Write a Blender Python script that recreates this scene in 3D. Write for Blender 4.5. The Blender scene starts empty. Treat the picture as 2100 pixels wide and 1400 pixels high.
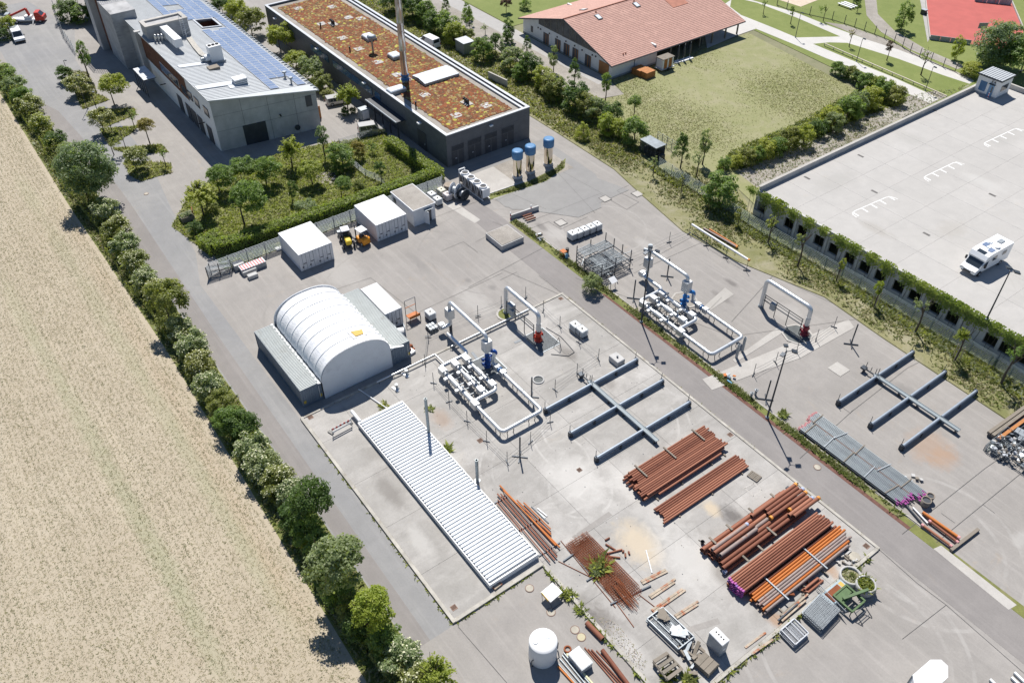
import bpy, math, random
import numpy as np
from math import radians, sin, cos, pi, sqrt
from mathutils import Vector, Matrix
R = random.Random(7)
NR = np.random.default_rng(11)
S = bpy.context.scene
COL = S.collection
# --- camera, light, exposure
RIGHT = Vector((0.59281147, 0.80534012, -0.00136))
DOWN = Vector((0.53825893, -0.39746781, -0.74316665))
FWD = Vector((-0.59904247, 0.43982568, -0.66910498))
CAMP = Vector((65.17107, -55.85816, 69.0))
FPX = 1737.48
cam = bpy.data.cameras.new('camera'); camo = bpy.data.objects.new('camera', cam); COL.objects.link(camo)
mw = Matrix((RIGHT, -DOWN, -FWD)).transposed().to_4x4(); mw.translation = CAMP
camo.matrix_world = mw
cam.sensor_width = 36; cam.lens = FPX / 2100 * 36; cam.clip_start = 1; cam.clip_end = 4000
S.camera = camo
SUN_EL, SUN_AZ = radians(56.0), radians(151.6)      # shadows fall towards +X, -Y
world = bpy.data.worlds.new('World'); S.world = world; world.use_nodes = True
wn = world.node_tree; bgn = wn.nodes['Background']
sky = wn.nodes.new('ShaderNodeTexSky'); sky.sky_type = 'NISHITA'; sky.sun_disc = False
sky.sun_elevation = SUN_EL; sky.sun_rotation = pi / 2 - SUN_AZ; sky.altitude = 300; sky.dust_density = 0.0; sky.ozone_density = 3.0; sky.altitude = 1200
wn.links.new(sky.outputs[0], bgn.inputs[0]); bgn.inputs[1].default_value = 0.075
sl = bpy.data.lights.new('sun', 'SUN'); sl.energy = 5.0; sl.angle = radians(0.53); sl.color = (1.0, 0.955, 0.89)
slo = bpy.data.objects.new('sun', sl); COL.objects.link(slo)
sdir = Vector((cos(SUN_EL) * cos(SUN_AZ), cos(SUN_EL) * sin(SUN_AZ), sin(SUN_EL)))
slo.rotation_euler = sdir.to_track_quat('Z', 'Y').to_euler(); slo.location = (0, 0, 120)
S.view_settings.view_transform = 'Standard'; S.view_settings.look = 'None'
S.view_settings.gamma = 1; S.view_settings.exposure = 0.43; S.view_settings.use_curve_mapping = False
# --- survey helpers (photo point -> place on a level of the real site)
def g(px, py, z=0.0):
 d = RIGHT * (px - 1050) + DOWN * (py - 700) + FWD * FPX
 return CAMP + d * ((z - CAMP.z) / d.z)
def proj(p):
 v = Vector(p) - CAMP; w = v.dot(FWD)
 return v.dot(RIGHT) / w * FPX + 1050, v.dot(DOWN) / w * FPX + 700
def mpp(p): return (Vector(p) - CAMP).dot(FWD) / FPX
def hgt(b, ty):
 lo, hi = -0.5, 40
 for _ in range(40):
  m = (lo + hi) / 2
  if proj(b + Vector((0, 0, m)))[1] > ty: lo = m
  else: hi = m
 return lo
# --- materials
MATS = {}
def sc(c, k): return tuple(max(0, min(1, x * k)) for x in c[:3]) + (1,)
class NT:
 def __init__(s, name):
  s.m = bpy.data.materials.new(name); s.m.use_nodes = True; s.t = s.m.node_tree
  s.b = s.t.nodes['Principled BSDF']; s.out = s.t.nodes['Material Output']
  s.pos = s.n('ShaderNodeNewGeometry').outputs['Position']
 def n(s, ty, **kw):
  nd = s.t.nodes.new(ty)
  for k, v in kw.items(): setattr(nd, k, v)
  return nd
 def l(s, a, b): s.t.links.new(a, b)
 def put(s, inp, v):
  if hasattr(v, 'is_linked'): s.l(v, inp)
  else: inp.default_value = v
 def noise(s, scale, detail=4, rough=.55, stretch=None, dist=0, vec=None):
  nd = s.n('ShaderNodeTexNoise'); nd.inputs['Scale'].default_value = scale
  nd.inputs['Detail'].default_value = detail; nd.inputs['Roughness'].default_value = rough
  nd.inputs['Distortion'].default_value = dist
  v = vec or s.pos
  if stretch:
   mp = s.n('ShaderNodeMapping'); mp.inputs['Scale'].default_value = stretch; s.l(v, mp.inputs['Vector']); v = mp.outputs[0]
  s.l(v, nd.inputs['Vector']); return nd.outputs['Fac']
 def ramp(s, f, lo, hi):
  nd = s.n('ShaderNodeMapRange'); s.put(nd.inputs[0], f); nd.inputs[1].default_value = lo; nd.inputs[2].default_value = hi
  return nd.outputs[0]
 def math(s, op, a, b=0.5):
  nd = s.n('ShaderNodeMath', operation=op); s.put(nd.inputs[0], a); s.put(nd.inputs[1], b); return nd.outputs[0]
 def mix(s, f, a, b, mode='MIX'):
  nd = s.n('ShaderNodeMix', data_type='RGBA', blend_type=mode)
  s.put(nd.inputs[0], f)
  for i, v in ((6, a), (7, b)):
   if hasattr(v, 'is_linked'): s.l(v, nd.inputs[i])
   else: nd.inputs[i].default_value = tuple(v)[:3] + (1,)
  return nd.outputs[2]
 def rand(s): return s.n('ShaderNodeObjectInfo').outputs['Random']
 def bump(s, h, strength, dist=.02):
  nd = s.n('ShaderNodeBump'); nd.inputs['Strength'].default_value = strength; nd.inputs['Distance'].default_value = dist
  s.l(h, nd.inputs['Height']); s.l(nd.outputs[0], s.b.inputs['Normal'])
 def done(s, c, rough=.7, metal=0, spec=.35):
  s.put(s.b.inputs['Base Color'], c if hasattr(c, 'is_linked') else tuple(c)[:3] + (1,))
  s.put(s.b.inputs['Roughness'], rough); s.b.inputs['Metallic'].default_value = metal
  s.b.inputs['Specular IOR Level'].default_value = spec
  return s.m
def mat(name, c, rough=.65, metal=0, v=.14, vs=1.1, vf=.10, vfs=14, c2=None, c2s=2.0, c2lo=.55, c2hi=.7, rnd=0., rndc=None, bump=0., bs=30, spec=.35, stretch=None):
 if name in MATS: return MATS[name]
 t = NT(name)
 col = t.mix(t.ramp(t.noise(vs, 5), .3, .7), sc(c, 1 - v), sc(c, 1 + v))
 if vf: col = t.mix(t.ramp(t.noise(vfs, 3), .3, .7), (1 - vf,) * 3, (1 + vf,) * 3) if False else t.mix(1.0, col, t.mix(t.ramp(t.noise(vfs, 3, .7), .3, .7), (1 - vf,) * 3, (1,) * 3), 'MULTIPLY')
 if c2 is not None: col = t.mix(t.ramp(t.noise(c2s, 6, .65, stretch), c2lo, c2hi), col, c2)
 if rndc is not None: col = t.mix(t.rand(), col, rndc)
 if rnd: col = t.mix(1.0, col, t.mix(t.rand(), (1 - rnd,) * 3, (1,) * 3), 'MULTIPLY')
 if bump: t.bump(t.noise(bs, 3), bump)
 MATS[name] = t.done(col, rough, metal, spec); return MATS[name]
def ground_mat(name, base, light, dark, warm=(.38, .3, .22), wlo=.62, whi=.8, grain=.16, big=.09, streak=None, rnd=0., spots=(), rings=()):
 t = NT(name)
 a = t.ramp(t.noise(big, 6, .6, None, .6), .32, .68); b = t.ramp(t.noise(.55, 6, .65, None, .4), .36, .66)
 c = t.mix(a, base, light); c = t.mix(t.math('MULTIPLY', b, .42), c, dark)
 w = t.ramp(t.noise(.23, 7, .7, None, 1.2), wlo, whi); c = t.mix(t.math('MULTIPLY', w, .55), c, warm)
 o = t.ramp(t.noise(.42, 8, .75, None, 2.0), .66, .78); c = t.mix(t.math('MULTIPLY', o, .35), c, sc(dark, .5))
 if streak:
  s1 = t.ramp(t.noise(1.0, 5, .7, streak, .3), .5, .75); c = t.mix(t.math('MULTIPLY', s1, .4), c, sc(light, 1.25))
  s2 = t.ramp(t.noise(1.3, 6, .7, streak, .2), .6, .8); c = t.mix(t.math('MULTIPLY', s2, .3), c, sc(dark, .75))
 gr = t.ramp(t.noise(5, 7, .85), .3, .7)
 c = t.mix(1.0, c, t.mix(gr, (1 - grain,) * 3, (1,) * 3), 'MULTIPLY')
 en = t.noise(.9, 6, .7, None, .8)
 def dist(px, py, sx=1, sy=1):
  p = g(px, py); v = t.n('ShaderNodeVectorMath', operation='SUBTRACT'); t.l(t.pos, v.inputs[0]); v.inputs[1].default_value = (p.x, p.y, 0)
  w = t.n('ShaderNodeVectorMath', operation='MULTIPLY'); t.l(v.outputs[0], w.inputs[0]); w.inputs[1].default_value = (1 / sx, 1 / sy, 0)
  n_ = t.n('ShaderNodeVectorMath', operation='LENGTH'); t.l(w.outputs[0], n_.inputs[0]); return n_.outputs['Value']
 for px, py, sx, sy, colr, k in spots:               # stains and dusty patches, each with a place and ragged edge of its own
  f = t.ramp(t.math('ADD', dist(px, py, sx, sy), t.math('MULTIPLY', en, 1.3)), 1.75, 1.05); c = t.mix(t.math('MULTIPLY', f, min(1, k * 1.35)), c, colr)
 for px, py, rad, wd, colr, k in rings:              # curved wheel tracks
  f = t.ramp(t.math('ABSOLUTE', t.math('SUBTRACT', dist(px, py), rad)), wd, wd * .5); f = t.math('MULTIPLY', f, t.ramp(t.noise(.35, 5, .7), .42, .6)); c = t.mix(t.math('MULTIPLY', f, k), c, colr)
 if rnd: c = t.mix(1.0, c, t.mix(t.rand(), (1 - rnd,) * 3, (1,) * 3), 'MULTIPLY')
 t.bump(t.noise(9, 4, .7), .25, .03)
 MATS[name] = t.done(c, .85, 0, .25); return t.m
def leaf_mat(name, c, c2=None, tr=.5, up=0.):
 t = NT(name)
 c2 = c2 or sc(c, 1.7)
 col = t.mix(t.ramp(t.noise(1.7, 4, .7), .3, .7), sc(c, .75), c2)
 col = t.mix(1.0, col, t.mix(t.ramp(t.noise(11, 2, .5), .3, .7), (.7,) * 3, (1,) * 3), 'MULTIPLY')
 col = t.mix(1.0, col, t.mix(t.rand(), (.78, .86, .8), (1, 1, 1)), 'MULTIPLY')
 t.done(col, .5, 0, .35)
 tl = t.n('ShaderNodeBsdfTranslucent'); t.l(t.mix(1.0, col, (1.6, 1.65, .6), 'MULTIPLY'), tl.inputs[0])
 mx = t.n('ShaderNodeMixShader'); mx.inputs[0].default_value = tr
 t.l(t.b.outputs[0], mx.inputs[1]); t.l(tl.outputs[0], mx.inputs[2]); t.l(mx.outputs[0], t.out.inputs[0])
 MATS[name] = t.m; return t.m
# --- mesh builder
class MB:
 def __init__(s): s.v = []; s.f = []; s.sm = []; s.mi = []; s.cur = 0
 def add(s, vs, fs, smooth=False):
  o = len(s.v); s.v += [tuple(p) for p in vs]
  for f in fs: s.f.append(tuple(i + o for i in f)); s.sm.append(smooth); s.mi.append(s.cur)
  return s
 def box(s, x0, x1, y0, y1, z0, z1):
  return s.add([(x0, y0, z0), (x1, y0, z0), (x1, y1, z0), (x0, y1, z0), (x0, y0, z1), (x1, y0, z1), (x1, y1, z1), (x0, y1, z1)],
     [(0, 3, 2, 1), (4, 5, 6, 7), (0, 1, 5, 4), (1, 2, 6, 5), (2, 3, 7, 6), (3, 0, 4, 7)])
 def cbox(s, c, sx, sy, sz, rz=0, rx=0, ry=0):     # c = centre of the base
  m = Matrix.Translation(Vector(c)) @ Matrix.Rotation(rz, 4, 'Z') @ Matrix.Rotation(ry, 4, 'Y') @ Matrix.Rotation(rx, 4, 'X')
  t = MB().box(-sx / 2, sx / 2, -sy / 2, sy / 2, 0, sz)
  return s.add([m @ Vector(p) for p in t.v], t.f)
 def bbox(s, x0, x1, y0, y1, z0, z1, b=.05):       # box with chamfered top and upright edges
  p = [(x0 + b, y0), (x1 - b, y0), (x1, y0 + b), (x1, y1 - b), (x1 - b, y1), (x0 + b, y1), (x0, y1 - b), (x0, y0 + b)]
  q = [(x0 + 2 * b, y0 + b), (x1 - 2 * b, y0 + b), (x1 - b, y0 + 2 * b), (x1 - b, y1 - 2 * b), (x1 - 2 * b, y1 - b), (x0 + 2 * b, y1 - b), (x0 + b, y1 - 2 * b), (x0 + b, y0 + 2 * b)]
  vs = [(a, c, z0) for a, c in p] + [(a, c, z1 - b) for a, c in p] + [(a, c, z1) for a, c in q]
  fs = [tuple(range(7, -1, -1)), tuple(range(16, 24))]
  for k in (0, 8):
   for i in range(8): fs.append((k + i, k + (i + 1) % 8, k + 8 + (i + 1) % 8, k + 8 + i))
  return s.add(vs, fs)
 def prism(s, poly, z0, z1):
  n = len(poly); vs = [(p[0], p[1], z0) for p in poly] + [(p[0], p[1], z1) for p in poly]
  a = sum(poly[i][0] * poly[(i + 1) % n][1] - poly[(i + 1) % n][0] * poly[i][1] for i in range(n))
  fs = [tuple(range(n))[::-1], tuple(range(n, 2 * n))] + [(i, (i + 1) % n, n + (i + 1) % n, n + i) for i in range(n)]
  if a < 0: fs = [f[::-1] for f in fs]
  return s.add(vs, fs)
 def sheet(s, poly, z):
  n = len(poly); a = sum(poly[i][0] * poly[(i + 1) % n][1] - poly[(i + 1) % n][0] * poly[i][1] for i in range(n))
  f = tuple(range(n)); return s.add([(p[0], p[1], z) for p in poly], [f if a > 0 else f[::-1]])
 def tube(s, pts, r, n=8, caps=True, r2=None, smooth=True):
  pts = [Vector(p) for p in pts]; m = len(pts); rs = r if isinstance(r, (list, tuple)) else [r + ((r2 if r2 is not None else r) - r) * i / max(1, m - 1) for i in range(m)]
  d = (pts[1] - pts[0]).normalized(); u = d.orthogonal().normalized()
  if abs(d.z) < .9: u = d.cross(Vector((0, 0, 1))).normalized()
  vs = []
  for i in range(m):
   t = ((pts[i + 1] - pts[i]).normalized() if i < m - 1 else Vector()) + ((pts[i] - pts[i - 1]).normalized() if i else Vector())
   t.normalize(); u = (u - t * u.dot(t)).normalized(); w = t.cross(u)
   vs += [pts[i] + (u * cos(2 * pi * k / n) + w * sin(2 * pi * k / n)) * rs[i] for k in range(n)]
  fs = [(i * n + k, i * n + (k + 1) % n, (i + 1) * n + (k + 1) % n, (i + 1) * n + k) for i in range(m - 1) for k in range(n)]
  s.add(vs, fs, smooth)
  if caps: s.add(vs[:n], [tuple(range(n))[::-1]]); s.add(vs[-n:], [tuple(range(n))])
  return s
 def pipe(s, a, b, r, t, n=10):                    # open hollow pipe, real wall thickness
  a, b = Vector(a), Vector(b); d = (b - a).normalized(); u = d.cross(Vector((0, 0, 1))); u = u.normalized() if u.length > .1 else Vector((1, 0, 0)); w = d.cross(u)
  ring = lambda c, q: [c + (u * cos(2 * pi * k / n) + w * sin(2 * pi * k / n)) * q for k in range(n)]
  i = min(.9, (b - a).length / 2.2)
  vs = ring(a, r) + ring(b, r) + ring(a, r - t) + ring(b, r - t) + ring(a + d * i, r - t) + ring(b - d * i, r - t)
  q = lambda A, B, fl=0: [(A * n + k, A * n + (k + 1) % n, B * n + (k + 1) % n, B * n + k)[::(-1 if fl else 1)] for k in range(n)]
  s.add(vs, q(0, 1) + q(2, 4, 1) + q(5, 3, 1), True); s.add(vs, q(2, 0) + q(1, 3) + [tuple(4 * n + k for k in range(n))[::-1], tuple(5 * n + k for k in range(n))]); return s
 def lathe(s, c, prof, n=16, smooth=True, cap=True):
  c = Vector(c); vs = [(c.x + r * cos(2 * pi * k / n), c.y + r * sin(2 * pi * k / n), c.z + z) for r, z in prof for k in range(n)]; m = len(prof)
  s.add(vs, [(i * n + k, i * n + (k + 1) % n, (i + 1) * n + (k + 1) % n, (i + 1) * n + k) for i in range(m - 1) for k in range(n)], smooth)
  if cap: s.add(vs[-n:], [tuple(range(n))]); s.add(vs[:n], [tuple(range(n))[::-1]])
  return s
 def bar(s, a, b, w, h):                           # rectangular bar from a to b (axis at its middle)
  a, b = Vector(a), Vector(b); d = (b - a).normalized(); u = d.cross(Vector((0, 0, 1)))
  u = u.normalized() if u.length > .05 else Vector((1, 0, 0)); v = u.cross(d)
  vs = [p + u * i * w / 2 + v * j * h / 2 for p in (a, b) for i, j in ((-1, -1), (1, -1), (1, 1), (-1, 1))]
  return s.add(vs, [(3, 2, 1, 0), (4, 5, 6, 7), (0, 1, 5, 4), (1, 2, 6, 5), (2, 3, 7, 6), (3, 0, 4, 7)])
 def build(s, name, m, parent=None, label=None, kind=None, local=False):
  me = bpy.data.meshes.new(name); vs = s.v
  o = bpy.data.objects.new(name, me); COL.objects.link(o)
  if parent is not None:
   if not local:
    iv = WM[parent.name].inverted(); vs = [iv @ Vector(p) for p in vs]
   o.parent = parent; WM[o.name] = WM[parent.name].copy()
  else: WM[o.name] = Matrix()
  me.from_pydata(vs, [], s.f); me.polygons.foreach_set('use_smooth', s.sm)
  for x in (m if isinstance(m, (list, tuple)) else [m]): me.materials.append(x)
  if max(s.mi, default=0): me.polygons.foreach_set('material_index', s.mi)
  me.update()
  if label: o['label'] = label
  if kind: o['kind'] = kind
  return o
WM = {}
def tag(o, label, cat, group=None):
 o['label'] = label; o['category'] = cat
 if group: o['group'] = group
 return o
def thing(name, label, cat, loc=(0, 0, 0), rz=0, group=None):
 o = bpy.data.objects.new(name, None); COL.objects.link(o); o.empty_display_size = .3
 o.location = loc; o.rotation_euler = (0, 0, rz); WM[o.name] = Matrix.Translation(Vector(loc)) @ Matrix.Rotation(rz, 4, 'Z')
 return tag(o, label, cat, group)
def solo(name, mb, m, label, cat, group=None):
 xs = [p[0] for p in mb.v]; ys = [p[1] for p in mb.v]; zs = [p[2] for p in mb.v]
 c = Vector(((min(xs) + max(xs)) / 2, (min(ys) + max(ys)) / 2, min(zs)))
 mb.v = [tuple(Vector(p) - c) for p in mb.v]
 o = mb.build(name, m); o.location = c; WM[o.name] = Matrix.Translation(c)
 return tag(o, label, cat, group)
def struct(name, mb, m): return mb.build(name, m, None, None, 'structure')
KIDS = {}
def copy_tree(root, loc, rz=0, label=None, scale=None, group=None):
 c = root.copy(); COL.objects.link(c); c.location = loc; c.rotation_euler = (0, 0, rz)
 if scale: c.scale = scale
 if label: c['label'] = label
 if group: c['group'] = group
 if root.name not in KIDS: KIDS[root.name] = [(k, list(k.children)) for k in root.children]
 for k, sub in KIDS[root.name]:
  a = k.copy(); COL.objects.link(a); a.parent = c
  for q in sub:
   b = q.copy(); COL.objects.link(b); b.parent = a
 WM[c.name] = Matrix.Translation(Vector(loc)) @ Matrix.Rotation(rz, 4, 'Z')
 return c
def part_copy(o, parent, loc, rz=None):               # another of the same part (shares its mesh)
 c = o.copy(); COL.objects.link(c); c.parent = parent; c.location = loc
 if rz is not None: c.rotation_euler = (0, 0, rz)
 return c
def bend(pts, r, seg=6):
 pts = [Vector(p) for p in pts]; out = [pts[0]]
 for i in range(1, len(pts) - 1):
  a = (pts[i - 1] - pts[i]); b = (pts[i + 1] - pts[i]); k = min(r, a.length * .49, b.length * .49)
  p0 = pts[i] + a.normalized() * k; p1 = pts[i] + b.normalized() * k
  for j in range(seg + 1):
   t = j / seg; out.append(p0 * (1 - t) ** 2 + pts[i] * 2 * t * (1 - t) + p1 * t * t)
 return out + [pts[-1]]
def PX(*pts, z=0): return [tuple(g(x, y, z)[:2]) for x, y in pts]
def rect(x0, x1, y0, y1): return [(x0, y0), (x1, y0), (x1, y1), (x0, y1)]
def inside(poly, xs, ys):
 r = np.zeros(len(xs), bool); n = len(poly)
 for i in range(n):
  x0, y0 = poly[i]; x1, y1 = poly[(i + 1) % n]
  if y0 == y1: continue
  c = ((y0 > ys) != (y1 > ys)) & (xs < (x1 - x0) * (ys - y0) / (y1 - y0) + x0); r ^= c
 return r
def np_mesh(name, V, F, mats, mi=None, smooth=False):
 me = bpy.data.meshes.new(name); k = F.shape[1]
 me.vertices.add(len(V)); me.vertices.foreach_set('co', V.astype(np.float32).ravel())
 me.loops.add(F.size); me.loops.foreach_set('vertex_index', F.astype(np.int32).ravel())
 me.polygons.add(len(F)); me.polygons.foreach_set('loop_start', np.arange(0, F.size, k, dtype=np.int32))
 if mi is not None: me.polygons.foreach_set('material_index', mi.astype(np.int32))
 for m in mats: me.materials.append(m)
 me.update(calc_edges=True); me.validate(); return me
# --- the ground
m_earth = ground_mat('dry_earth', (.2, .19, .12), (.26, .25, .15), (.12, .14, .06))
m_asph = ground_mat('yard_asphalt', (.285, .268, .25), (.34, .32, .30), (.235, .222, .21), streak=(.05, 1.1, 1), spots=[(1905, 915, 2.5, 3, (.36, .22, .13), .3), (1935, 940, 1.5, 2.2, (.36, .22, .13), .3), (1860, 800, 1.5, 1, (.2, .19, .18), .5), (1500, 580, 1.4, .5, (.12, .11, .105), .5), (1300, 640, 2, 1, (.36, .22, .13), .18), (1140, 480, 2.5, 1.5, (.38, .365, .345), .5), (1110, 465, 1.5, .6, (.12, .11, .105), .4), (975, 620, 4, 2, (.38, .365, .345), .45), (700, 560, 5, 3, (.38, .365, .345), .35), (860, 540, 3, .8, (.2, .19, .18), .4), (1480, 610, 2, .6, (.12, .11, .105), .35), (1620, 640, 2, 2, (.38, .365, .345), .35), (1010, 590, .8, .6, (.2, .19, .18), .6), (960, 575, .7, .5, (.2, .19, .18), .6), (2098, 1105, 1.0, 1.6, (.44, .43, .41), .3), (1330, 505, 3, 1, (.38, .365, .345), .4)], rings=[(1900, 1120, 7, .25, (.38, .365, .345), .5), (1900, 1120, 8.8, .25, (.38, .365, .345), .5), (1750, 1330, 8, .22, (.38, .365, .345), .5), (1750, 1330, 9.8, .22, (.38, .365, .345), .5), (1020, 520, 9, .2, (.2, .19, .18), .35), (1020, 520, 11, .2, (.2, .19, .18), .35), (850, 600, 14, .2, (.2, .19, .18), .3), (850, 600, 12.2, .2, (.2, .19, .18), .3), (640, 640, 6, .2, (.2, .19, .18), .3), (1240, 470, 6, .18, (.38, .365, .345), .4)])
m_road = ground_mat('road_asphalt', (.225, .21, .202), (.262, .245, .235), (.19, .178, .172), warm=(.27, .235, .2), grain=.14, streak=(.04, 1.5, 1))
m_road2 = ground_mat('grey_asphalt', (.24, .24, .245), (.29, .285, .28), (.20, .20, .20), warm=(.3, .27, .22), grain=.12, streak=(.05, .9, 1))
m_slab = ground_mat('slab_concrete', (.33, .316, .295), (.47, .453, .43), (.245, .232, .215), warm=(.45, .39, .31), streak=(.5, .12, 1), rnd=.11, spots=[(1310, 1115, 3.2, 2.2, (.52, .44, .33), .6), (1458, 1044, 1.3, .9, (.52, .44, .33), .7), (1500, 1058, 1.5, 1.1, (.12, .11, .105), .6), (1250, 1295, 4.2, 1.6, (.2, .185, .17), .75), (1205, 1265, 1.5, .8, (.12, .11, .105), .5), (1180, 985, 4, 3, (.50, .485, .46), .55), (1290, 985, 3, 2.5, (.50, .485, .46), .5), (1420, 1150, 5, 3, (.50, .485, .46), .55), (1360, 1060, 4, 2.5, (.50, .485, .46), .4), (1165, 727, 1.6, 1.0, (.2, .185, .17), .55), (1250, 790, 1.3, 1.0, (.2, .185, .17), .35), (1485, 1180, 1.6, 1.2, (.2, .185, .17), .5), (1590, 1270, 2.5, .8, (.36, .22, .13), .5), (1690, 1160, 2, .7, (.36, .22, .13), .5), (960, 980, 1.5, 4, (.2, .185, .17), .4), (800, 1010, 3, 1, (.2, .185, .17), .5), (860, 1110, 3, 1, (.50, .485, .46), .45), (1290, 1330, 3, 1.2, (.50, .485, .46), .5), (1180, 1125, 1.6, 1.2, (.50, .485, .46), .6), (905, 860, 2, 1.2, (.36, .22, .13), .25), (1275, 1190, 2, 1.4, (.50, .485, .46), .4)], rings=[(1110, 960, 5.2, .16, (.50, .485, .46), .55), (1110, 960, 6.4, .16, (.50, .485, .46), .55), (1190, 1010, 3.2, .18, (.50, .485, .46), .6), (1250, 870, 7.5, .16, (.50, .485, .46), .45), (1250, 870, 8.8, .16, (.50, .485, .46), .45), (1420, 1300, 9, .2, (.50, .485, .46), .35)])
m_pale = ground_mat('pale_concrete', (.42, .40, .37), (.50, .48, .45), (.33, .31, .29), rnd=.05)
m_deckc = ground_mat('deck_concrete', (.41, .395, .375), (.455, .44, .42), (.36, .35, .335), warm=(.44, .40, .34), grain=.09, rnd=.03, spots=[(1700, 420, 2, 5, (.33, .32, .3), .4), (1850, 330, 3, 2, (.34, .33, .31), .4), (1990, 420, 4, 1.5, (.46, .45, .43), .4), (1930, 520, 2, 3, (.34, .32, .29), .35), (1780, 520, 3, 1.2, (.33, .31, .28), .4), (2040, 330, 2, 4, (.34, .33, .31), .35)], rings=[(1900, 620, 9, .2, (.34, .33, .31), .35), (1900, 620, 10.8, .2, (.34, .33, .31), .35)])
m_kerb = mat('kerb_concrete', (.40, .38, .34), .85, v=.22, vs=.8, c2=(.25, .22, .17), c2s=1.2)
m_gravel = ground_mat('gravel', (.34, .31, .27), (.44, .41, .37), (.2, .18, .16), grain=.4)
m_grassg = ground_mat('grass_ground', (.15, .175, .045), (.24, .245, .08), (.07, .09, .03), warm=(.32, .28, .17), wlo=.5, whi=.7, grain=.35)
m_lawng = ground_mat('lawn_ground', (.17, .21, .055), (.22, .25, .08), (.13, .17, .04), warm=(.27, .26, .11), grain=.25)
m_dryg = ground_mat('dry_lawn_ground', (.27, .275, .13), (.315, .305, .165), (.19, .215, .075), warm=(.36, .325, .23), wlo=.48, whi=.72, grain=.3, big=.06)
m_soil = ground_mat('field_soil', (.43, .37, .28), (.47, .41, .315), (.38, .32, .235), warm=(.40, .25, .165), wlo=.66, whi=.82, grain=.3, streak=(.035, .8, 1), spots=[(60 + k * 68, 400 + k * 110, 9, 1.3, (.27, .28, .17), .2) for k in range(8)] + [(40 + k * 62, 640 + k * 108, 12, 1.1, (.28, .29, .18), .2) for k in range(7)] + [(150 + k * 62, 470 + k * 106, 7, 1.1, (.40, .31, .225), .2) for k in range(8)])
m_redg = mat('red_gravel', (.17, .085, .065), .9, v=.3, vs=3, vf=.4, vfs=30)
m_tar = mat('tar_joint', (.13, .125, .12), .9, v=.3)
m_white = mat('white_marking', (.78, .78, .76), .6, v=.08)
ZC = [.004, .0567]
def sheet(name, poly, z, m, kind='structure'):
 k = 1 if z >= .1 else 0                            # two families of levels, never in one plane
 ZC[k] += (.003, .0015)[k]; z = ZC[k]
 o = MB().sheet(poly, z).build(name, m); o['kind'] = kind; return o
BIG = 1500
MB().sheet(rect(-BIG, BIG, -BIG, BIG), -.01).build('ground', m_earth, None, None, 'structure')
sheet('field', [(-200, -44.6), (-110, -45.2), (-60, -45.5), (-20, -44.9), (20, -45.6), (80, -46.3), (80, -160), (-200, -160)], .0, m_soil)
sheet('hedge_verge', [(-200, -44.6), (-110, -45.2), (-60, -45.5), (-20, -44.9), (20, -45.6), (80, -46.3), (80, -41.2), (-118, -41.2), (-200, -41.2)], .004, m_grassg)
ASPH = [(80, -41.2), (80, 4.5), (80, 25.6), (47, 25.6), (30, 26.2), (20.5, 26.9), (8.5, 23.6), (-1, 22.8), (-12, 24.7), (-19.5, 26.2), (-34, 26.4), (-70, 26.4), (-130, 26.4), (-200, 26.4), (-200, -60), (-126, -60), (-121, -47), (-116, -41.2)]
sheet('yard_asphalt', ASPH, .004, m_asph)
sheet('left_road', [(80, -41.15), (80, -36.95), (-8, -36.95), (-30, -36.9), (-37, -34.8), (-50, -33.6), (-66, -31.4), (-90, -31.2), (-112, -30.2), (-128, -26), (-150, -30), (-150, -40), (-118, -41.15)], .008, m_road2)
sheet('left_road_edge', [(80, -41.1), (80, -39.9), (-20, -38.9), (-55, -38.0), (-80, -38.0), (-92, -38.6), (-100, -40.9)], .012, m_road)
sheet('access_road', [(-33, .9), (-16, .35), (0, .28), (80, .28), (80, 4.3), (-19, 4.3), (-33, 3.6)], .008, m_road)
sheet('bottom_yard', [(48.6, .24), (80, .24), (80, -41), (30.6, -41), (30.6, -36.9)], .012, m_asph)
slab = MB().prism([(.02, -36.9), (30.3, -36.9), (30.3, -26.8), (47.9, -26.8), (47.9, -.02), (.02, -.02)], -.3, .12); so = slab.build('concrete_slab', m_slab); so['kind'] = 'structure'
xs = [.1, 4.55, 11.6, 18.1, 24.6, 30.2, 36, 42, 47.85]; ys = [-36.6, -32.3, -26.7, -20.3, -13.5, -6.8, -.12]
n = 0
for i in range(8):
 for j in range(6):
  x0, x1, y0, y1 = xs[i] + .012, xs[i + 1] - .012, ys[j] + .012, ys[j + 1] - .012
  if i >= 5 and j < 2 and not (i == 4): continue
  b = MB().box(x0, x1, y0, y1, 0.116, .15 + R.uniform(0, .003)).build('concrete_bay', m_slab, so); n += 1
k = MB()
k.box(-.2, .1, -36.9, .25, -.2, .24); k.box(.1, 48.15, -.1, .2, -.2, .23)
k.box(47.87, 48.2, -26.95, -.1, -.2, .21); k.box(.1, 30.5, -36.95, -36.62, -.2, .24)
k.box(30.2, 30.55, -36.62, -26.8, -.2, .23); k.box(30.55, 47.87, -26.95, -26.62, -.2, .20)
kb = k.build('kerb', m_kerb); kb['kind'] = 'structure'
sheet('verge_strip', [(-17.5, 4.35), (80, 4.35), (80, 5.5), (48, 5.5), (-17.5, 5.7)], .012, m_grassg)
sheet('red_gravel_margin', [(3, 4.3), (48.5, 4.3), (48.5, 4.75), (20, 4.8), (3, 4.6)], .016, m_redg)
kk = MB().box(-17.5, 50, 5.6, 5.74, -.1, .09).build('verge_kerb', m_kerb); kk['kind'] = 'structure'
sheet('pale_crossing', PX((1914, 1125), (1930, 1118), (2085, 1240), (2068, 1250)), .02, m_pale)
sheet('pale_apron', [(-35.3, -1.6), (-35.3, .35), (-20.5, 1.4), (-20.2, .2)], .02, m_pale)
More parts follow.
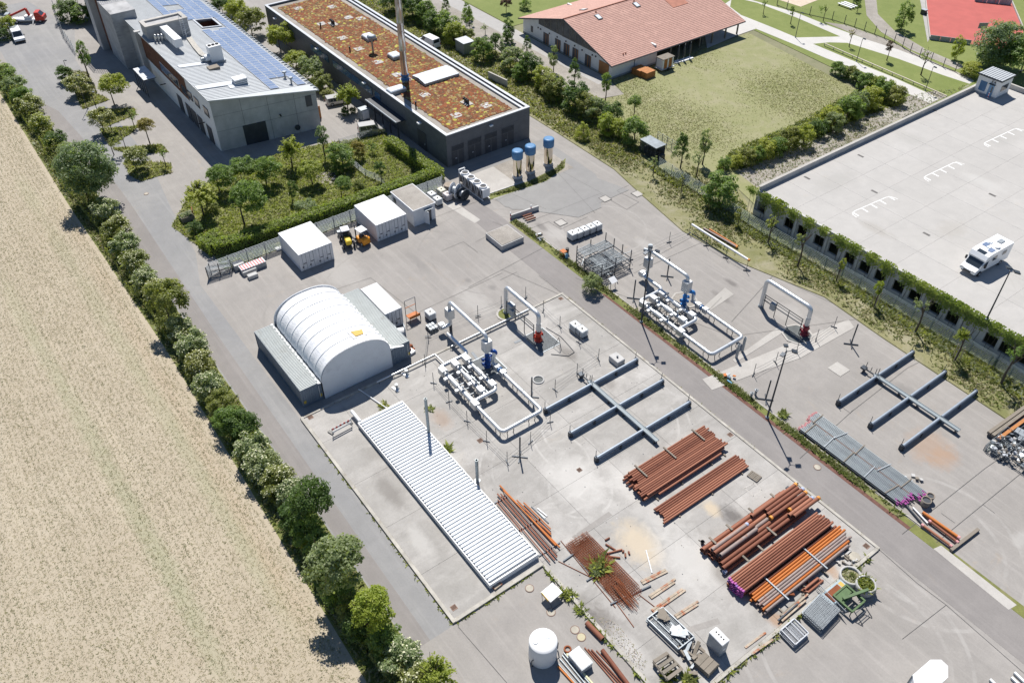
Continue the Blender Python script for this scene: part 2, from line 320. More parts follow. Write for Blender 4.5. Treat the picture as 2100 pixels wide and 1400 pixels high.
sheet('pale_strip', PX((1395, 672), (1487, 590), (1505, 604), (1452, 640), (1430, 663)), .012, m_pale)
sheet('pale_strip', PX((1502, 738), (1600, 668), (1612, 678), (1508, 744)), .012, m_pale)
sheet('pale_strip', PX((1440, 778), (1740, 655), (1752, 672), (1640, 735), (1560, 762), (1460, 800)), .012, m_pale)
m_patch = ground_mat('patch_asphalt', (.25, .245, .24), (.29, .285, .275), (.21, .205, .2), grain=.12)
sheet('asphalt_patch', [(-33.9, 6.3), (-21, 6.3), (-12.5, 13.2), (-12.5, 17.6), (-20, 23), (-33.9, 23.3)], .008, m_patch)
sheet('asphalt_patch', PX((1000, 395), (1130, 330), (1290, 390), (1200, 430), (1050, 430)), .012, m_patch)
jn = MB()
def joint(*pts, w=.035):
 for (x0, y0), (x1, y1) in zip(pts[:-1], pts[1:]):
  a, b = g(x0, y0), g(x1, y1); d = (b - a).normalized(); u = Vector((-d.y, d.x, 0)) * w / 2
  jn.add([a - u + Vector((0, 0, .06)), b - u + Vector((0, 0, .06)), b + u + Vector((0, 0, .06)), a + u + Vector((0, 0, .06))], [(0, 1, 2, 3)])
for q in ([(1015, 412), (1050, 398), (1120, 430)], [(1005, 400), (1005, 385)], [(1085, 455), (1230, 398), (1285, 430), (1310, 415), (1265, 392), (1290, 380)], [(1085, 470), (1125, 455), (1150, 470), (1205, 445)],
  [(1220, 437), (1130, 340), (1240, 400)], [(850, 462), (1015, 400)], [(905, 515), (950, 496), (980, 518)], [(975, 497), (1035, 465), (1010, 455)], [(700, 520), (850, 462)],
  [(1025, 575), (1060, 558)], [(1030, 553), (1150, 605)], [(1105, 565), (1150, 600)], [(960, 590), (1130, 500)], [(640, 610), (760, 570), (850, 640)], [(1030, 560), (860, 640)],
  [(1850, 1095), (2020, 960), (2100, 905)], [(1920, 1112), (2100, 965)], [(2015, 1034), (2040, 1052)], [(1930, 1052), (1958, 1072)], [(1800, 1124), (1880, 1195), (1940, 1240), (2060, 1345), (2100, 1380)],
  [(1940, 1240), (1850, 1310)], [(1640, 940), (1745, 845), (1750, 840)], [(1745, 845), (1860, 755), (1990, 690)], [(1720, 830), (1745, 848)], [(1500, 660), (1590, 560)], [(1400, 690), (1480, 610)],
  [(1300, 560), (1500, 470)], [(1310, 545), (1430, 480)], [(1180, 570), (1500, 690), (1790, 650)], [(1540, 545), (1790, 660), (1900, 735)], [(940, 1285), (1040, 1400)]):
 joint(*q)
jo = jn.build('tar_joints', m_tar); jo['kind'] = 'stuff'
m_iron = mat('drain_iron', (.12, .075, .055), .8, v=.3); m_ring = mat('manhole_ring', (.22, .15, .12), .85, v=.25); m_lidc = mat('manhole_fill', (.40, .37, .31), .9, v=.2)
def drain(px, py, label, w=.55, z=.153):
 p = g(px, py); t = thing('drain_grate', label, 'drain', (p.x, p.y, z))
 MB().box(-w / 2, w / 2, -w / 2, w / 2, 0, .012).build('frame', m_ring, t, local=True)
 b = MB()
 for k in range(5): b.box(-w / 2 + .06 + k * (w - .16) / 5, -w / 2 + .06 + k * (w - .16) / 5 + .06, -w / 2 + .05, w / 2 - .05, .012, .022)
 b.build('grate', m_iron, t, local=True)
drain(931, 1247, 'rusty square drain grate in the slab corner nearest the left road'); drain(1776, 1121, 'rusty square drain grate at the right slab corner by the pipe piles')
drain(1497, 893, 'square drain grate beside the flat rusty pipe pile'); drain(1300, 744, 'reddish drain grate near the kerb and the concrete block')
drain(1150, 614, 'reddish drain grate in the far slab corner'); drain(985, 905, 'red drain grate beside the white ribbed roof', .6); drain(1188, 965, 'small brown drain grate in open concrete', .5); drain(637, 857, 'dark drain grate in the shade of the tent', .6)
def manhole(px, py, label, r=.42, z=.05, fill=None):
 p = g(px, py); t = thing('manhole_cover', label, 'manhole', (p.x, p.y, z))
 MB().lathe((0, 0, 0), [(r, 0), (r, .012), (r - .06, .014)], 20, False, True).build('ring', m_ring, t, local=True)
 MB().lathe((0, 0, .014), [(r - .07, 0), (r - .08, .006)], 20, False).build('lid', fill or m_lidc, t, local=True)
manhole(1086, 1206, 'round manhole cover nearest the white ribbed roof'); manhole(1130, 1255, 'round manhole cover below the white frame table')
manhole(1179, 1291, 'round manhole cover with grey lid left of the short fat pipe'); manhole(1192, 1306, 'round manhole cover with yellowish lid beside the metal box', fill=mat('sand_fill', (.44, .40, .27), .9))
manhole(1676, 958, 'pale round manhole cover in the access road', .4, .05); manhole(300, 398, 'pale manhole cover in the left road junction', .35, .05)
for px, py in ((1150, 457), (1241, 408), (1307, 398)):
 p = g(px, py); t = thing('inspection_cover', 'square pale inspection cover set in the upper yard', 'inspection cover', (p.x, p.y, .05), 0, 'inspection covers in the upper yard')
 MB().box(-.75, .75, -.75, .75, 0, .008).build('frame', m_tar, t, local=True); MB().box(-.62, .62, -.62, .62, .008, .016).build('lid', m_pale, t, local=True)
p = g(1720, 757); sheet('pale_patch', rect(p.x - .9, p.x + .9, p.y - .9, p.y + .9), .014, m_pale)
# ---- green areas, paths, court
GARDEN = PX((352, 465), (385, 405), (450, 360), (520, 330), (640, 300), (790, 275), (905, 352), (470, 515), (425, 522), (395, 495))
sheet('upper_meadow', [(-75, 47.2), (-130, 47.2), (-230, 47.2), (-230, 240), (60, 240), (60, 96), (2, 82), (-44, 86), (-75, 86)], .1, m_lawng)
sheet('garden_meadow', GARDEN, .1, m_grassg)
VERGE = [(80, 25.7), (47, 25.7), (30, 26.3), (20.5, 27), (8.5, 23.7), (-1, 22.9), (-12, 24.8), (-19.5, 26.3), (-34, 26.5), (-130, 26.5), (-130, 37.6), (-40, 37.6), (-4, 37.6), (1.8, 34.6), (2, 33.8), (80, 33.8)]
m_verge = ground_mat('verge_ground', (.21, .21, .085), (.31, .285, .16), (.13, .15, .05), warm=(.40, .36, .28), wlo=.46, whi=.66, grain=.35)
sheet('grass_verge', VERGE, .1, m_verge)
sheet('gravel_track', [(-130, 37.6), (-130, 46.4), (-71.5, 46.4), (-71.5, 46.6), (-44, 46.6), (-38, 45), (-40, 37.6)], .1, m_gravel)
m_pave = ground_mat('paver_path', (.36, .35, .34), (.42, .41, .39), (.30, .29, .28), grain=.15)
sheet('paved_path', [(-150, 42.2), (-150, 46.9), (-43.8, 46.9), (-43.8, 43.9)], .1, m_pave)
LAWN = [(-43.5, 47), (-38, 45), (-39.5, 37.6), (-4, 37.6), (1.5, 36), (1.5, 76), (-10, 79.5), (-43.5, 84)]
sheet('dry_lawn', LAWN, .1, m_dryg)
sheet('gravel_bank', PX((1552, 385), (1508, 352), (1640, 290), (1760, 245), (1870, 195), (1990, 175)), .1, m_gravel)
m_whitep = ground_mat('white_path', (.5, .485, .46), (.56, .545, .52), (.43, .42, .40), grain=.1)
sheet('paved_court', PX((1440, 40), (1500, 0), (1497, 15), (1525, 33), (1550, 60), (1513, 73), (1450, 100)), .1, m_whitep)
sheet('soil_strip', PX((1690, 46), (1733, 52), (1813, 80), (1925, 133), (1990, 160), (1997, 167), (1900, 125), (1780, 83)), .1, m_gravel)
sheet('white_path', PX((1537, 0), (1633, 27), (1690, 50), (1780, 83), (1843, 103), (1900, 125), (1997, 167), (1988, 173), (1933, 155), (1843, 122), (1783, 103), (1737, 89), (1700, 88), (1667, 91), (1633, 78), (1723, 76), (1633, 37), (1553, 7), (1523, 0)), .1, m_whitep)
sheet('lawn_path', PX((1525, 33), (1583, 57), (1633, 78), (1667, 91), (1767, 133), (1833, 160), (1927, 203), (1907, 213), (1833, 180), (1767, 147), (1693, 120), (1640, 97), (1550, 60)), .1, m_whitep)
sheet('green_island', PX((1500, 0), (1497, 15), (1520, 32), (1583, 57), (1633, 78), (1723, 76), (1633, 37), (1553, 7), (1523, 0)), .1, m_lawng)
sheet('green_island', PX((1667, 91), (1700, 88), (1737, 89), (1783, 103), (1843, 122), (1933, 155), (1988, 173), (1947, 199), (1800, 142), (1690, 98)), .1, m_lawng)
sheet('sand_pitch', PX((1570, -8), (1700, -8), (1642, 15)), .1, mat('pitch_sand', (.55, .46, .36), .95))
sheet('park_track', PX((1773, 0), (1797, 0), (1800, 30), (1833, 63), (1900, 103), (1980, 137), (1963, 143), (1867, 103), (1807, 67), (1777, 33)), .1, m_gravel)
# --- buildings
def on_x(px, py, x):
 d = RIGHT * (px - 1050) + DOWN * (py - 700) + FWD * FPX; return CAMP + d * ((x - CAMP.x) / d.x)
def on_y(px, py, y):
 d = RIGHT * (px - 1050) + DOWN * (py - 700) + FWD * FPX; return CAMP + d * ((y - CAMP.y) / d.y)
def on_plane(px, py, p0, nrm):
 d = RIGHT * (px - 1050) + DOWN * (py - 700) + FWD * FPX; return CAMP + d * ((Vector(p0) - CAMP).dot(nrm) / d.dot(nrm))
m_slate = mat('slate_cladding', (.12, .127, .14), .6, v=.12, vf=.2, vfs=6, c2=(.075, .08, .095), c2s=1.2, stretch=(.2, .2, 6))
m_slate2 = mat('dark_door', (.055, .06, .07), .5, v=.1)
m_alu = mat('aluminium', (.42, .44, .47), .45, .2, v=.06)
m_steel = mat('bright_steel', (.55, .56, .57), .3, .85, v=.05, vf=0)
m_galv = mat('galvanised_steel', (.30, .33, .355), .5, .35, v=.14, vs=3)
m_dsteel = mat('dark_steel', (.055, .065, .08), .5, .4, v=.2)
m_glass = mat('window_glass', (.03, .04, .05), .08, 0, v=.1, spec=.8)
m_frame = mat('window_frame', (.09, .09, .10), .5)
m_wpaint = mat('white_paint', (.74, .745, .75), .5, v=.04, vf=.05, rnd=.04)
m_render = mat('white_render', (.76, .755, .74), .8, v=.05, c2=(.6, .58, .54), c2s=.8, c2lo=.6, c2hi=.85, stretch=(1, 1, .15))
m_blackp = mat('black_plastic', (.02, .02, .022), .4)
m_conc = mat('wall_concrete', (.46, .455, .445), .8, v=.16, vs=.5, vf=.12, vfs=5, c2=(.36, .355, .345), c2s=.7, c2lo=.5, c2hi=.75, stretch=(1, 1, .25))
m_conc2 = mat('board_concrete', (.38, .38, .385), .8, v=.2, vs=.6, c2=(.2, .2, .205), c2s=1.5, stretch=(.3, .3, 4))
m_woodb = mat('rust_brown_wood', (.135, .052, .028), .7, v=.25, vs=1.5, c2=(.11, .045, .025), c2s=3, stretch=(8, 8, .4))
m_wood = mat('grey_wood', (.30, .265, .215), .8, v=.25, vs=2, vf=.25, rnd=.3, rndc=(.22, .19, .155))
m_woodo = mat('orange_wood', (.46, .19, .06), .7, v=.2, vs=2, rnd=.15)
m_groof = mat('grey_sheet_roof', (.44, .46, .475), .45, .1, v=.05, vf=.06)
m_pv = NT('solar_cells'); _c = m_pv.mix(m_pv.rand(), (.16, .21, .32), (.21, .26, .37)); m_pv = m_pv.done(_c, .18, .0, .7)
m_blue = mat('blue_paint', (.05, .16, .36), .45, v=.12, vs=2)
m_ylw = mat('ochre_paint', (.55, .36, .08), .6)
# ---- heating plant with the planted roof
t = thing('flat_roof_building', 'long low slate-grey building with a red and yellow planted flat roof', 'building', (-68.6, 13.7, 0))
X0, X1, Y0, Y1, H = -102, -35.5, 5.6, 21.7, 5.6
w = MB(); w.box(X0, X1, Y0, Y0 + .35, 0, H - .12); w.box(X1 - .35, X1, Y0 + .35, Y1 - .35, 0, H - .12); w.box(X0, X1, Y1 - .35, Y1, 0, H - .12); w.box(X0, X0 + .35, Y0 + .35, Y1 - .35, 0, H - .12)
w.build('wall', m_slate, t)
c = MB(); c.box(X0 - .05, X1 + .05, Y0 - .05, Y0 + .45, H - .12, H); c.box(X1 - .45, X1 + .05, Y0 + .45, Y1 - .45, H - .12, H); c.box(X0 - .05, X1 + .05, Y1 - .45, Y1 + .05, H - .12, H); c.box(X0 - .05, X0 + .45, Y0 + .45, Y1 - .45, H - .12, H)
c.box(X0, X1 - .5, Y1 - 1.25, Y1 - .85, H - .3, H - .08); c.build('parapet_cap', m_alu, t)
MB().box(X0 + .35, X1 - .35, Y0 + .35, Y1 - .35, 4.9, 5.18).build('roof', m_gravel, t)
ms = NT('sedum')
_a = ms.mix(ms.ramp(ms.noise(.5, 6, .7), .36, .62), (.25, .062, .022), (.15, .07, .03))
_a = ms.mix(ms.ramp(ms.noise(1.6, 6, .75), .5, .64), _a, (.30, .19, .055)); _a = ms.mix(ms.ramp(ms.noise(3.2, 5, .7), .58, .7), _a, (.36, .34, .18))
_a = ms.mix(1.0, _a, ms.mix(ms.ramp(ms.noise(9, 4, .8), .3, .65), (.35, .32, .3), (1, 1, 1)), 'MULTIPLY'); ms.bump(ms.noise(5, 4, .7), .6, .1); m_sed = ms.done(_a, .9)
SED = [(X0 + 2, Y0 + 1.9), (X1 - 1.7, Y0 + 1.9), (X1 - 1.7, Y1 - 2.3), (X0 + 2, Y1 - 2.3)]
MB().prism(SED, 5.1, 5.26).build('sedum_bed', m_sed, t)
def clumps(name, poly, n, z, mats, r0, r1, hf, parent=None, seed=1):
 rg = np.random.default_rng(seed); xs = np.array([p[0] for p in poly]); ys = np.array([p[1] for p in poly])
 x = rg.uniform(xs.min(), xs.max(), n * 3); y = rg.uniform(ys.min(), ys.max(), n * 3); k = inside(poly, x, y); x, y = x[k][:n], y[k][:n]; n = len(x)
 r = rg.uniform(r0, r1, n) ** 1; V = np.zeros((n, 7, 3)); th = rg.uniform(0, 6.28, n)
 for i in range(6): V[:, i, 0] = x + r * np.cos(th + i * pi / 3) * (1 + .3 * rg.normal(size=n) * .5); V[:, i, 1] = y + r * np.sin(th + i * pi / 3); V[:, i, 2] = z
 V[:, 6, 0] = x; V[:, 6, 1] = y; V[:, 6, 2] = z + r * hf
 F = np.array([[i, (i + 1) % 6, 6] for i in range(6)])[None] + (np.arange(n) * 7)[:, None, None]
 me = np_mesh(name, V.reshape(-1, 3) - (np.array(WM[parent.name].translation) if parent else 0), F.reshape(-1, 3), mats, np.repeat(rg.integers(0, len(mats), n), 6))
 o = bpy.data.objects.new(name, me); COL.objects.link(o); o['kind'] = 'stuff'
 if parent: o.parent = parent
 return o
clumps('sedum_clumps', SED, 5200, 5.24, [mat('sedum_yellow', (.28, .20, .05), .8), mat('sedum_rust', (.24, .07, .022), .85), mat('sedum_olive', (.17, .145, .045), .85), mat('sedum_straw', (.30, .22, .11), .85), m_sed, m_sed, MATS['sedum_rust'], mat('sedum_dark', (.11, .05, .025), .85)], .08, .36, .55, t, 3)
clumps('sedum_cushions', SED, 150, 5.24, [mat('sedum_lime', (.40, .37, .055), .8)], .2, .42, .5, t, 4)
for x, y in ((611, 17), (681, 14), (714, 36), (659, 49), (702, 78), (736, 100), (775, 127), (815, 153), (871, 194), (936, 236), (997, 216), (740, 38)):
 p = g(x, y, 5.3); r0 = MB().box(p.x - .8, p.x + .8, p.y - .8, p.y + .8, 5.2, 5.31).build('roof_pad', m_pale, t); MB().lathe((p.x, p.y, 5.31), [(.2, 0), (.2, .08)], 10).build('pad_cap', m_alu, r0)
for x, y, h in ((658, 58, .9), (718, 106, .8), (853, 220, .9)):
 p = g(x, y, 5.25); MB().lathe(p, [(.13, 0), (.13, h), (.17, h), (.17, h + .1)], 10).build('vent_pipe', m_blackp, t)
for x, y in ((683, 50), (957, 212)):
 p = g(x, y, 5.25); b = MB().box(p.x - 1.0, p.x + 1.0, p.y - .7, p.y + .7, 5.2, 5.36)
 b.build('vent_base', m_pale, t); b = MB()
 for k in (-.5, 0, .5): b.tube(bend([(p.x + k, p.y, 5.36), (p.x + k, p.y, 6.1), (p.x + k + .3, p.y - .5, 6.1)], .3), .16, 8)
 b.build('vent_hood', m_blackp, t)
p = g(765, 106, 5.25); MB().lathe(p, [(.16, 0), (.16, 2.4), (.75, 2.5), (.85, 2.85), (.5, 3.05)], 14).build('mushroom_vent', m_galv, t)
m_dome = mat('skylight_plastic', (.72, .76, .80), .25, v=.05)
for x, y, sx, sy in ((757, 80, 2.6, 1.9), (810, 118, 2.2, 1.9), (813, 188, 1.8, 3.0)):
 p = g(x, y, 5.3); u = MB().box(p.x - sx / 2, p.x + sx / 2, p.y - sy / 2, p.y + sy / 2, 5.2, 5.75).build('skylight', m_galv, t)
 MB().bbox(p.x - sx / 2 + .05, p.x + sx / 2 - .05, p.y - sy / 2 + .05, p.y + sy / 2 - .05, 5.75, 6.0, .12).build('dome', m_dome, u)
a, b = g(873, 172, 5.9), g(940, 148, 5.9); xa = g(849, 152, 5.9).x; xb = (a.x + b.x) / 2
u = MB().box(xa, xb, a.y, b.y, 5.2, 5.7).build('rooflight', m_galv, t); xm = (xa + xb) / 2
for k in range(13):
 ya = a.y + (b.y - a.y) * k / 13 + .02; yb = a.y + (b.y - a.y) * (k + 1) / 13 - .02
 for q, (s0, z0, s1, z1) in enumerate(((xa + .05, 5.72, xm - .03, 6.0), (xm + .03, 6.0, xb - .05, 5.72))):
  MB().add([(s0, ya, z0), (s1, ya, z1), (s1, yb, z1), (s0, yb, z0), (s0, ya, z0 + .05), (s1, ya, z1 + .05), (s1, yb, z1 + .05), (s0, yb, z0 + .05)], [(0, 3, 2, 1), (4, 5, 6, 7), (0, 1, 5, 4), (1, 2, 6, 5), (2, 3, 7, 6), (3, 0, 4, 7)]).build('pane', m_dome, u)
for xa, xb in ((927, 953), (960, 988), (994, 1020), (1028, 1054)):
 ya, yb = g(xa, 343 - .367 * (xa - 921.7)).y, g(xb, 343 - .367 * (xb - 921.7)).y
 d = MB().box(X1 - .02, X1 + .03, ya, yb, .05, 3.55).build('double_door', m_slate, t); ym = (ya + yb) / 2
 l = MB()
 for k in range(7): l.box(X1 + .03, X1 + .08, ya + .08, yb - .08, 2.55 + k * .13, 2.62 + k * .13)
 l.build('louvre', m_slate2, d)
 for s in (0, 1): MB().box(X1 + .03, X1 + .07, (ya if not s else ym) + .1, (ym if not s else yb) - .1, .1, 2.4).build('leaf', m_slate2, d)
 MB().box(X1 + .07, X1 + .12, ym - .55, ym - .3, 1.15, 1.3).build('handle', m_alu, d)
for x, y in ((1006, 257), ):
 p = on_x(x, y, X1); MB().box(X1, X1 + .35, p.y - .3, p.y + .3, p.z - .1, p.z + .12).build('wall_lamp', m_wpaint, t)
for x, y in ((566, 38), (652, 100), (749, 170), (862, 252)):
 p = on_y(x, y, Y0); MB().box(p.x - .35, p.x + .35, Y0 - .5, Y0, p.z - .1, p.z + .12).build('wall_lamp', m_wpaint, t)
m_bglass = mat('blue_glass', (.05, .12, .22), .12, v=.1, spec=.7)
for (x0, y0), (x1, y1) in (((637, 92), (675, 127)), ((682, 122), (764, 192)), ((768, 187), (780, 195))):
 a, b = on_y(x0, y0, Y0), on_y(x1, y1, Y0); f = MB().box(a.x, b.x, Y0 - .06, Y0 - .002, 3.1, 4.5).build('window', m_frame, t)
 nn = max(1, int((b.x - a.x) / 2.2))
 for k in range(nn): MB().box(a.x + (b.x - a.x) * k / nn + .06, a.x + (b.x - a.x) * (k + 1) / nn - .06, Y0 - .09, Y0 - .06, 3.2, 4.4).build('pane', m_bglass, f)
a, b = on_y(856, 262, Y0), on_y(876, 306, Y0); d = MB().box(a.x, b.x, Y0 - .06, Y0 - .003, .05, 3.2).build('side_door', m_slate2, t); MB().box(b.x - .5, b.x - .35, Y0 - .12, Y0 - .06, 1.1, 1.35).build('handle', m_alu, d)
a, b = g(750, 205, 3.0), g(815, 252, 3.0); yc = (a.y + b.y) / 2
cn = MB().box(a.x, b.x, yc, Y0 - .01, 2.9, 3.08).build('canopy', m_slate2, t); MB().tube([(a.x, yc - .12, 3.02), (b.x, yc - .12, 3.02)], .14, 8).build('gutter', m_galv, cn)
for k in range(5): MB().box(a.x + (b.x - a.x) * k / 4 - .08, a.x + (b.x - a.x) * k / 4 + .08, yc, yc + .16, 0, 2.9).build('post', m_dsteel, cn)
p = g(831, 163, 5.25)
t = thing('chimney_stack', 'tall polished steel chimney rising from the planted roof', 'chimney', p)
c = MB()
for k in range(6): c.lathe((p.x, p.y, 5.9 + k * 4.6), [(.58, 0), (.58, 4.5), (.62, 4.5), (.62, 4.6)], 20, True, k == 5)
c.build('flue', m_steel, t); MB().lathe((p.x, p.y, 5.2), [(.75, 0), (.75, .2), (.64, .25), (.64, .8), (.72, .82), (.72, .95), (.58, 1.0)], 20).build('collar', m_blue, t)
MB().box(p.x - 1.0, p.x + 1.0, p.y - 1.0, p.y + 1.0, 5.15, 5.3).build('base_plate', m_pale, t)
# ---- concrete office building with the solar roof
F = Vector((-61.6, -21.05, 9.0)); G2 = Vector((-59.3, -4.4, 6.9)); BX = -136
SL = (G2.z - F.z) / (G2.y - F.y)                        # the roof falls towards +Y
nr = Vector((0, -SL, 1)).normalized()
def zr(y): return F.z + (y - F.y) * SL
def rp(px, py, dz=0): return on_plane(px, py, F + Vector((0, 0, dz)), nr)
t = thing('office_building', 'grey concrete building with a sloping solar roof and rust-brown timber side', 'building', (-96, -12.5, 0))
def wall_front(y): return F.x + (y - F.y) * (G2.x - F.x) / (G2.y - F.y)
ws = MB()
ws.add([(F.x, F.y, 0), (G2.x, G2.y, 0), (G2.x, G2.y, G2.z - .2), (F.x, F.y, F.z - .2)], [(0, 1, 2, 3)])
ws.add([(BX, F.y, 0), (F.x, F.y, 0), (F.x, F.y, F.z - .2), (BX, F.y, F.z - .2)], [(0, 1, 2, 3)])
ws.add([(G2.x, G2.y, 0), (BX, G2.y, 0), (BX, G2.y, G2.z - .2), (G2.x, G2.y, G2.z - .2)], [(0, 1, 2, 3)])
ws.build('wall', m_conc, t)
MB().box(-72.6, F.x - .01, F.y - .05, F.y - .002, .02, 8.8).add([(-93, F.y - .05, .02), (-72.6, F.y - .05, .02), (-72.6, F.y - .05, 4.4), (-93, F.y - .05, 4.4)], [(0, 1, 2, 3)]).build('white_facade', m_render, t)
jt = MB()
for fy in (.27, .52, .78): yy = F.y + fy * (G2.y - F.y); xx = wall_front(yy); jt.box(xx - .02, xx + .012, yy - .03, yy + .03, 0, zr(yy) - .25)
for z in (3.4, 6.0):
 jt.add([(F.x + .012, F.y, z), (G2.x + .012, G2.y, z), (G2.x + .012, G2.y, z + .05), (F.x + .012, F.y, z + .05)], [(0, 1, 2, 3)])
jt.build('panel_joint', mat('joint_dark', (.19, .19, .19), .9), t)
h0, h1, h2, h3 = rp(396, 41), rp(439, 41), rp(454, 56), rp(413, 57)
hx0, hx1, hy0, hy1 = (h0.x + h1.x) / 2, (h2.x + h3.x) / 2, (h0.y + h3.y) / 2, (h1.y + h2.y) / 2
RX1 = F.x + .5
def roofq(mb, x0, x1, y0, y1, th=.22):
 v = [(x0, y0, zr(y0) - th), (x1, y0, zr(y0) - th), (x1, y1, zr(y1) - th), (x0, y1, zr(y1) - th)]
 mb.add(v + [(a, b, c + th) for a, b, c in v], [(0, 3, 2, 1), (4, 5, 6, 7), (0, 1, 5, 4), (1, 2, 6, 5), (2, 3, 7, 6), (3, 0, 4, 7)])
rf = MB(); YA, YB = F.y - .35, G2.y + .45
def rxe(y): return wall_front(y) + .45
rf2 = [(BX, hx0, YA, YB), (hx0, hx1, YA, hy0), (hx0, hx1, hy1, YB)]
for q in rf2: roofq(rf, *q)
v = [(hx1, YA, zr(YA) - .22), (rxe(YA), YA, zr(YA) - .22), (rxe(YB), YB, zr(YB) - .22), (hx1, YB, zr(YB) - .22)]
rf.add(v + [(a, b, c + .22) for a, b, c in v], [(0, 3, 2, 1), (4, 5, 6, 7), (0, 1, 5, 4), (1, 2, 6, 5), (2, 3, 7, 6), (3, 0, 4, 7)])
ro = rf.build('roof', m_groof, t)
sm = MB(); x = BX
while x < rxe(YA) - .2:
 y0, y1 = YA, YB
 seg = [(y0, y1)] if not hx0 - .3 < x < hx1 + .3 else [(y0, hy0 - .1), (hy1 + .1, y1)]
 for p0, p1 in seg: sm.bar((x, p0 + .05, zr(p0 + .05) + .025), (x, p1 - .05, zr(p1 - .05) + .025), .045, .05)
 x += .56
s_ = sm.build('standing_seam', mat('roof_seam', (.25, .27, .29), .5), ro); s_['kind'] = 'stuff'
pc = MB(); pc.box(hx0, hx1, hy1 - .1, hy1, 3.6, zr(hy1) - .23); pc.box(hx0, hx1, hy0, hy0 + .1, 3.6, zr(hy0) - .23); pc.box(hx0, hx0 + .1, hy0, hy1, 3.6, zr(hy1) - .23); pc.box(hx1 - .1, hx1, hy0, hy1, 3.6, zr(hy1) - .23)
pc.build('roof_court', m_woodb, t)
fm = MB()
for (xa, ya, xb, yb) in ((hx0 - .2, hy0, hx1 + .2, hy0), (hx0 - .2, hy1, hx1 + .2, hy1), (hx0, hy0, hx0, hy1), (hx1, hy0, hx1, hy1)): fm.bar((xa, ya, zr(ya) + .08), (xb, yb, zr(yb) + .08), .3, .2)
fm.build('court_kerb', m_alu, ro)
yl = rp(557, 186).y; yr = rp(637, 180).y; cw = (yr - yl) / 4; xf = rp(558, 186).x - .4; px_ = 1.03
xback = rp(411, 62).x
proto = None; npv = 0
ps = MB(); th = math.atan(SL)
pvm = MB().add([(-px_ / 2 + .03, -cw / 2 / cos(th) + .03, .0), (px_ / 2 - .03, -cw / 2 / cos(th) + .03, .0), (px_ / 2 - .03, cw / 2 / cos(th) - .03, .0), (-px_ / 2 + .03, cw / 2 / cos(th) - .03, .0)] , []).v
def pv(x, y):
 global proto, npv
 loc = Vector((x, y, zr(y) + .13)) - Vector(t.location)
 if proto is None:
  b = MB(); hw = cw / 2 / cos(th) - .025; hx = px_ / 2 - .012
  b.box(-hx, hx, -hw, hw, -.04, 0); b.cur = 1; b.add([(-hx + .045, -hw + .06, .003), (hx - .045, -hw + .06, .003), (hx - .045, hw - .06, .003), (-hx + .045, hw - .06, .003)], [(0, 1, 2, 3)])
  proto = b.build('solar_panel', [m_alu, m_pv], None); proto.parent = t; proto.location = loc; proto.rotation_euler = (th, 0, 0)
  o = proto
 else:
  o = part_copy(proto, t, loc); o.rotation_euler = (th, 0, 0)
 npv += 1
for c4 in range(4):
 y = yl + (c4 + .5) * cw
 nx = int((xf - xback) / px_) + (9 if c4 == 3 else 0)
 for k in range(nx):
  x = xf - (k + .5) * px_
  if c4 in (1, 2) and k < 4: continue
  if c4 in (1, ) and x < xback + 1.6: continue
  if hx0 - .7 < x < hx1 + .7 and hy0 - .3 < y < hy1 + .5: continue
  pv(x, y)
xf2 = rp(438, 38).x - .2
for c4 in range(6):
 y = yr - .3 - (c4 + .5) * cw
 for k in range(22):
  x = xf2 - (k + .5) * px_
  if c4 in (3, 4) and 5 < k < 9: continue
  if x > BX + 1: pv(x, y)
sg = MB(); sg.bar((BX, YB - .1, zr(YB) + .1), (rxe(YB), YB - .1, zr(YB) + .1), .04, .12)
for k in range(60): sg.box(rxe(YB) - 1 - k * 1.1, rxe(YB) - .85 - k * 1.1, YB - .55, YB - .1, zr(YB) + .02, zr(YB) + .22)
sg.build('snow_guard', m_galv, ro)
def roofbox(px, py, sx, sy, sz, name, m, lid=None, lift=0.):
 p = rp(px, py); u = MB().box(p.x - sx / 2, p.x + sx / 2, p.y - sy / 2, p.y + sy / 2, p.z - .15 + lift, p.z + sz + lift).build(name, m, t)
 if lid: MB().bbox(p.x - sx / 2 - .08, p.x + sx / 2 + .08, p.y - sy / 2 - .08, p.y + sy / 2 + .08, p.z + sz + lift, p.z + sz + .2 + lift, .06).build('lid', lid, u)
 return p, u
p, u = roofbox(493, 172, 1.5, 2.0, .9, 'roof_vent', m_galv, m_wpaint)
for z in (.25, .55): MB().box(p.x - .82, p.x + .82, p.y - 1.07, p.y + 1.07, p.z + z, p.z + z + .12).build('slat', m_wpaint, u)
a, b = rp(405, 183), rp(490, 178)
ch = MB()
for (q0, q1, wd) in (((402, 182), (485, 172), 1.5), ((366, 138), (425, 132), 1.2), ((470, 180), (512, 176), 1.2)):
 a, b = rp(*q0), rp(*q1); ch = MB(); roofq(ch, min(a.x, b.x) - wd / 2, min(a.x, b.x) + wd / 2, a.y, b.y, -.12); ch.build('flat_flashing', mat('flashing', (.56, .585, .61), .45), ro)
for x, y in ((585, 160), (598, 172)):
 p = rp(x, y); MB().lathe((p.x, p.y, p.z - .1), [(.14, 0), (.14, 1.0), (.38, 1.05), (.3, 1.25)], 12).build('roof_flue', m_galv, t)
p, u = roofbox(445, 126, 1.5, 2.1, 2.5, 'cooling_unit', m_wpaint, None, .35)
for k in range(3): MB().lathe((p.x, p.y - .65 + k * .65, p.z + 2.85), [(.28, 0), (.28, .14), (.2, .16)], 12).build('fan', m_blackp, u)
MB().box(p.x - .9, p.x + .9, p.y - 1.3, p.y + 1.3, p.z, p.z + .3).build('plinth', m_galv, u)
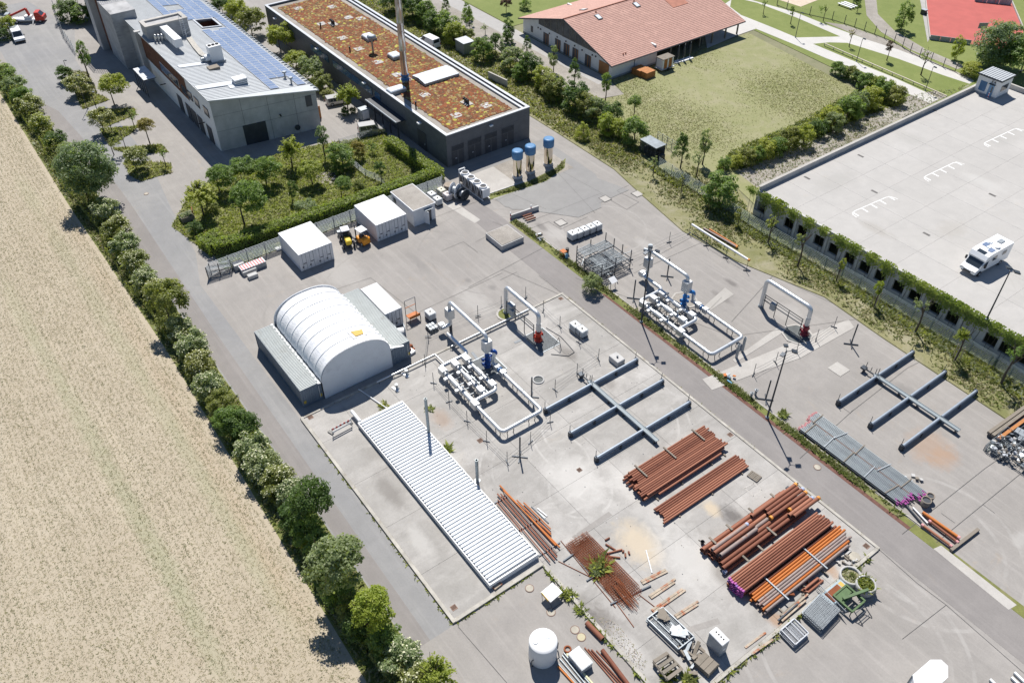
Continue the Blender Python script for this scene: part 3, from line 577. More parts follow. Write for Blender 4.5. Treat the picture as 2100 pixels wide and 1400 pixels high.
p = rp(425, 128); u = MB().tube([(p.x, p.y - .3, p.z + .7), (p.x, p.y + 1.0, p.z + .7)], .55, 14).build('fan_housing', m_wpaint, t)
MB().tube([(p.x, p.y - .9, p.z + .6), (p.x, p.y - .3, p.z + .6)], .4, 12).build('duct', m_galv, u)
p = rp(438, 141); MB().box(p.x - .7, p.x + .7, p.y - .9, p.y + .9, p.z - .05, p.z + .35).build('roof_hatch', m_wood, t)
a = rp(371, 108); b = rp(342, 72)
u = MB().box(b.x - .3, a.x, a.y - .55, a.y + .75, a.z + .9, a.z + 2.3).build('air_handler', m_wpaint, t)
for k in range(5): MB().bar((a.x - 1 - k * 1.9, a.y, zr(a.y) - .1), (a.x - 1 - k * 1.9, a.y, a.z + .9), .1, .1).build('leg', m_galv, u)
for k in range(6): MB().box(a.x - 2 - k * 1.6, a.x - 1.96 - k * 1.6, a.y - .57, a.y + .77, a.z + .88, a.z + 2.32).build('seam', m_galv, u)
u = MB()
for k in range(4):
 p = rp(320 + k * 6.6, 86 - k * .5); u = MB().tube(bend([(p.x, p.y, p.z - .1), (p.x, p.y, p.z + 1.3), (p.x + .7, p.y, p.z + 1.3), (p.x + .7, p.y, p.z + .8)], .35), .17, 10).build('gooseneck_vent', m_steel, t)
gr = MB(); q = [rp(388, 80), rp(402, 100), rp(415, 115), rp(430, 122)]
for i in range(3): gr.bar(q[i] + Vector((0, 0, .3)), q[i + 1] + Vector((0, 0, .3)), .9, .06)
gr.build('walkway_grating', mat('grating_grey', (.40, .38, .34), .7, v=.3, vs=6), t)
rl = MB()
for i, (x, y) in enumerate(((375, 70), (383, 78), (392, 72), (384, 66))):
 p = rp(x, y); rl.bar(p, p + Vector((0, 0, 1.4)), .06, .06)
 p2 = rp(*((383, 78), (392, 72), (384, 66), (375, 70))[i]); [rl.bar(p + Vector((0, 0, h)), p2 + Vector((0, 0, h)), .05, .05) for h in (.7, 1.4)]
rl.build('guard_rail', m_wpaint, t)
zt = 11.3; q = [g(x, y, zt) for x, y in ((283, 43), (371, 24), (384, 36), (297, 56))]
x0, x1 = (q[0].x + q[1].x) / 2, (q[2].x + q[3].x) / 2; y0, y1 = max(F.y - .1, (q[0].y + q[3].y) / 2), (q[1].y + q[2].y) / 2
u = MB().box(x0 + .1, x1 - .1, y0 + .1, y1 - .1, 6.5, zt - .3).build('stair_head', m_conc2, t)
k = MB(); k.box(x0, x1, y0, y0 + .7, zt - .3, zt); k.box(x0, x1, y1 - .7, y1, zt - .3, zt); k.box(x0, x0 + .7, y0 + .7, y1 - .7, zt - .3, zt); k.box(x1 - .7, x1, y0 + .7, y1 - .7, zt - .3, zt); k.build('coping', m_pale, u)
ld = MB(); [ld.bar((x1 + .35, y1 - 1.6 + s, 7), (x1 + .35, y1 - 1.6 + s, zt + .8), .06, .06) for s in (0, .55)]; [ld.bar((x1 + .35, y1 - 1.6, 7.2 + i * .35), (x1 + .35, y1 - 1.05, 7.2 + i * .35), .04, .04) for i in range(13)]
ld.build('ladder', m_wpaint, u)
yf = F.y - .05
a = on_y(305, 92, yf); MB().add([(-95, yf - .04, 4.45), (-72.6, yf - .04, 4.45), (-72.6, yf - .04, zr(yf) - .25), (-95, yf - .04, zr(yf) - .25)], [(0, 1, 2, 3)]).build('timber_cladding', m_woodb, t)
cb = MB()
for k in range(44): cb.box(-95 + k * .5, -94.93 + k * .5, yf - .07, yf - .041, 4.45, zr(yf) - .25)
cb.build('cladding_batten', m_woodb, t)['kind'] = 'stuff'
def win(x0, x1, z0, z1, panes=1, fr=m_frame, gl=m_glass, name='window', y=None):
 y = yf - .045 if y is None else y
 f = MB().box(x0, x1, y - .05, y, z0, z1).build(name, fr, t)
 for k in range(panes): MB().box(x0 + (x1 - x0) * k / panes + .07, x0 + (x1 - x0) * (k + 1) / panes - .07, y - .07, y - .05, z0 + .08, z1 - .08).build('pane', gl, f)
a, b = on_y(333, 150, yf - .1), on_y(371, 190, yf - .1); win(a.x, b.x, 5.2, 6.7, 6, m_wpaint)
for (xa, xb) in ((373, 384), (385, 395), (398, 410), (417, 430)):
 a, b = on_y(xa, 190, yf), on_y(xb, 210, yf); xm = on_y((xa + xb) / 2, {373: 185, 385: 196, 398: 210, 417: 229}[xa], yf); win(xm.x - 1.05, xm.x + 1.05, xm.z - .75, xm.z + .75)
for (x, y) in ((374, 220), (389, 229), (401, 242), (414, 256), (434, 280)):
 p = on_y(x, y, yf); win(p.x - 1.1, p.x + 1.1, .1, 3.0, 1, m_frame, m_slate2, 'door')
for (x, y) in ((340, 172), (420, 251)):
 p = on_y(x, y, yf); MB().bar((p.x, yf - .02, p.z), (p.x, yf - 1.0, p.z + .05), .16, .12).build('wall_lamp', m_blackp, t)
def front(px, py):
 nx = Vector((G2.y - F.y, -(G2.x - F.x), 0)).normalized(); return on_plane(px, py, F, nx), nx
def fbox(px0, py0, px1, py1, zb, zt_, name, m, out=.06):
 a, n_ = front(px0, py0); b, _ = front(px1, py1); return MB().add([(a.x, a.y, zb), (b.x, b.y, zb), (b.x, b.y, zt_), (a.x, a.y, zt_)] + [(a.x + n_.x * out, a.y + n_.y * out, zb), (b.x + n_.x * out, b.y + n_.y * out, zb), (b.x + n_.x * out, b.y + n_.y * out, zt_), (a.x + n_.x * out, a.y + n_.y * out, zt_)], [(4, 5, 6, 7), (3, 7, 6, 2), (0, 3, 7, 4)[::-1], (1, 5, 6, 2)[::-1], (0, 1, 5, 4)]).build(name, m, t)
d = fbox(507, 300, 553, 290, .05, 3.5, 'gate', m_dsteel)
f = fbox(627, 210, 640, 210, 4.2, 6.1, 'window', m_frame); a, n_ = front(630, 210)
p, n_ = front(574, 235); MB().bar(p, p + n_ * .7, .2, .18).build('wall_lamp', m_blackp, t)
p, n_ = front(610, 261); MB().tube([p, p + n_ * .25], .45, 16).build('round_vent', m_dsteel, t)
u = MB().box(-110.5, -101.9, -23.4, -19, 0, 10.3).build('stair_tower', m_conc2, t)
MB().box(-116, -113.2, -24.4, -19, 0, 10.7).build('stair_tower', m_conc, t); MB().box(-113.2, -110.5, -23.2, -19, 0, 10.2).build('timber_infill', m_woodb, t)
MB().box(-101.9, -95, -20.9, -20.0, 0, 8.6).build('timber_infill', m_woodb, t)
MB().box(-95.0, -94.2, -21.9, -20.9, 0, 9.2).build('wall_fin', m_conc, t)
u = MB().prism([(-119.5, -24.8), (-112, -24.8), (-109.5, -22), (-109.5, -17.5), (-119.5, -17.5)], 10.9, 11.1).build('roof_platform', m_pale, t)
r_ = MB(); pts = [(-119.4, -24.7), (-112, -24.7), (-109.6, -22), (-109.6, -17.6)]
for (a, b), (c, d2) in zip(pts[:-1], pts[1:]):
 L = sqrt((c - a) ** 2 + (d2 - b) ** 2); k = max(2, int(L / .35))
 for i in range(k): r_.bar((a + (c - a) * i / k, b + (d2 - b) * i / k, 11.1), (a + (c - a) * i / k, b + (d2 - b) * i / k, 13.6), .06, .06)
 for z in (12.2, 13.6): r_.bar((a, b, z), (c, d2, z), .06, .06)
r_.build('railing', m_galv, u)
for x, y in ((-113.5, -22.5), (-116, -20), (-112.5, -18.5)): MB().tube([(x, y, 10.2), (x, y, 14.5)], .3, 10).build('column', m_ylw, u)
MB().lathe((-115.8, -21.6, 11.1), [(2.0, 0), (2.0, 2.6), (1.6, 3.0)], 16).build('tank', m_blue, u)
cn = MB(); a = g(290, 111, 3.2);
u = MB().box(-93.6, -87.6, -24.2, -21.95, 3.15, 3.25).build('entrance_canopy', m_dsteel, t)
for k in range(4): MB().box(-93.5 + k * 1.5, -92.12 + k * 1.5, -24.15, -22.0, 3.25, 3.31).build('pane', m_dome, u)
for k in range(5): MB().bar((-93.5 + k * 1.45, -24.1, 0), (-93.5 + k * 1.45, -24.1, 3.15), .1, .1).build('post', m_dsteel, u)
# ---- white stable-like building with the red tiled roof
t = thing('tiled_building', 'white building with a wide red tiled gable roof and an open timber shed end', 'building', (-57.5, 64, 0))
BX0, BX1, BY0, BY1, EZ, RZ = -71.2, -44.2, 47.25, 81.6, 3.0, 7.1; XM = (BX0 + BX1) / 2
w = MB()
gab = [(BX0, EZ), (XM, RZ - .1), (BX1, EZ)]
w.add([(BX0, BY0, 0), (BX1, BY0, 0), (BX1, BY0, EZ), (XM, BY0, RZ - .15), (BX0, BY0, EZ)], [(0, 1, 2, 3, 4)])
yw = g(1352, 134).y
w.box(BX1 - .35, BX1, BY0 + .01, yw, 0, EZ - .1); w.box(BX0, BX0 + .35, BY0 + .01, BY1, 0, EZ - .1); w.box(BX0 + .35, BX1 - .35, yw - .4, yw, 0, EZ + .6); w.box(-58, -57.6, yw, BY1, 0, 6.6)
w.build('wall', m_render, t)
MB().box(BX0 - .02, BX1 + .03, BY0 - .03, BY0 - .002, 0, .35).build('plinth', mat('plinth_grey', (.36, .37, .38), .8), t)
MB().box(BX1 + .0, BX1 + .03, BY0, yw, 0, .35).build('plinth', MATS['plinth_grey'], t)
m_tile = mat('clay_tile', (.46, .27, .22), .75, v=.12, vs=2.5, vf=.18, vfs=5, c2=(.53, .32, .26), c2s=.5)
m_tile2 = mat('clay_ridge', (.40, .17, .115), .75)
def roof_side(sx, n=34):
 ex = BX1 + .75 if sx > 0 else BX0 - .75; b = MB(); ya, yb = BY0 - .75, BY1 + .6
 zs = lambda x: EZ - .12 + (RZ - EZ + .12) * (1 - abs(x - XM) / abs(ex - XM))
 for k in range(n):
  xa = ex + (XM - ex) * k / n; xb = ex + (XM - ex) * (k + 1) / n; za, zb = zs(xa), zs(xb)
  v = [(xa, ya, za + .055), (xa, yb, za + .055), (xb, yb, zb + .012), (xb, ya, zb + .012), (xa, ya, za), (xa, yb, za)]
  f = [(0, 1, 2, 3), (4, 5, 1, 0)] if sx < 0 else [(3, 2, 1, 0), (0, 1, 5, 4)]
  b.add(v, f)
 o = b.build('tile_course', m_tile, t, None, 'stuff')
 u = MB(); v = [(ex, ya, zs(ex) - .2), (ex, yb, zs(ex) - .2), (XM, yb, RZ - .2), (XM, ya, RZ - .2)]
 u.add(v + [(a, c, d + .19) for a, c, d in v], [(0, 1, 2, 3), (4, 7, 6, 5), (0, 4, 5, 1), (3, 2, 6, 7), (0, 3, 7, 4), (1, 5, 6, 2)]); u.build('roof_deck', m_frame, t)
 MB().tube([(ex + .06 * sx, ya, zs(ex) - .1), (ex + .06 * sx, yb, zs(ex) - .1)], .08, 6).build('gutter', m_frame, t)
 MB().bar((ex, ya - .02, zs(ex) - .06), (XM, ya - .02, RZ - .06), .05, .26).build('verge_board', m_frame, t)
 return zs
zsR = roof_side(1); zsL = roof_side(-1)
MB().tube([(XM, BY0 - .75, RZ + .03), (XM, BY1 + .6, RZ + .03)], .16, 8).build('ridge', m_tile2, t)
nR = Vector((RZ - EZ + .12, 0, abs(BX1 + .75 - XM))).normalized(); nL = Vector((-nR.x, 0, nR.z)); P0 = Vector((XM, 60, RZ))
for (px_, py_, n_) in ((1227, 36, nR), (1305, 11, nR), (1197, 21, nL)):
 p = on_plane(px_, py_, P0, n_); sg_ = 1 if n_.x > 0 else -1; al = math.atan2(n_.x, n_.z)
 m4 = Matrix.Translation(p) @ Matrix.Rotation(al, 4, 'Y')
 f = MB(); f.add([m4 @ Vector(q) for q in MB().box(-.75, .75, -.55, .55, 0, .16).v], MB().box(0, 1, 0, 1, 0, 1).f); f = f.build('roof_window', m_frame, t)
 MB().add([m4 @ Vector(q) for q in MB().box(-.58, .58, -.4, .4, .16, .19).v], MB().box(0, 1, 0, 1, 0, 1).f).build('pane', m_dome, f)
for (px_, py_) in ((1278, 113), (1283, 111), (1222, 26), (1300, 4)):
 p = on_plane(px_, py_, P0, nR); MB().lathe(p, [(.1, -.1), (.1, .2), (.16, .22), (.1, .35)], 8).build('tile_vent', m_tile2, t)
p = on_plane(1387, 4, P0, nR); MB().cbox((p.x, p.y, p.z - .35), 2.6, 4.2, .42, 0, 0, math.atan2(nR.x, nR.z)).build('roof_recess', m_tile2, t)
a, b, c, d, e = [on_y(x, y, BY0 - .03) for x, y in ((1105, 40), (1105, 51), (1222, 108), (1222, 97), (1162, 42))]
m_gw = mat('weathered_boarding', (.13, .125, .12), .8, v=.35, vs=.6, c2=(.20, .19, .175), c2s=1.5)
gx0, gx1 = a.x, c.x; zb = (b.z + c.z) / 2
u = MB().add([(gx0, BY0 - .06, zb), (gx1, BY0 - .06, zb), (gx1, BY0 - .06, zsR(gx1) - .3), (XM, BY0 - .06, RZ - .35), (gx0, BY0 - .06, zsL(gx0) - .3)], [(0, 1, 2, 3, 4)]).build('gable_boarding', m_gw, t)
bt = MB()
for k in range(1, 9):
 x = gx0 + (gx1 - gx0) * k / 9; zt_ = (zsR(x) if x > XM else zsL(x)) - .3; bt.box(x - .05, x + .05, BY0 - .12, BY0 - .061, zb, zt_)
 x2 = x + 1.4 if k % 2 else x - 1.4; bt.bar((x, BY0 - .09, zb + .05), (x2, BY0 - .09, min(zt_, (zsR(x2) if x2 > XM else zsL(x2)) - .35)), .04, .09)
bt.build('timber_truss', m_wood, u)
m_doorw = mat('door_wood', (.34, .16, .06), .6, v=.15)
for px_, py_ in ((1120, 79), (1144, 91), (1162, 99), (1180, 109), (1206, 121)):
 p = on_y(px_, py_, BY0); f = MB().box(p.x - .85, p.x + .85, BY0 - .05, BY0 - .004, .1, 2.3).build('glazed_door', m_frame, t)
 MB().box(p.x - .1, p.x + .1, BY0 - .07, BY0 - .05, .1, 2.3).box(p.x + .62, p.x + .8, BY0 - .07, BY0 - .05, .1, 2.3).build('stile', m_doorw, f)
a, b = on_y(1228, 140, BY0), on_y(1248, 150, BY0); MB().box(a.x, b.x, BY0 - .06, BY0 - .004, .1, 2.5).build('garage_door', m_doorw, t)
p = on_y(1091, 60, BY0); MB().box(p.x - .35, p.x + .35, BY0 - .05, BY0 - .004, p.z - .6, p.z + .6).build('window', m_frame, t)
for px_, py_ in ((1104, 57), (1109, 60), (1127, 69), (1143, 76), (1161, 85), (1179, 94), (1194, 103), (1215, 113), (1222, 116)):
 p = on_y(px_, py_, BY0); MB().tube([(p.x, BY0, p.z), (p.x, BY0 - .12, p.z)], .16, 8).build('wall_lamp', m_blackp, t)
p = on_x(1300, 135, BX1); MB().tube([(BX1 + .1, p.y, 0), (BX1 + .1, p.y, 2.5), (BX1 + .7, p.y + .4, 2.9)], .06, 6).build('downpipe', m_galv, t)
for px_, py_ in ((1377, 120), (1407, 110), (1434, 98), (1461, 90), (1487, 80), (1513, 72)):
 p = g(px_, py_); MB().box(BX1 - .5, BX1 - .25, p.y - .12, p.y + .12, 0, EZ + .1).build('shed_post', m_wood, t)
for px_, py_ in ((1420, 104), (1448, 93)):
 p = g(px_, py_); MB().box(BX1 - 4.5, BX1 - 1.2, p.y - .3, p.y - .2, 0, 2.9).build('shed_partition', m_gw, t)
# ---- parking deck
DZ = 4.0
t = thing('parking_deck', 'wide pale concrete parking deck with square wall openings hung with ivy', 'parking deck', (35, 64, 0))
DX0, DX1, DY0, DY1 = 1.95, 92, 34.05, 94
ops = [(1554, 441, 1.9)] + [(x, y, 1.55) for x, y in ((1614, 470), (1641, 484), (1675, 505), (1705, 522), (1737, 542), (1768, 560), (1800, 578), (1837, 600), (1870, 618), (1912, 643), (1947, 663), (2025, 708), (2057, 726), (2092, 748))]
xsx = sorted((on_y(x, y, DY0).x, w_) for x, y, w_ in ops)
x = xsx[-1][0] + 3
while x < DX1 - 2: xsx.append((x, 1.55)); x += 2.9
w = MB(); ZA, ZB = 1.0, 2.6; px0 = DX0
for (cx, w_) in xsx:
 w.box(px0, cx - w_ / 2, DY0, DY0 + .35, ZA, ZB); px0 = cx + w_ / 2
w.box(px0, DX1, DY0, DY0 + .35, ZA, ZB); w.box(DX0, DX1, DY0, DY0 + .35, 0, ZA); w.box(DX0, DX1, DY0, DY0 + .35, ZB, DZ + .12)
w.box(DX0, DX0 + .35, DY0 + .35, DY1, 0, DZ + .8); w.box(DX0 + .35, DX1, DY1 - .3, DY1, 0, DZ + .75); w.build('wall', m_conc, t)
for i, (cx, w_) in enumerate(xsx):
 if i % 2: MB().box(cx + w_ / 2 + .25, cx + w_ / 2 + .6, DY0 - .22, DY0, 0, DZ - .1).build('pilaster', m_conc, t)
MB().box(DX0 + .35, DX1, DY0 + .35, DY1 - .3, DZ - .35, DZ - .05).build('slab', m_conc, t)
MB().box(DX0 - .04, DX0 + .4, DY0 - .02, DY1, DZ + .8, DZ + .86).build('coping', m_pale, t)
MB().box(DX0 + .4, DX1, DY1 - .34, DY1 + .04, DZ + .75, DZ + .8).build('coping', m_pale, t)
gx = [DX0 + .36, DX0 + 6.2, 12.6, 18.6, 24.2, 30.5, 36.5, 42.6, 48.8, 55, 62, 70, 80, DX1]; gy = [DY0 + .36, 39.6, 44.8, 49.9, 55.1, 60.2, 65.2, 70.5, 75.6, 81, 87, DY1 - .31]
for i in range(len(gx) - 1):
 for j in range(len(gy) - 1): MB().box(gx[i] + .009, gx[i + 1] - .009, gy[j] + .009, gy[j + 1] - .009, DZ - .05, DZ + R.uniform(0, .004)).build('deck_panel', m_deckc, t)
def stripe(mb, a, b, wd, z=DZ + .012):
 d = (b - a).normalized(); u = Vector((-d.y, d.x, 0)) * wd / 2; mb.add([(q.x, q.y, z) for q in (a - u, b - u, b + u, a + u)], [(0, 1, 2, 3)])
for (q0, q1) in (((1752, 443), (1836, 406)), ((1900, 370), (1973, 335)), ((2023, 300), (2096, 266))):
 a, b = g(*q0, DZ), g(*q1, DZ); d = (b - a).normalized(); u = Vector((d.y, -d.x, 0)); m = MB(); L = (b - a).length
 for off in (0, -1.5): pass
 n_ = 14; arc = [a + u * .4] + [a + d * (1.1 * (1 - cos(i * pi / 8))) - u * (.8 * sin(i * pi / 8)) * 1 for i in range(1, 5)]
 path = arc + [b - d * 1.0 - u * .8, b - d * .3 - u * .55, b + u * .2, b + u * .4]
 for p, q in zip(path[:-1], path[1:]): stripe(m, p, q, .12)
 for k in range(5):
  c = a + d * (.5 + (L - 1) * k / 4); stripe(m, c - u * .76, c + u * .35, .24, DZ + .016)
 m.build('bay_marking', m_white, t)
for x, y in ((1793, 393), (1655, 365), (1765, 320), (1915, 226), (1900, 480), (2035, 400)):
 p = g(x, y, DZ); MB().box(p.x - .5, p.x + .5, p.y - .18, p.y + .18, DZ + .004, DZ + .02).build('drain', m_tar, t)
q = g(2037 - 0, 203, DZ); sx1, sy0 = g(2041, 203, DZ).x, g(1994, 187, DZ).y
A = g(1995, 187, DZ); B = g(2040, 204, DZ); C_ = g(2062, 190, DZ)
t = thing('stair_house', 'small white flat-roofed stair house with a blue door on the parking deck', 'stair house', (A.x + 2, A.y + 1.5, DZ))
hx0, hx1, hy0, hy1 = DX0 + .4, B.x, min(A.y, B.y), min(C_.y, DY1 - .32)
hy0 = B.y
MB().box(hx0, hx1, hy0, hy1, DZ, DZ + 3.0).build('wall', m_render, t)
MB().box(hx0 - .05, hx1 + .04, hy0 - .04, hy1 + .02, DZ, DZ + .25).build('plinth', MATS['plinth_grey'], t)
u = MB().box(hx0 - .2, hx1 + .2, hy0 - .2, hy1 + .2, DZ + 3.0, DZ + 3.22).build('roof', m_dsteel, t)
for k in range(9):
 xa = hx0 - .15 + (hx1 - hx0 + .3) * k / 9; MB().box(xa + .06, xa + (hx1 - hx0 + .3) / 9 - .06, hy0 - .15, hy1 + .15, DZ + 3.22, DZ + 3.27).build('roof_sheet', m_groof, u)
L = hx1 - hx0
MB().box(hx0 + L * .16, hx0 + L * .46, hy0 - .05, hy0 - .003, DZ + .55, DZ + 2.2).build('window', mat('blue_panel', (.08, .17, .30), .4), t)
d = MB().box(hx0 + L * .58, hx0 + L * .80, hy0 - .06, hy0 - .045, DZ + .03, DZ + 2.1).build('door', mat('blue_door', (.16, .30, .47), .45), t)
MB().box(hx0 + L * .70, hx0 + L * .76, hy0 - .075, hy0 - .06, DZ + .8, DZ + 1.8).build('pane', m_glass, d)
MB().box(hx0 + L * .55, hx0 + L * .83, hy0 - .4, hy0 - .003, DZ + 2.18, DZ + 2.26).build('door_hood', m_dsteel, t)
MB().box(hx1 + .003, hx1 + .05, hy0 + (hy1 - hy0) * .2, hy0 + (hy1 - hy0) * .75, DZ + 1.1, DZ + 2.1).build('window', m_glass, t)
def text(s, size, name, m, parent, loc, rot, ext=.01):
 cu = bpy.data.curves.new(name, 'FONT'); cu.body = s; cu.size = size; cu.extrude = ext; cu.align_x = 'CENTER'
 tmp = bpy.data.objects.new(name, cu); COL.objects.link(tmp); me = bpy.data.meshes.new_from_object(tmp); COL.objects.unlink(tmp); bpy.data.objects.remove(tmp)
 me.materials.append(m); o = bpy.data.objects.new(name, me); COL.objects.link(o)
 o.parent = parent; M4 = WM[parent.name].inverted() @ Matrix.Translation(Vector(loc)) @ Matrix.Rotation(rot[2], 4, 'Z') @ Matrix.Rotation(rot[0], 4, 'X')
 o.matrix_local = M4; return o
text('E4', .75, 'sign_lettering', m_blackp, t, (hx0 + L * .70, hy0 - .02, DZ + 2.35), (pi / 2, 0, 0))
p = Vector((hx0 + L * .74, hy0 - .5, DZ)); tb = thing('bollard', 'red and white striped bollard in front of the blue stair-house door', 'bollard', p)
for k in range(5): MB().lathe((p.x, p.y, DZ + k * .2), [(.09, 0), (.09, .2)], 10).build('band', m_wpaint if k % 2 == 0 else mat('signal_red', (.5, .03, .03), .5), tb)
# --- vegetation
LM = {
'dark': leaf_mat('leaf_dark', (.104, .174, .052), (.182, .270, .078)), 'green': leaf_mat('leaf_green', (.192, .287, .078), (.313, .418, .122)),
'yellow': leaf_mat('leaf_yellow_green', (.348, .426, .061), (.500, .500, .113), .45), 'grey': leaf_mat('leaf_grey_green', (.278, .340, .174), (.418, .470, .260)),
'olive': leaf_mat('leaf_olive', (.252, .287, .086), (.401, .409, .148)), 'red': leaf_mat('leaf_reddish', (.313, .260, .086), (.418, .365, .122)),
'willow': leaf_mat('leaf_willow', (.227, .295, .166), (.365, .434, .260)), 'purple': leaf_mat('leaf_purple', (.139, .086, .086), (.209, .122, .104)),
'lime': leaf_mat('leaf_lime', (.401, .500, .061), (.500, .500, .104), .48), 'hedge': leaf_mat('leaf_hedge', (.270, .356, .078), (.452, .500, .131)) }
m_bloss = mat('cream_blossom', (.52, .52, .35), .7, v=.12, vs=3)
m_bark = mat('bark', (.10, .08, .06), .9, v=.3, vs=4); m_stake = mat('timber_stake', (.42, .35, .26), .85, v=.2)
def quads(P, N, size, rg, asp=.55):
 n = len(P); N = N / np.linalg.norm(N, axis=1, keepdims=True); a = rg.normal(size=(n, 3)); u = np.cross(N, a); u /= np.linalg.norm(u, axis=1, keepdims=True) + 1e-9
 w = np.cross(N, u); s = (size * rg.uniform(.65, 1.35, n))[:, None]
 V = np.stack([P - u * s * .5, P - w * s * asp * .5 + N * s * .1, P + u * s * .5, P + w * s * asp * .5 + N * s * .1], 1)
 return V.reshape(-1, 3)
CROWNS = {}
def crown_mesh(kind, var):
 """unit crown: radius 1, from z = -1 to 1 (built once for every kind and variant)"""
 rg = np.random.default_rng(hash(kind) % 1000 if False else sum(map(ord, kind)) * 7 + var); P = []; N = []
 def clump(c, r, n, flat=.8, up=.35):
  d = rg.normal(size=(n, 3)); d /= np.linalg.norm(d, axis=1, keepdims=True); d[:, 2] = np.where(d[:, 2] < -.35, -d[:, 2] * .6, d[:, 2])
  rr = r * rg.uniform(.55, 1.05, n)[:, None]; P.append(np.array(c) + d * rr * np.array([1, 1, flat])); N.append(d * .6 + np.array([0, 0, up + .15]) + rg.normal(size=(n, 3)) * .3)
 if kind in ('round', 'bush', 'willow', 'low'):
  nc = {'round': 60, 'bush': 48, 'willow': 100, 'low': 30}[kind]; nl = {'round': 85, 'bush': 72, 'willow': 120, 'low': 60}[kind]; sz = {'round': .115, 'bush': .13, 'willow': .085, 'low': .13}[kind]
  lob = [rg.normal(size=3) for _ in range(5)]
  for i in range(nc):
   d = rg.normal(size=3); d /= np.linalg.norm(d)
   if d[2] < -.5 and kind != 'willow': d[2] *= -.5
   k = .70 + .16 * rg.random() + .07 * sum(np.tanh(2 * d @ l / np.linalg.norm(l)) for l in lob) / 1.5
   if i < nc * .2: k *= .55
   clump(d * k, rg.uniform(.20, .34), nl)
  if kind == 'bush' or kind == 'low':
   for i in range(14):
    a = rg.uniform(0, 6.28); clump((.68 * cos(a), .68 * sin(a), -.72 + .2 * rg.random()), .28, 45)
 elif kind == 'conic':
  for i in range(46):
   z = rg.uniform(-.95, .95); r = (1 - (z + 1) / 2) ** .8 * .78 + .1; a = i * 2.4; clump((r * cos(a), r * sin(a), z), .18 + .1 * r, 55, .9)
  sz = .11
 elif kind == 'oval':
  for i in range(40):
   z = rg.uniform(-.9, .92); r = sqrt(max(.02, 1 - z * z)) * .72 * rg.uniform(.6, 1); a = i * 2.4; clump((r * cos(a), r * sin(a), z), .24, 55, 1.1)
  sz = .13
 elif kind == 'sparse':
  for i in range(20):
   d = rg.normal(size=3); d /= np.linalg.norm(d); clump(d * rg.uniform(.3, .85), .22, 26, 1)
  sz = .15
 elif kind == 'spiky':                              # long arching branches carrying leaves along them
  for i in range(46):
   a = rg.uniform(0, 6.28); el = rg.uniform(-.15, 1.25); L = rg.uniform(.7, 1.12); d = np.array([cos(a) * cos(el), sin(a) * cos(el), sin(el)])
   t = rg.uniform(.2, 1, 62)[:, None]; pt = d * t * L * np.array([1, 1, 1.15]) + np.array([0, 0, -.35]) - np.array([0, 0, .28]) * t ** 2 * cos(el)
   P.append(pt + rg.normal(size=(62, 3)) * .055); N.append(rg.normal(size=(62, 3)) * .5 + np.array([0, 0, .8]) + d * .2)
  sz = .13
 P = np.concatenate(P); N = np.concatenate(N)
 V = quads(P, N, sz, rg); F = np.arange(len(V)).reshape(-1, 4)
 me = np_mesh(kind + '_crown', V, F, [LM['green']]); CROWNS[kind, var] = me, P; return me
def crown(kind, var, col):
 k = (kind, var, col)
 if k not in CROWNS:
  if (kind, var) not in CROWNS: crown_mesh(kind, var)
  me = CROWNS[kind, var][0].copy(); me.materials.clear(); me.materials.append(LM[col]); me.name = col + '_' + kind + '_crown'; CROWNS[k] = me
 return CROWNS[k]
def blossom_mesh(kind, var):
 k = (kind, var, 'blossom')
 if k not in CROWNS:
  if (kind, var) not in CROWNS: crown_mesh(kind, var)
  P = CROWNS[kind, var][1]; rg = np.random.default_rng(var + 50); d = np.linalg.norm(P, axis=1)
  P = P[(P[:, 2] > -.35) & (d > .62)]; P = P[rg.permutation(len(P))[:480]] * 1.02
  N = rg.normal(size=P.shape) * .35 + np.array([0, 0, 1]) + P * .5
  V = quads(P, N, .09, rg, .9); CROWNS[k] = np_mesh('blossom', V, np.arange(len(V)).reshape(-1, 4), [m_bloss])
 return CROWNS[k]
def trunk_mesh(seed):
 k = ('trunk', seed)
 if k not in CROWNS:
  rg = random.Random(seed); b = MB(); b.tube([(0, 0, 0), (.04, .02, .35), (.0, .0, .7), (.03, -.02, 1.0)], [.075, .055, .045, .03], 7)
  for i in range(6):
   a = i * 1.05 + rg.random(); z = rg.uniform(.5, .85); b.tube([(0, 0, z), (.22 * cos(a), .22 * sin(a), z + .16), (.42 * cos(a), .42 * sin(a), z + rg.uniform(.25, .42))], [.03, .02, .008], 5)
  me = bpy.data.meshes.new('trunk'); me.from_pydata(b.v, [], b.f); me.materials.append(m_bark); me.polygons.foreach_set('use_smooth', [True] * len(me.polygons)); CROWNS[k] = me
 return CROWNS[k]
def child(name, me, parent, loc, scale, rz=0):
 o = bpy.data.objects.new(name, me); COL.objects.link(o); o.parent = parent; o.location = loc; o.scale = scale; o.rotation_euler = (0, 0, rz); WM[o.name] = WM[parent.name]; return o
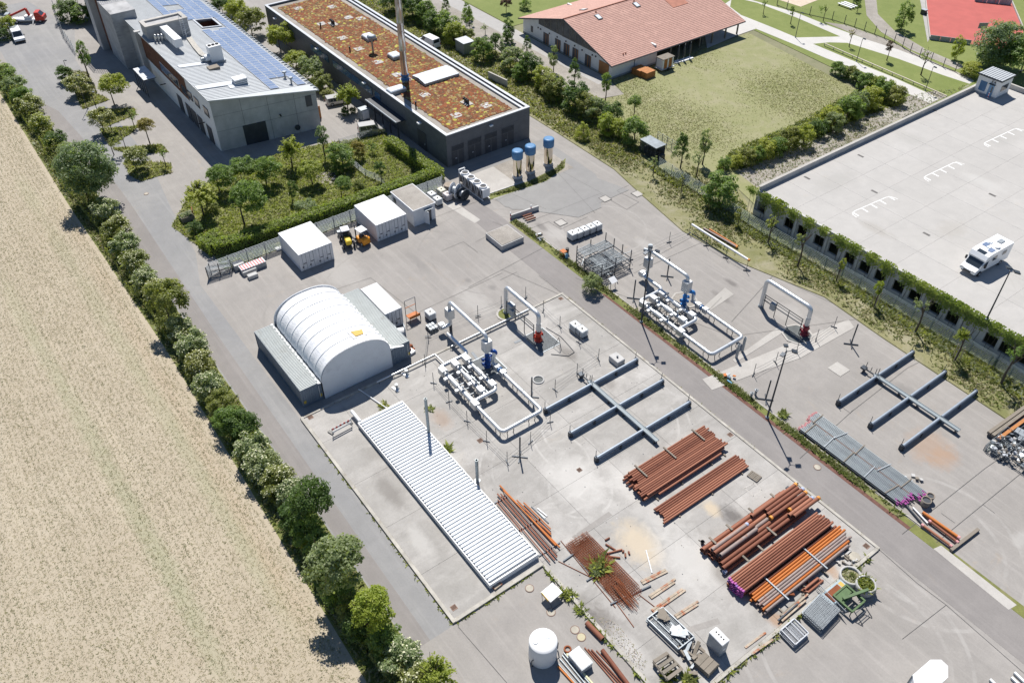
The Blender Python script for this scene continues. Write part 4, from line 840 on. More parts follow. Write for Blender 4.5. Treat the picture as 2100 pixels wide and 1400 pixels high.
def plant(name, cx, cy, r, bx, by, kind, col, label, cat='tree', group=None, ratio=1.0, blossom=False, stake=False, z=0):
 """crown seen at (cx, cy) with half-width r, foot at (bx, by)"""
 p = g(bx, by, z); rm = r * mpp(p)
 zc = max(.3, hgt(p, cy) - z); rv = rm * ratio
 if kind in ('bush', 'low'): rv = max(rv, zc * .8); rv = min(rv, zc * 1.05)
 rv = min(rv, zc * 1.02)
 c = g(cx, cy, z + zc); p = Vector((c.x, c.y, z)) if kind in ('bush', 'low') else p
 t = thing(name, label, cat, p, R.uniform(0, 6.28) if kind not in () else 0, group)
 off = Vector((c.x - p.x, c.y - p.y, 0)); off.rotate(Matrix.Rotation(-t.rotation_euler.z, 3, 'Z'))
 if off.length > rm: off = off.normalized() * rm * .6
 v = R.randrange(3)
 child('trunk', trunk_mesh(v), t, (0, 0, 0), (max(1.0, zc * .45), max(1.0, zc * .45), zc + rv * .3) if kind not in ('bush', 'low') else (rm * .8, rm * .8, zc))
 cr = child('crown', crown(kind, v, col), t, (off.x, off.y, zc), (rm * R.uniform(.95, 1.07), rm * R.uniform(.95, 1.07), rv), R.uniform(0, 6.28))
 if blossom: child('blossom', blossom_mesh(kind, v), cr, (0, 0, 0), (1, 1, 1))
 if stake:
  for a in (0, 2.1, 4.2): child('stake', STAKE, t, (.45 * cos(a), .45 * sin(a), 0), (1, 1, min(2.2, zc * .7)))
 return t
_b = MB().tube([(0, 0, 0), (0, 0, 1)], .05, 6); STAKE = bpy.data.meshes.new('stake'); STAKE.from_pydata(_b.v, [], _b.f); STAKE.materials.append(m_stake)
def ordn(i): return ['first', 'second', 'third', 'fourth', 'fifth', 'sixth', 'seventh', 'eighth', 'ninth', 'tenth'][i] if i < 10 else '%dth' % (i + 1) if i not in (20, 21, 22) else ['21st', '22nd', '23rd'][i - 20]
HB = [(8, 152, 24, 'green', 0), (30, 176, 26, 'grey', 0), (60, 218, 27, 'olive', 1), (44, 196, 22, 'green', 0), (84, 252, 22, 'yellow', 1), (113, 288, 22, 'dark', 0), (134, 312, 20, 'grey', 0),
 (214, 432, 28, 'green', 1), (240, 472, 30, 'olive', 1), (258, 505, 28, 'green', 1), (278, 538, 28, 'olive', 1), (300, 572, 28, 'green', 1), (318, 600, 28, 'olive', 1), (372, 672, 28, 'grey', 1), (390, 708, 32, 'green', 1),
 (408, 748, 32, 'olive', 1), (432, 790, 32, 'green', 1), (455, 828, 30, 'olive', 0), (474, 862, 32, 'green', 0), (496, 876, 34, 'dark', 0), (514, 918, 34, 'green', 1), (540, 955, 36, 'grey', 1), (566, 990, 38, 'olive', 1), (596, 1015, 34, 'green', 1),
 (606, 1060, 34, 'dark', 0), (628, 1092, 34, 'green', 0), (655, 1120, 32, 'green', 0), (672, 1170, 36, 'dark', 0), (694, 1215, 36, 'green', 0), (722, 1252, 34, 'olive', 0), (735, 1275, 36, 'dark', 0), (790, 1312, 40, 'green', 0), (820, 1350, 44, 'grey', 1), (852, 1392, 46, 'olive', 1)]
HL = {'green': 'leafy green', 'grey': 'grey-green', 'olive': 'olive-green', 'dark': 'dark green', 'yellow': 'yellowish'}
HY = -43.1
for i, (x, y, r, c, bl) in enumerate(HB):
 if bl and c == 'green': c = 'grey'
 for _ in range(1):
  zc = 1.6 if r < 26 else 1.8
  p = g(x, y, zc); q = proj((p.x, p.y, 0))
  sec = 'at its upper end' if y < 330 else ('by the road junction' if y < 560 else ('opposite the tent' if y < 800 else 'at its lower half'))
  plant('hedge_bush', x, y, r, q[0], q[1], 'bush', c, ('cream-flowered ' if bl else '') + HL[c] + ' bush, ' + ordn(i) + ' from the top of the field hedge, ' + sec, 'bush', 'bushes of the field hedge', 1.05, bool(bl))
plant('willow_bush', 175, 345, 58, 184, 412, 'willow', 'willow', 'big grey-green round willow at the field hedge beside the planted islands', 'tree', None, .98)
plant('hedge_tree', 348, 612, 40, 352, 668, 'round', 'olive', 'dark upright tree in the field hedge left of the white containers', 'tree', None, 1.25)
plant('hedge_tree', 636, 1030, 42, 630, 1092, 'round', 'dark', 'tall dark green tree in the field hedge opposite the ribbed roof', 'tree', None, 1.35)
plant('hedge_tree', 690, 1150, 60, 680, 1222, 'round', 'grey', 'wide pale green tree in the field hedge, largest by the ribbed roof', 'tree', None, 1.05)
plant('hedge_tree', 765, 1242, 44, 756, 1300, 'round', 'lime', 'bright yellow-green maple in the lower field hedge', 'tree', None, 1.0)
plant('hedge_tree', 898, 1375, 42, 890, 1425, 'spiky', 'yellow', 'dark yellow-green tree at the bottom end of the field hedge', 'tree', None, 1.0)
for a in ((171, 112, 15, 184, 163, 'oval', 'green', 'slim young tree with an oval crown by the stair tower', 1.7, 0), (131, 150, 18, 132, 168, 'bush', 'dark', 'dark shrub at the top of the planted islands', .9, 0),
  (155, 172, 27, 158, 196, 'round', 'olive', 'cream-flowered wide shrub at the top island', .8, 1), (228, 176, 29, 235, 216, 'round', 'yellow', 'broad yellow-green tree in the shade edge of the office', .95, 0),
  (211, 240, 26, 214, 272, 'round', 'olive', 'cream-flowered shrub in the middle island', .85, 1), (272, 236, 13, 276, 262, 'sparse', 'green', 'thin young tree in the middle island', 1.1, 0),
  (297, 257, 19, 308, 296, 'round', 'red', 'reddish-olive round-headed young tree in the islands', .85, 0), (235, 288, 18, 234, 318, 'sparse', 'olive', 'loose olive shrub in the lower island', .9, 0),
  (277, 322, 25, 280, 349, 'round', 'olive', 'cream-flowered shrub in the lowest island', .9, 1), (333, 313, 11, 341, 343, 'sparse', 'green', 'small staked sapling at the tip of the lowest island', 1.1, 0)):
 plant('island_tree', *a[:7], a[7], 'tree', 'trees of the planted islands', a[8], bool(a[9]))
for a in ((140, 22, 28, 142, 44, 'bush', 'dark', 'dark bush behind the wire fence at the far end', 1), (167, 28, 24, 168, 46, 'bush', 'green', 'mid-green bush behind the wire fence at the far end', 1), (194, 20, 20, 195, 40, 'bush', 'dark', 'dark bush beside the stair tower', 1),
  (14, 52, 20, 14, 72, 'bush', 'yellow', 'yellow-green bush left of the red truck', 1), (3, 70, 16, 3, 84, 'bush', 'dark', 'dark bush left of the white van', 1), (2, 15, 12, 2, 26, 'bush', 'olive', 'olive bush in the top left corner', 1),
  (455, 10, 24, 458, 32, 'round', 'dark', 'dark tree behind the solar roof', 1), (484, 24, 28, 486, 52, 'round', 'yellow', 'yellow-green tree behind the far solar roof', 1), (515, 42, 30, 518, 74, 'round', 'olive', 'olive tree behind the middle of the solar roof', 1),
  (574, 76, 30, 576, 108, 'round', 'yellow', 'yellow-green tree between the two big buildings', 1), (608, 122, 26, 609, 140, 'round', 'yellow', 'low yellow-green tree beside the slate wall', .8), (638, 142, 28, 640, 168, 'bush', 'grey', 'grey-green shrub beside the solar roof corner', 1),
  (660, 168, 22, 662, 186, 'bush', 'olive', 'olive shrub by the gable corner', 1), (671, 192, 15, 671, 201, 'low', 'olive', 'low shrub beside the parked car', .6), (713, 187, 29, 714, 228, 'spiky', 'yellow', 'spreading yellow-green tree over two clipped balls by the canopy', .9),
  (708, 229, 9, 708, 238, 'bush', 'dark', 'larger clipped green ball under the canopy tree', 1), (723, 226, 7, 723, 233, 'bush', 'dark', 'smaller clipped green ball under the canopy tree', 1)):
 plant('shrub' if a[5] in ('bush', 'low') else 'garden_tree', *a[:7], a[7], 'shrub' if a[5] in ('bush', 'low') else 'tree', None, a[8])
for a in ((406, 392, 44, 418, 442, 'spiky', 'yellow', 'spreading yellow-green tree at the garden corner by the planter', .75), (505, 405, 44, 502, 462, 'round', 'green', 'mid-green tree in the middle of the garden', 1), (450, 362, 34, 452, 396, 'round', 'green', 'leafy green tree at the garden road side', .9),
  (495, 345, 32, 498, 375, 'round', 'green', 'green tree behind the middle garden tree', .9), (545, 345, 34, 547, 378, 'round', 'green', 'green round tree left of the silver tree', .9), (597, 298, 34, 600, 344, 'spiky', 'yellow', 'spiky yellow-green tree nearest the concrete gable', 1),
  (660, 278, 20, 668, 326, 'oval', 'willow', 'silver-leaved young tree by the courtyard', 1.15), (637, 347, 30, 641, 378, 'round', 'yellow', 'light green tree in the back of the garden', .85), (600, 388, 16, 600, 414, 'oval', 'dark', 'dark narrow shrub in the garden meadow', 1.3),
  (625, 423, 30, 625, 440, 'low', 'grey', 'low grey-green shrub near the clipped hedge', .6), (702, 377, 22, 701, 404, 'round', 'green', 'small round tree beside the garden seat', .9), (738, 384, 17, 738, 402, 'bush', 'olive', 'olive shrub near the white hut', 1.1),
  (778, 345, 16, 783, 374, 'oval', 'dark', 'dark small tree on the open garden lawn', 1.1), (700, 318, 34, 702, 346, 'bush', 'green', 'large mixed shrub at the garden path', .8), (762, 300, 15, 764, 316, 'sparse', 'green', 'sapling at the garden gate fence', 1), (733, 305, 18, 735, 326, 'bush', 'red', 'reddish shrub by the garden path', 1),
  (398, 466, 20, 398, 480, 'low', 'dark', 'dark low shrub at the hedge end', .8), (432, 420, 20, 433, 434, 'low', 'olive', 'low olive shrub under the corner tree', .8), (690, 345, 16, 690, 358, 'low', 'green', 'small green shrub beside the garden seat', .8)):
 plant('garden_shrub' if a[5] in ('bush', 'low') else 'garden_tree', a[0], a[1], a[2] * .84, *a[3:7], a[7], 'shrub' if a[5] in ('bush', 'low') else 'tree', None, a[8])
SB = [(800, 2, 24, 'dark', 'round'), (845, 12, 28, 'dark', 'bush'), (872, 28, 24, 'green', 'bush'), (892, 48, 25, 'dark', 'bush'), (918, 52, 28, 'green', 'bush'), (930, 68, 24, 'yellow', 'bush'), (958, 74, 16, 'olive', 'bush'), (992, 100, 24, 'green', 'bush'), (1017, 92, 24, 'dark', 'conic'), (1040, 76, 16, 'green', 'conic'),
 (1048, 122, 24, 'grey', 'bush'), (1066, 148, 18, 'green', 'bush'), (1090, 135, 26, 'dark', 'bush'), (1118, 160, 24, 'yellow', 'bush'), (1134, 178, 26, 'olive', 'bush'), (1148, 184, 22, 'green', 'bush'), (1180, 198, 30, 'dark', 'bush'), (1205, 215, 26, 'olive', 'bush'), (1218, 225, 24, 'grey', 'bush'), (1254, 232, 24, 'dark', 'bush'),
 (1248, 256, 22, 'lime', 'bush'), (1272, 262, 20, 'yellow', 'bush'), (1302, 268, 28, 'green', 'bush'), (1196, 268, 18, 'yellow', 'conic'), (1480, 388, 36, 'green', 'bush'), (960, 32, 12, 'green', 'oval')]
HLK = dict(HL, lime='bright lime-green', red='reddish')
for i, (x, y, r, c, k) in enumerate(SB):
 sec = 'beside the far end of the planted roof' if x < 960 else ('behind the small grey cabin' if x < 1060 else ('along the track facing the glazed doors' if x < 1230 else ('above the wire shelter' if x < 1400 else 'by the deck corner')))
 plant('belt_shrub', x, y, r, x, y + r * .95, k if k != 'bush' else 'bush', c, HLK[c] + (' conical' if k == 'conic' else '') + ' shrub, ' + ordn(i) + ' of the belt, ' + sec, 'shrub', 'shrub belt beside the track', 1.25 if k == 'conic' else 1.0)
for a in ((1081, 92, 12, 1080, 119, 'conic', 'dark', 'first dark conical street tree facing the glazed doors'), (1135, 115, 14, 1135, 148, 'oval', 'grey', 'pale young street tree facing the glazed doors'), (1178, 141, 14, 1178, 180, 'conic', 'dark', 'second dark conical street tree, facing the garage door'),
  (1243, 170, 13, 1241, 210, 'oval', 'green', 'young street tree at the lawn corner'), (1302, 210, 14, 1299, 243, 'round', 'green', 'lone young tree on the lower lawn edge'), (993, 56, 9, 995, 72, 'sparse', 'green', 'spindly sapling beside the track'), (958, 28, 15, 963, 55, 'conic', 'green', 'conical tree at the top of the track'), (914, 10, 11, 916, 26, 'conic', 'dark', 'dark conical tree at the top left of the track'), (1042, 62, 15, 1042, 84, 'oval', 'dark', 'dark oval tree by the court entrance'),
  (1398, 302, 20, 1395, 346, 'conic', 'dark', 'dark conifer at the end of the wire shelter'), (1446, 292, 17, 1440, 338, 'oval', 'grey', 'grey-green tree right of the conifer'), (1430, 322, 15, 1428, 362, 'sparse', 'grey', 'thin grey tree in front of the conifer pair'),
  (1038, 6, 12, 1038, 26, 'round', 'purple', 'small dark purple tree on the top lawn'), (1076, 9, 13, 1077, 20, 'low', 'green', 'low green shrub on the top lawn')):
 plant('street_tree', *a[:7], a[7], 'tree', None, 1.5 if a[5] in ('conic', 'oval') else 1.0)
VT = [(1341, 330, 12, 1339, 362), (1398, 366, 10, 1397, 394), (1452, 402, 11, 1451, 428), (1514, 440, 9, 1512, 464), (1583, 454, 15, 1574, 500), (1641, 490, 15, 1635, 547), (1728, 542, 9, 1714, 578), (1803, 590, 11, 1793, 628), (1890, 625, 18, 1876, 682), (1975, 685, 17, 1958, 738), (2082, 722, 20, 2052, 788)]
VC = ['sparse', 'sparse', 'oval', 'oval', 'sparse', 'sparse', 'oval', 'oval', 'sparse', 'spiky', 'sparse']; VK = ['grey', 'olive', 'green', 'olive', 'yellow', 'olive', 'yellow', 'lime', 'grey', 'yellow', 'green']
NM = ['first', 'second', 'third', 'fourth', 'fifth', 'sixth', 'seventh', 'eighth', 'ninth', 'tenth', 'last']
for i, a in enumerate(VT): plant('verge_tree', *a, VC[i], VK[i], NM[i] + ' young tree in the row along the wire fence, counted from the wire shelter', 'tree', 'young trees of the grass verge', 1.15 if VC[i] != 'oval' else 1.5, False, i in (6, 7, 9))
LB = [(1485, 335, 14, 'green'), (1512, 330, 15, 'yellow'), (1533, 320, 20, 'olive'), (1552, 318, 18, 'green'), (1572, 305, 22, 'yellow'), (1595, 300, 20, 'green'), (1618, 285, 24, 'olive'), (1650, 280, 24, 'yellow'), (1678, 262, 19, 'dark'), (1702, 238, 22, 'yellow'), (1712, 250, 22, 'grey'), (1742, 222, 28, 'green'), (1758, 208, 24, 'grey'), (1786, 200, 24, 'yellow'), (1812, 182, 22, 'green'), (1838, 196, 20, 'olive'), (1716, 140, 14, 'green'), (1731, 148, 14, 'dark'), (1748, 150, 15, 'olive'), (1760, 160, 14, 'dark'), (1774, 168, 18, 'green'), (1800, 172, 18, 'yellow')]
for i, (x, y, r, c) in enumerate(LB): plant('lawn_bush', x, y, r, x, y + r * .9, 'bush', c, HLK[c] + ' bush, ' + ordn(i) + ' along the lawn edge, ' + ('by the lower lawn corner' if x < 1560 else ('along the gravel bank' if x < 1690 else ('at the lawn corner by the white path' if y > 175 else 'in the short row beside the white path'))), 'bush', 'bushes edging the dry lawn', 1.0)
for a in ((1855, 32, 22, 1847, 62, 'oval', 'green', 'round-headed tree beside the red court', 1.15), (2052, 92, 50, 2038, 138, 'willow', 'willow', 'large drooping birch beside the red court', 1.0), (1966, 98, 16, 1957, 124, 'oval', 'lime', 'bright young tree in front of the red court', 1.4), (1992, 142, 20, 1992, 156, 'bush', 'yellow', 'yellow-green shrub behind the stair house', .8),
  (2092, 110, 44, 2092, 150, 'round', 'green', 'green tree at the right edge behind the stair house', 1.0), (1687, 18, 9, 1688, 44, 'sparse', 'green', 'staked sapling behind the park fence', 1.2), (1760, 12, 8, 1757, 26, 'sparse', 'green', 'tiny tree near the park benches', 1), (1758, 4, 10, 1760, 12, 'bush', 'dark', 'dark shrub beside the white park benches', .8),
  (1567, 6, 7, 1565, 30, 'sparse', 'green', 'sapling in the first green island', 1.2), (1625, 22, 6, 1621, 50, 'oval', 'green', 'slim sapling behind the lamp in the green island', 1.5), (1747, 68, 8, 1741, 97, 'sparse', 'red', 'thin leafless sapling at the path fork', 1.2), (1824, 95, 9, 1818, 125, 'oval', 'purple', 'small purple sapling in the long green island', 1.2), (1897, 112, 12, 1888, 155, 'sparse', 'grey', 'grey sapling in the long green island', 1.2)):
 plant('park_tree', *a[:7], a[7], 'tree', None, a[8])
plant('roadside_shrub', 1213, 580, 20, 1215, 598, 'bush', 'grey', 'pale grey-green shrub growing beside the access road and the frame rack', 'shrub', None, 1.0)
def hedge_run(path, w, h, n, seed):
 rg = np.random.default_rng(seed); path = [np.array(p) for p in path]; P = []; N = []
 L = [np.linalg.norm(b - a) for a, b in zip(path[:-1], path[1:])]
 for a, b, l in zip(path[:-1], path[1:], L):
  k = int(n * l); d = (b - a) / l; s = np.array([-d[1], d[0]]); t = rg.uniform(-w * .4, l + w * .4, k); f = rg.integers(0, 3, k); u = rg.uniform(-1, 1, k); zz = rg.uniform(.05, 1, k)
  off = np.where(f == 0, u * w / 2, np.where(f == 1, w / 2, -w / 2)); z = np.where(f == 0, h, zz * h)
  off = off + rg.normal(size=k) * .06; z = z + rg.normal(size=k) * .07 + .08 * np.sin(t * 1.3)
  xy = a[None] + d[None] * t[:, None] + s[None] * off[:, None]; P.append(np.column_stack([xy, z])); nn = np.zeros((k, 3)); nn[:, 2] = np.where(f == 0, 1, .35); sg = np.where(f == 1, 1, -1) * (f > 0); nn[:, :2] = s[None] * sg[:, None]
  N.append(nn + rg.normal(size=(k, 3)) * .45)
 P = np.concatenate(P); N = np.concatenate(N); V = quads(P, N, .24, rg, .7); return V
q = [g(x, y, 1.6) for x, y in ((425, 478), (412, 487), (430, 500), (480, 490), (905, 350), (800, 285))]
main = [(q[0].x + .6, q[0].y + 1.0), (q[1].x + .4, q[1].y + .3), (q[2].x, q[2].y + .2), (q[3].x, q[3].y), (q[4].x - .6, q[4].y - .4)]; side = [(q[4].x - .7, q[4].y - .4), (q[5].x, q[5].y)]
for nm, pth, lab in (('clipped_hedge', main, 'long clipped green hedge behind the slatted fence'), ('clipped_hedge', side, 'short clipped hedge running beside the slate building')):
 V = hedge_run(pth, 1.7, 1.75, 300, 5); o3 = V.mean(0) * [1, 1, 0]; t = thing(nm, lab, 'hedge', tuple(o3))
 me = np_mesh('foliage', V - o3, np.arange(len(V)).reshape(-1, 4), [LM['hedge']]); child('foliage', me, t, (0, 0, 0), (1, 1, 1))
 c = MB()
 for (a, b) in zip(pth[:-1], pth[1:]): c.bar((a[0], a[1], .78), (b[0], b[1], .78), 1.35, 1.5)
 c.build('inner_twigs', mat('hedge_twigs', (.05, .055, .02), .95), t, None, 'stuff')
pth = [(x, -43.2 + .35 * sin(x * .21) + .2 * sin(x * .6)) for x in np.arange(-116, 42, 3.0)]
V = np.concatenate([hedge_run(pth, 2.3, 1.25, 90, 6), hedge_run([(x, y + .2) for x, y in pth], 1.3, 2.0, 45, 7)]); V[:, 2] *= (1 + .22 * np.sin(V[:, 0] * .55) + .15 * np.sin(V[:, 0] * 1.3)); o3 = V.mean(0) * [1, 1, 0]
t = thing('field_hedge', 'continuous leafy undergrowth of the hedge between the field and the left road', 'hedge', tuple(o3))
child('foliage', np_mesh('foliage', V - o3, np.arange(len(V)).reshape(-1, 4), [LM['olive']]), t, (0, 0, 0), (1, 1, 1))
IV = [(1545, 388, 12), (1572, 400, 14), (1596, 425, 20), (1628, 438, 18), (1658, 458, 14), (1690, 475, 16), (1728, 492, 18), (1755, 508, 14), (1788, 532, 16), (1822, 545, 18), (1862, 570, 20), (1890, 590, 16), (1915, 600, 18), (1940, 612, 18), (1965, 628, 20), (1990, 640, 22), (2012, 655, 20), (2045, 668, 18), (2075, 690, 20), (2098, 700, 20)]
IVM = []
for v in range(3):
 rg = np.random.default_rng(90 + v); n = 420; a = rg.normal(size=n) * .42; z = -np.abs(rg.normal(size=n)) * .55 + .12; y = -.1 - rg.random(n) * .3 * np.exp(z * .7) - (rg.random(n) < .1) * .1; b = rg.random(n) < .22; z = np.where(b, .12 + rg.random(n) * .12, z); y = np.where(b, rg.uniform(-.3, .45, n), y)
 IVM.append(np_mesh('foliage', quads(np.column_stack([a, y, z]), np.column_stack([rg.normal(size=n) * .4, -np.ones(n), .7 + rg.normal(size=n) * .4]), .17, rg, .9), np.arange(n * 4).reshape(-1, 4), [LM['hedge']]))
for i, (x, y, r) in enumerate(IV):
 p = on_y(x, y, 34.0); s_ = r * mpp(p) / 1.05
 t = thing('ivy_plant', ordn(i) + ' ivy clump on the parking deck wall, counted from its left corner', 'ivy', (p.x, 34.0, DZ), 0, 'ivy on the parking deck wall'); child('foliage', IVM[i % 3], t, (0, 0, 0), (s_ * R.uniform(1.0, 1.45), 1.0, s_ * R.uniform(.9, 1.5)))
 st = MB(); [st.tube([(p.x + k * .3, 33.98, 3.9), (p.x + k * .35 + .1, 33.99, 2.2), (p.x + k * .2, 33.99, .2)], .025, 4) for k in (-1, 1)]; st.build('stem', m_bark, t)
def tufts(name, poly, n, h0, h1, cols, seed, z=.085, blades=3, lean=.5, wd=.30, patch=None, rows=0):
 rg = np.random.default_rng(seed); xs = np.array([p[0] for p in poly]); ys = np.array([p[1] for p in poly])
 x = rg.uniform(xs.min(), xs.max(), n * 4); y = rg.uniform(ys.min(), ys.max(), n * 4); k = inside(poly, x, y)
 if patch: f = (np.sin(x * patch) + np.sin(y * patch * 1.3 + 1) + np.sin((x + y) * patch * .6) if not rows else np.sin(y * 2.1 + np.sin(x * .05)) + np.sin(y * .8 + 1) + .5 * np.sin(x * .12)) + rg.normal(size=len(x)) * .9; k &= f > .1
 x, y = x[k][:n], y[k][:n]; n = len(x); V = np.zeros((n, blades, 3, 3)); h = rg.uniform(h0, h1, n)
 if 'crop' in name: q = rg.random(n) < .5; y = np.where(q, np.round(y / .55) * .55 + rg.normal(size=n) * .11 + .12 * np.sin(x * .11), y)
 for b in range(blades):
  a = rg.uniform(0, 6.28, n); w = h * wd; dx, dy = np.cos(a), np.sin(a); ll = rg.uniform(.3, 1.1 + lean, n) * h; la = a + pi / 2
  ox, oy = x + rg.normal(size=n) * h * .25, y + rg.normal(size=n) * h * .25
  V[:, b, 0] = np.column_stack([ox - dx * w, oy - dy * w, np.full(n, z - .02)]); V[:, b, 1] = np.column_stack([ox + dx * w, oy + dy * w, np.full(n, z - .02)]); V[:, b, 2] = np.column_stack([ox + np.cos(la) * ll, oy + np.sin(la) * ll, z + h * rg.uniform(.25, .9, n)])
 me = np_mesh(name, V.reshape(-1, 3), np.arange(n * blades * 3).reshape(-1, 3), cols, np.repeat(rg.integers(0, len(cols), n), blades))
 o = bpy.data.objects.new(name, me); COL.objects.link(o); o['kind'] = 'stuff'; return o
gm = leaf_mat('grass_green', (.15, .18, .04), (.23, .25, .065), .3); gd = leaf_mat('grass_dry', (.33, .30, .15), (.42, .37, .21), .3); gl = leaf_mat('grass_lush', (.13, .175, .03), (.20, .24, .045), .3); gs = leaf_mat('straw', (.46, .395, .275), (.54, .47, .335), .2); gw = leaf_mat('weed_white', (.28, .31, .2), (.38, .41, .3), .3); gc = leaf_mat('crop_leaf', (.17, .20, .09), (.26, .27, .14), .3)
sheet('fence_verge', rect(-35.5, -31.05, -33, 1.2), .1, m_grassg); tufts('fence_weeds', rect(-33.5, -31.2, -33, 1), 1300, .2, .5, [gl, LM['dark'], LM['green']], 20)
tufts('meadow_grass', GARDEN, 16000, .12, .36, [gm, LM['lime'], LM['yellow'], gd, LM['yellow'], gm], 21)
tufts('verge_grass', [(80, 26.2), (47, 26.2), (30, 26.8), (20.5, 27.6), (8.5, 24.2), (-1, 23.3), (-12, 25.2), (-19.5, 26.8), (-34, 26.8), (-34, 37), (-4, 37), (1.8, 34), (80, 33.4)], 12000, .1, .34, [gm, gd, gd, gl, gm], 22, patch=.5)
tufts('verge_grass', [(-19, 31), (-4, 37), (1.8, 33.6), (80, 33.6), (80, 29.6), (20, 30.2), (0, 29.5)], 7000, .2, .5, [gm, gl, LM['yellow'], gm, gw], 23, patch=.35)
tufts('belt_grass', [(-130, 27), (-34, 27), (-20, 28), (-20, 34), (-40, 37.3), (-130, 37.3)], 14000, .2, .5, [gm, gm, LM['yellow'], gd], 24)
tufts('hedge_grass', [(-120, -44.9), (-60, -45.3), (-20, -44.7), (20, -45.3), (45, -46), (45, -41.4), (-116, -41.3)], 9000, .15, .45, [gm, gl, gd], 25)
tufts('strip_weeds', rect(-17.3, 47, 4.85, 5.6), 3600, .08, .38, [gm, gd, gl, gm], 26, .05, patch=.8)
tufts('lawn_grass', LAWN, 26000, .05, .16, [gd, gm, gd, LM['olive']], 27, patch=.22)
tufts('bank_weeds', PX((1552, 385), (1508, 352), (1640, 290), (1760, 245), (1870, 195), (1990, 175)), 1500, .1, .3, [gd, gm, gw], 28)
tufts('lawn_edge_grass', PX((1470, 350), (1530, 345), (1640, 300), (1760, 245), (1860, 210), (1830, 165), (1760, 185), (1640, 250), (1500, 310)), 5000, .2, .5, [gm, LM['yellow'], gl], 29)
tufts('island_grass', PX((128, 140), (180, 150), (200, 190), (180, 205), (165, 195)), 900, .15, .4, [gm, gd], 30)
for i, q in enumerate((PX((150, 180), (205, 195), (225, 205), (170, 225)), PX((180, 230), (275, 222), (280, 235), (215, 262)), PX((205, 265), (285, 258), (272, 272), (225, 300)), PX((232, 305), (330, 297), (345, 312), (268, 318)), PX((255, 330), (352, 335), (350, 355), (290, 372), (265, 360)))):
 sheet('planted_island', q, .1, m_grassg); tufts('island_grass', q, 700, .15, .4, [gm, gd, LM['yellow']], 31 + i)
FLD = [(-112, -45.6), (-60, -46), (-20, -45.4), (20, -46.1), (40, -46.5), (20, -73), (-20, -68), (-60, -60), (-112, -52)]
rgF = np.random.default_rng(5)
tufts('crop_stubble', FLD, 105000, .05, .12, [gs, gs, gs, gc, gd, gs], 41, .01, 3, .8, .26)
tufts('crop_green', FLD, 14000, .05, .12, [gc, gc, gm], 42, .01, 3, .7, .28, .16, 1)
def weedline(a, b, n, h, seed, cols, w=.12, z=.12):
 d = np.array([b[0] - a[0], b[1] - a[1]]); L = np.linalg.norm(d); d = d / L; s = np.array([-d[1], d[0]]) * w; A = np.array(a); B = np.array(b)
 tufts('joint_weeds', [tuple(A - s), tuple(B - s), tuple(B + s), tuple(A + s)] if True else None, n, h * .5, h, cols, seed, z)
weedline((4, -37.05), (30.4, -37.05), 70, .25, 61, [gm, LM['yellow']], .08, .05); weedline((30.6, -36.6), (30.6, -28), 60, .25, 62, [gm, LM['yellow']], .08, .05); weedline((31, -26.95), (47.5, -26.95), 90, .4, 63, [gm, LM['yellow'], gl], .14, .1)
weedline((48.3, -26), (48.3, -1), 120, .4, 64, [gm, gd, LM['yellow'], gl], .16, .1); weedline((1, .3), (46, .3), 60, .2, 65, [gm, gd], .08, .05)
for x, y, s_ in ((1228, 1165, .9), (1232, 1158, .9), (1222, 1170, .7), (880, 838, .4), (1412, 1395, .8), (1372, 1385, .6), (1607, 850, .5), (1165, 1220, .5), (1190, 1250, .4), (918, 922, .6), (787, 832, .4)):
 p = g(x, y, .15); tufts('weed_clump', rect(p.x - .45, p.x + .45, p.y - .45, p.y + .45), 26, s_ * .5, s_, [gm, LM['yellow'], LM['olive']], int(x + y), .15)
# --- containers, tent, hut
SZ = .15                                                # top of the concrete slab
m_cwhite = mat('container_white', (.66, .67, .69), .5, v=.07, vs=1.5, c2=(.48, .44, .40), c2s=1.8, c2lo=.62, c2hi=.85, stretch=(1, 1, .3))
m_croof = mat('container_roof_white', (.78, .79, .80), .5, v=.04)
m_cgrey = mat('container_roof_grey', (.42, .45, .44), .5, v=.07, vs=.7, c2=(.34, .35, .33), c2s=.8)
m_cblue = mat('container_blue_grey', (.17, .21, .26), .5, v=.12, vs=.8)
m_crust = mat('container_roof_rust', (.76, .76, .75), .5, v=.05, c2=(.48, .20, .09), c2s=.9, c2lo=.66, c2hi=.76, stretch=(.5, 2, 1))
def corr(mb, a, b, z0, z1, out, pitch=.28, dep=.05):
 a, b = Vector((a[0], a[1], 0)), Vector((b[0], b[1], 0)); L = (b - a).length; d = (b - a) / L; o = Vector(out); n = int(L / pitch); pts = []
 for i in range(n):
  s = L * i / n; w = L / n
  for f, k in ((0, 0), (.3, 0), (.5, 1), (.8, 1)): pts.append(a + d * (s + f * w) + o * (dep * (k - 1)))
 pts.append(b - o * dep); m = len(pts)
 vs = [(p.x, p.y, z0) for p in pts] + [(p.x, p.y, z1) for p in pts]
 flip = d.cross(Vector((0, 0, 1))).dot(o) < 0
 mb.add(vs, [((i, i + 1, m + i + 1, m + i) if not flip else (m + i, m + i + 1, i + 1, i)) for i in range(m - 1)])
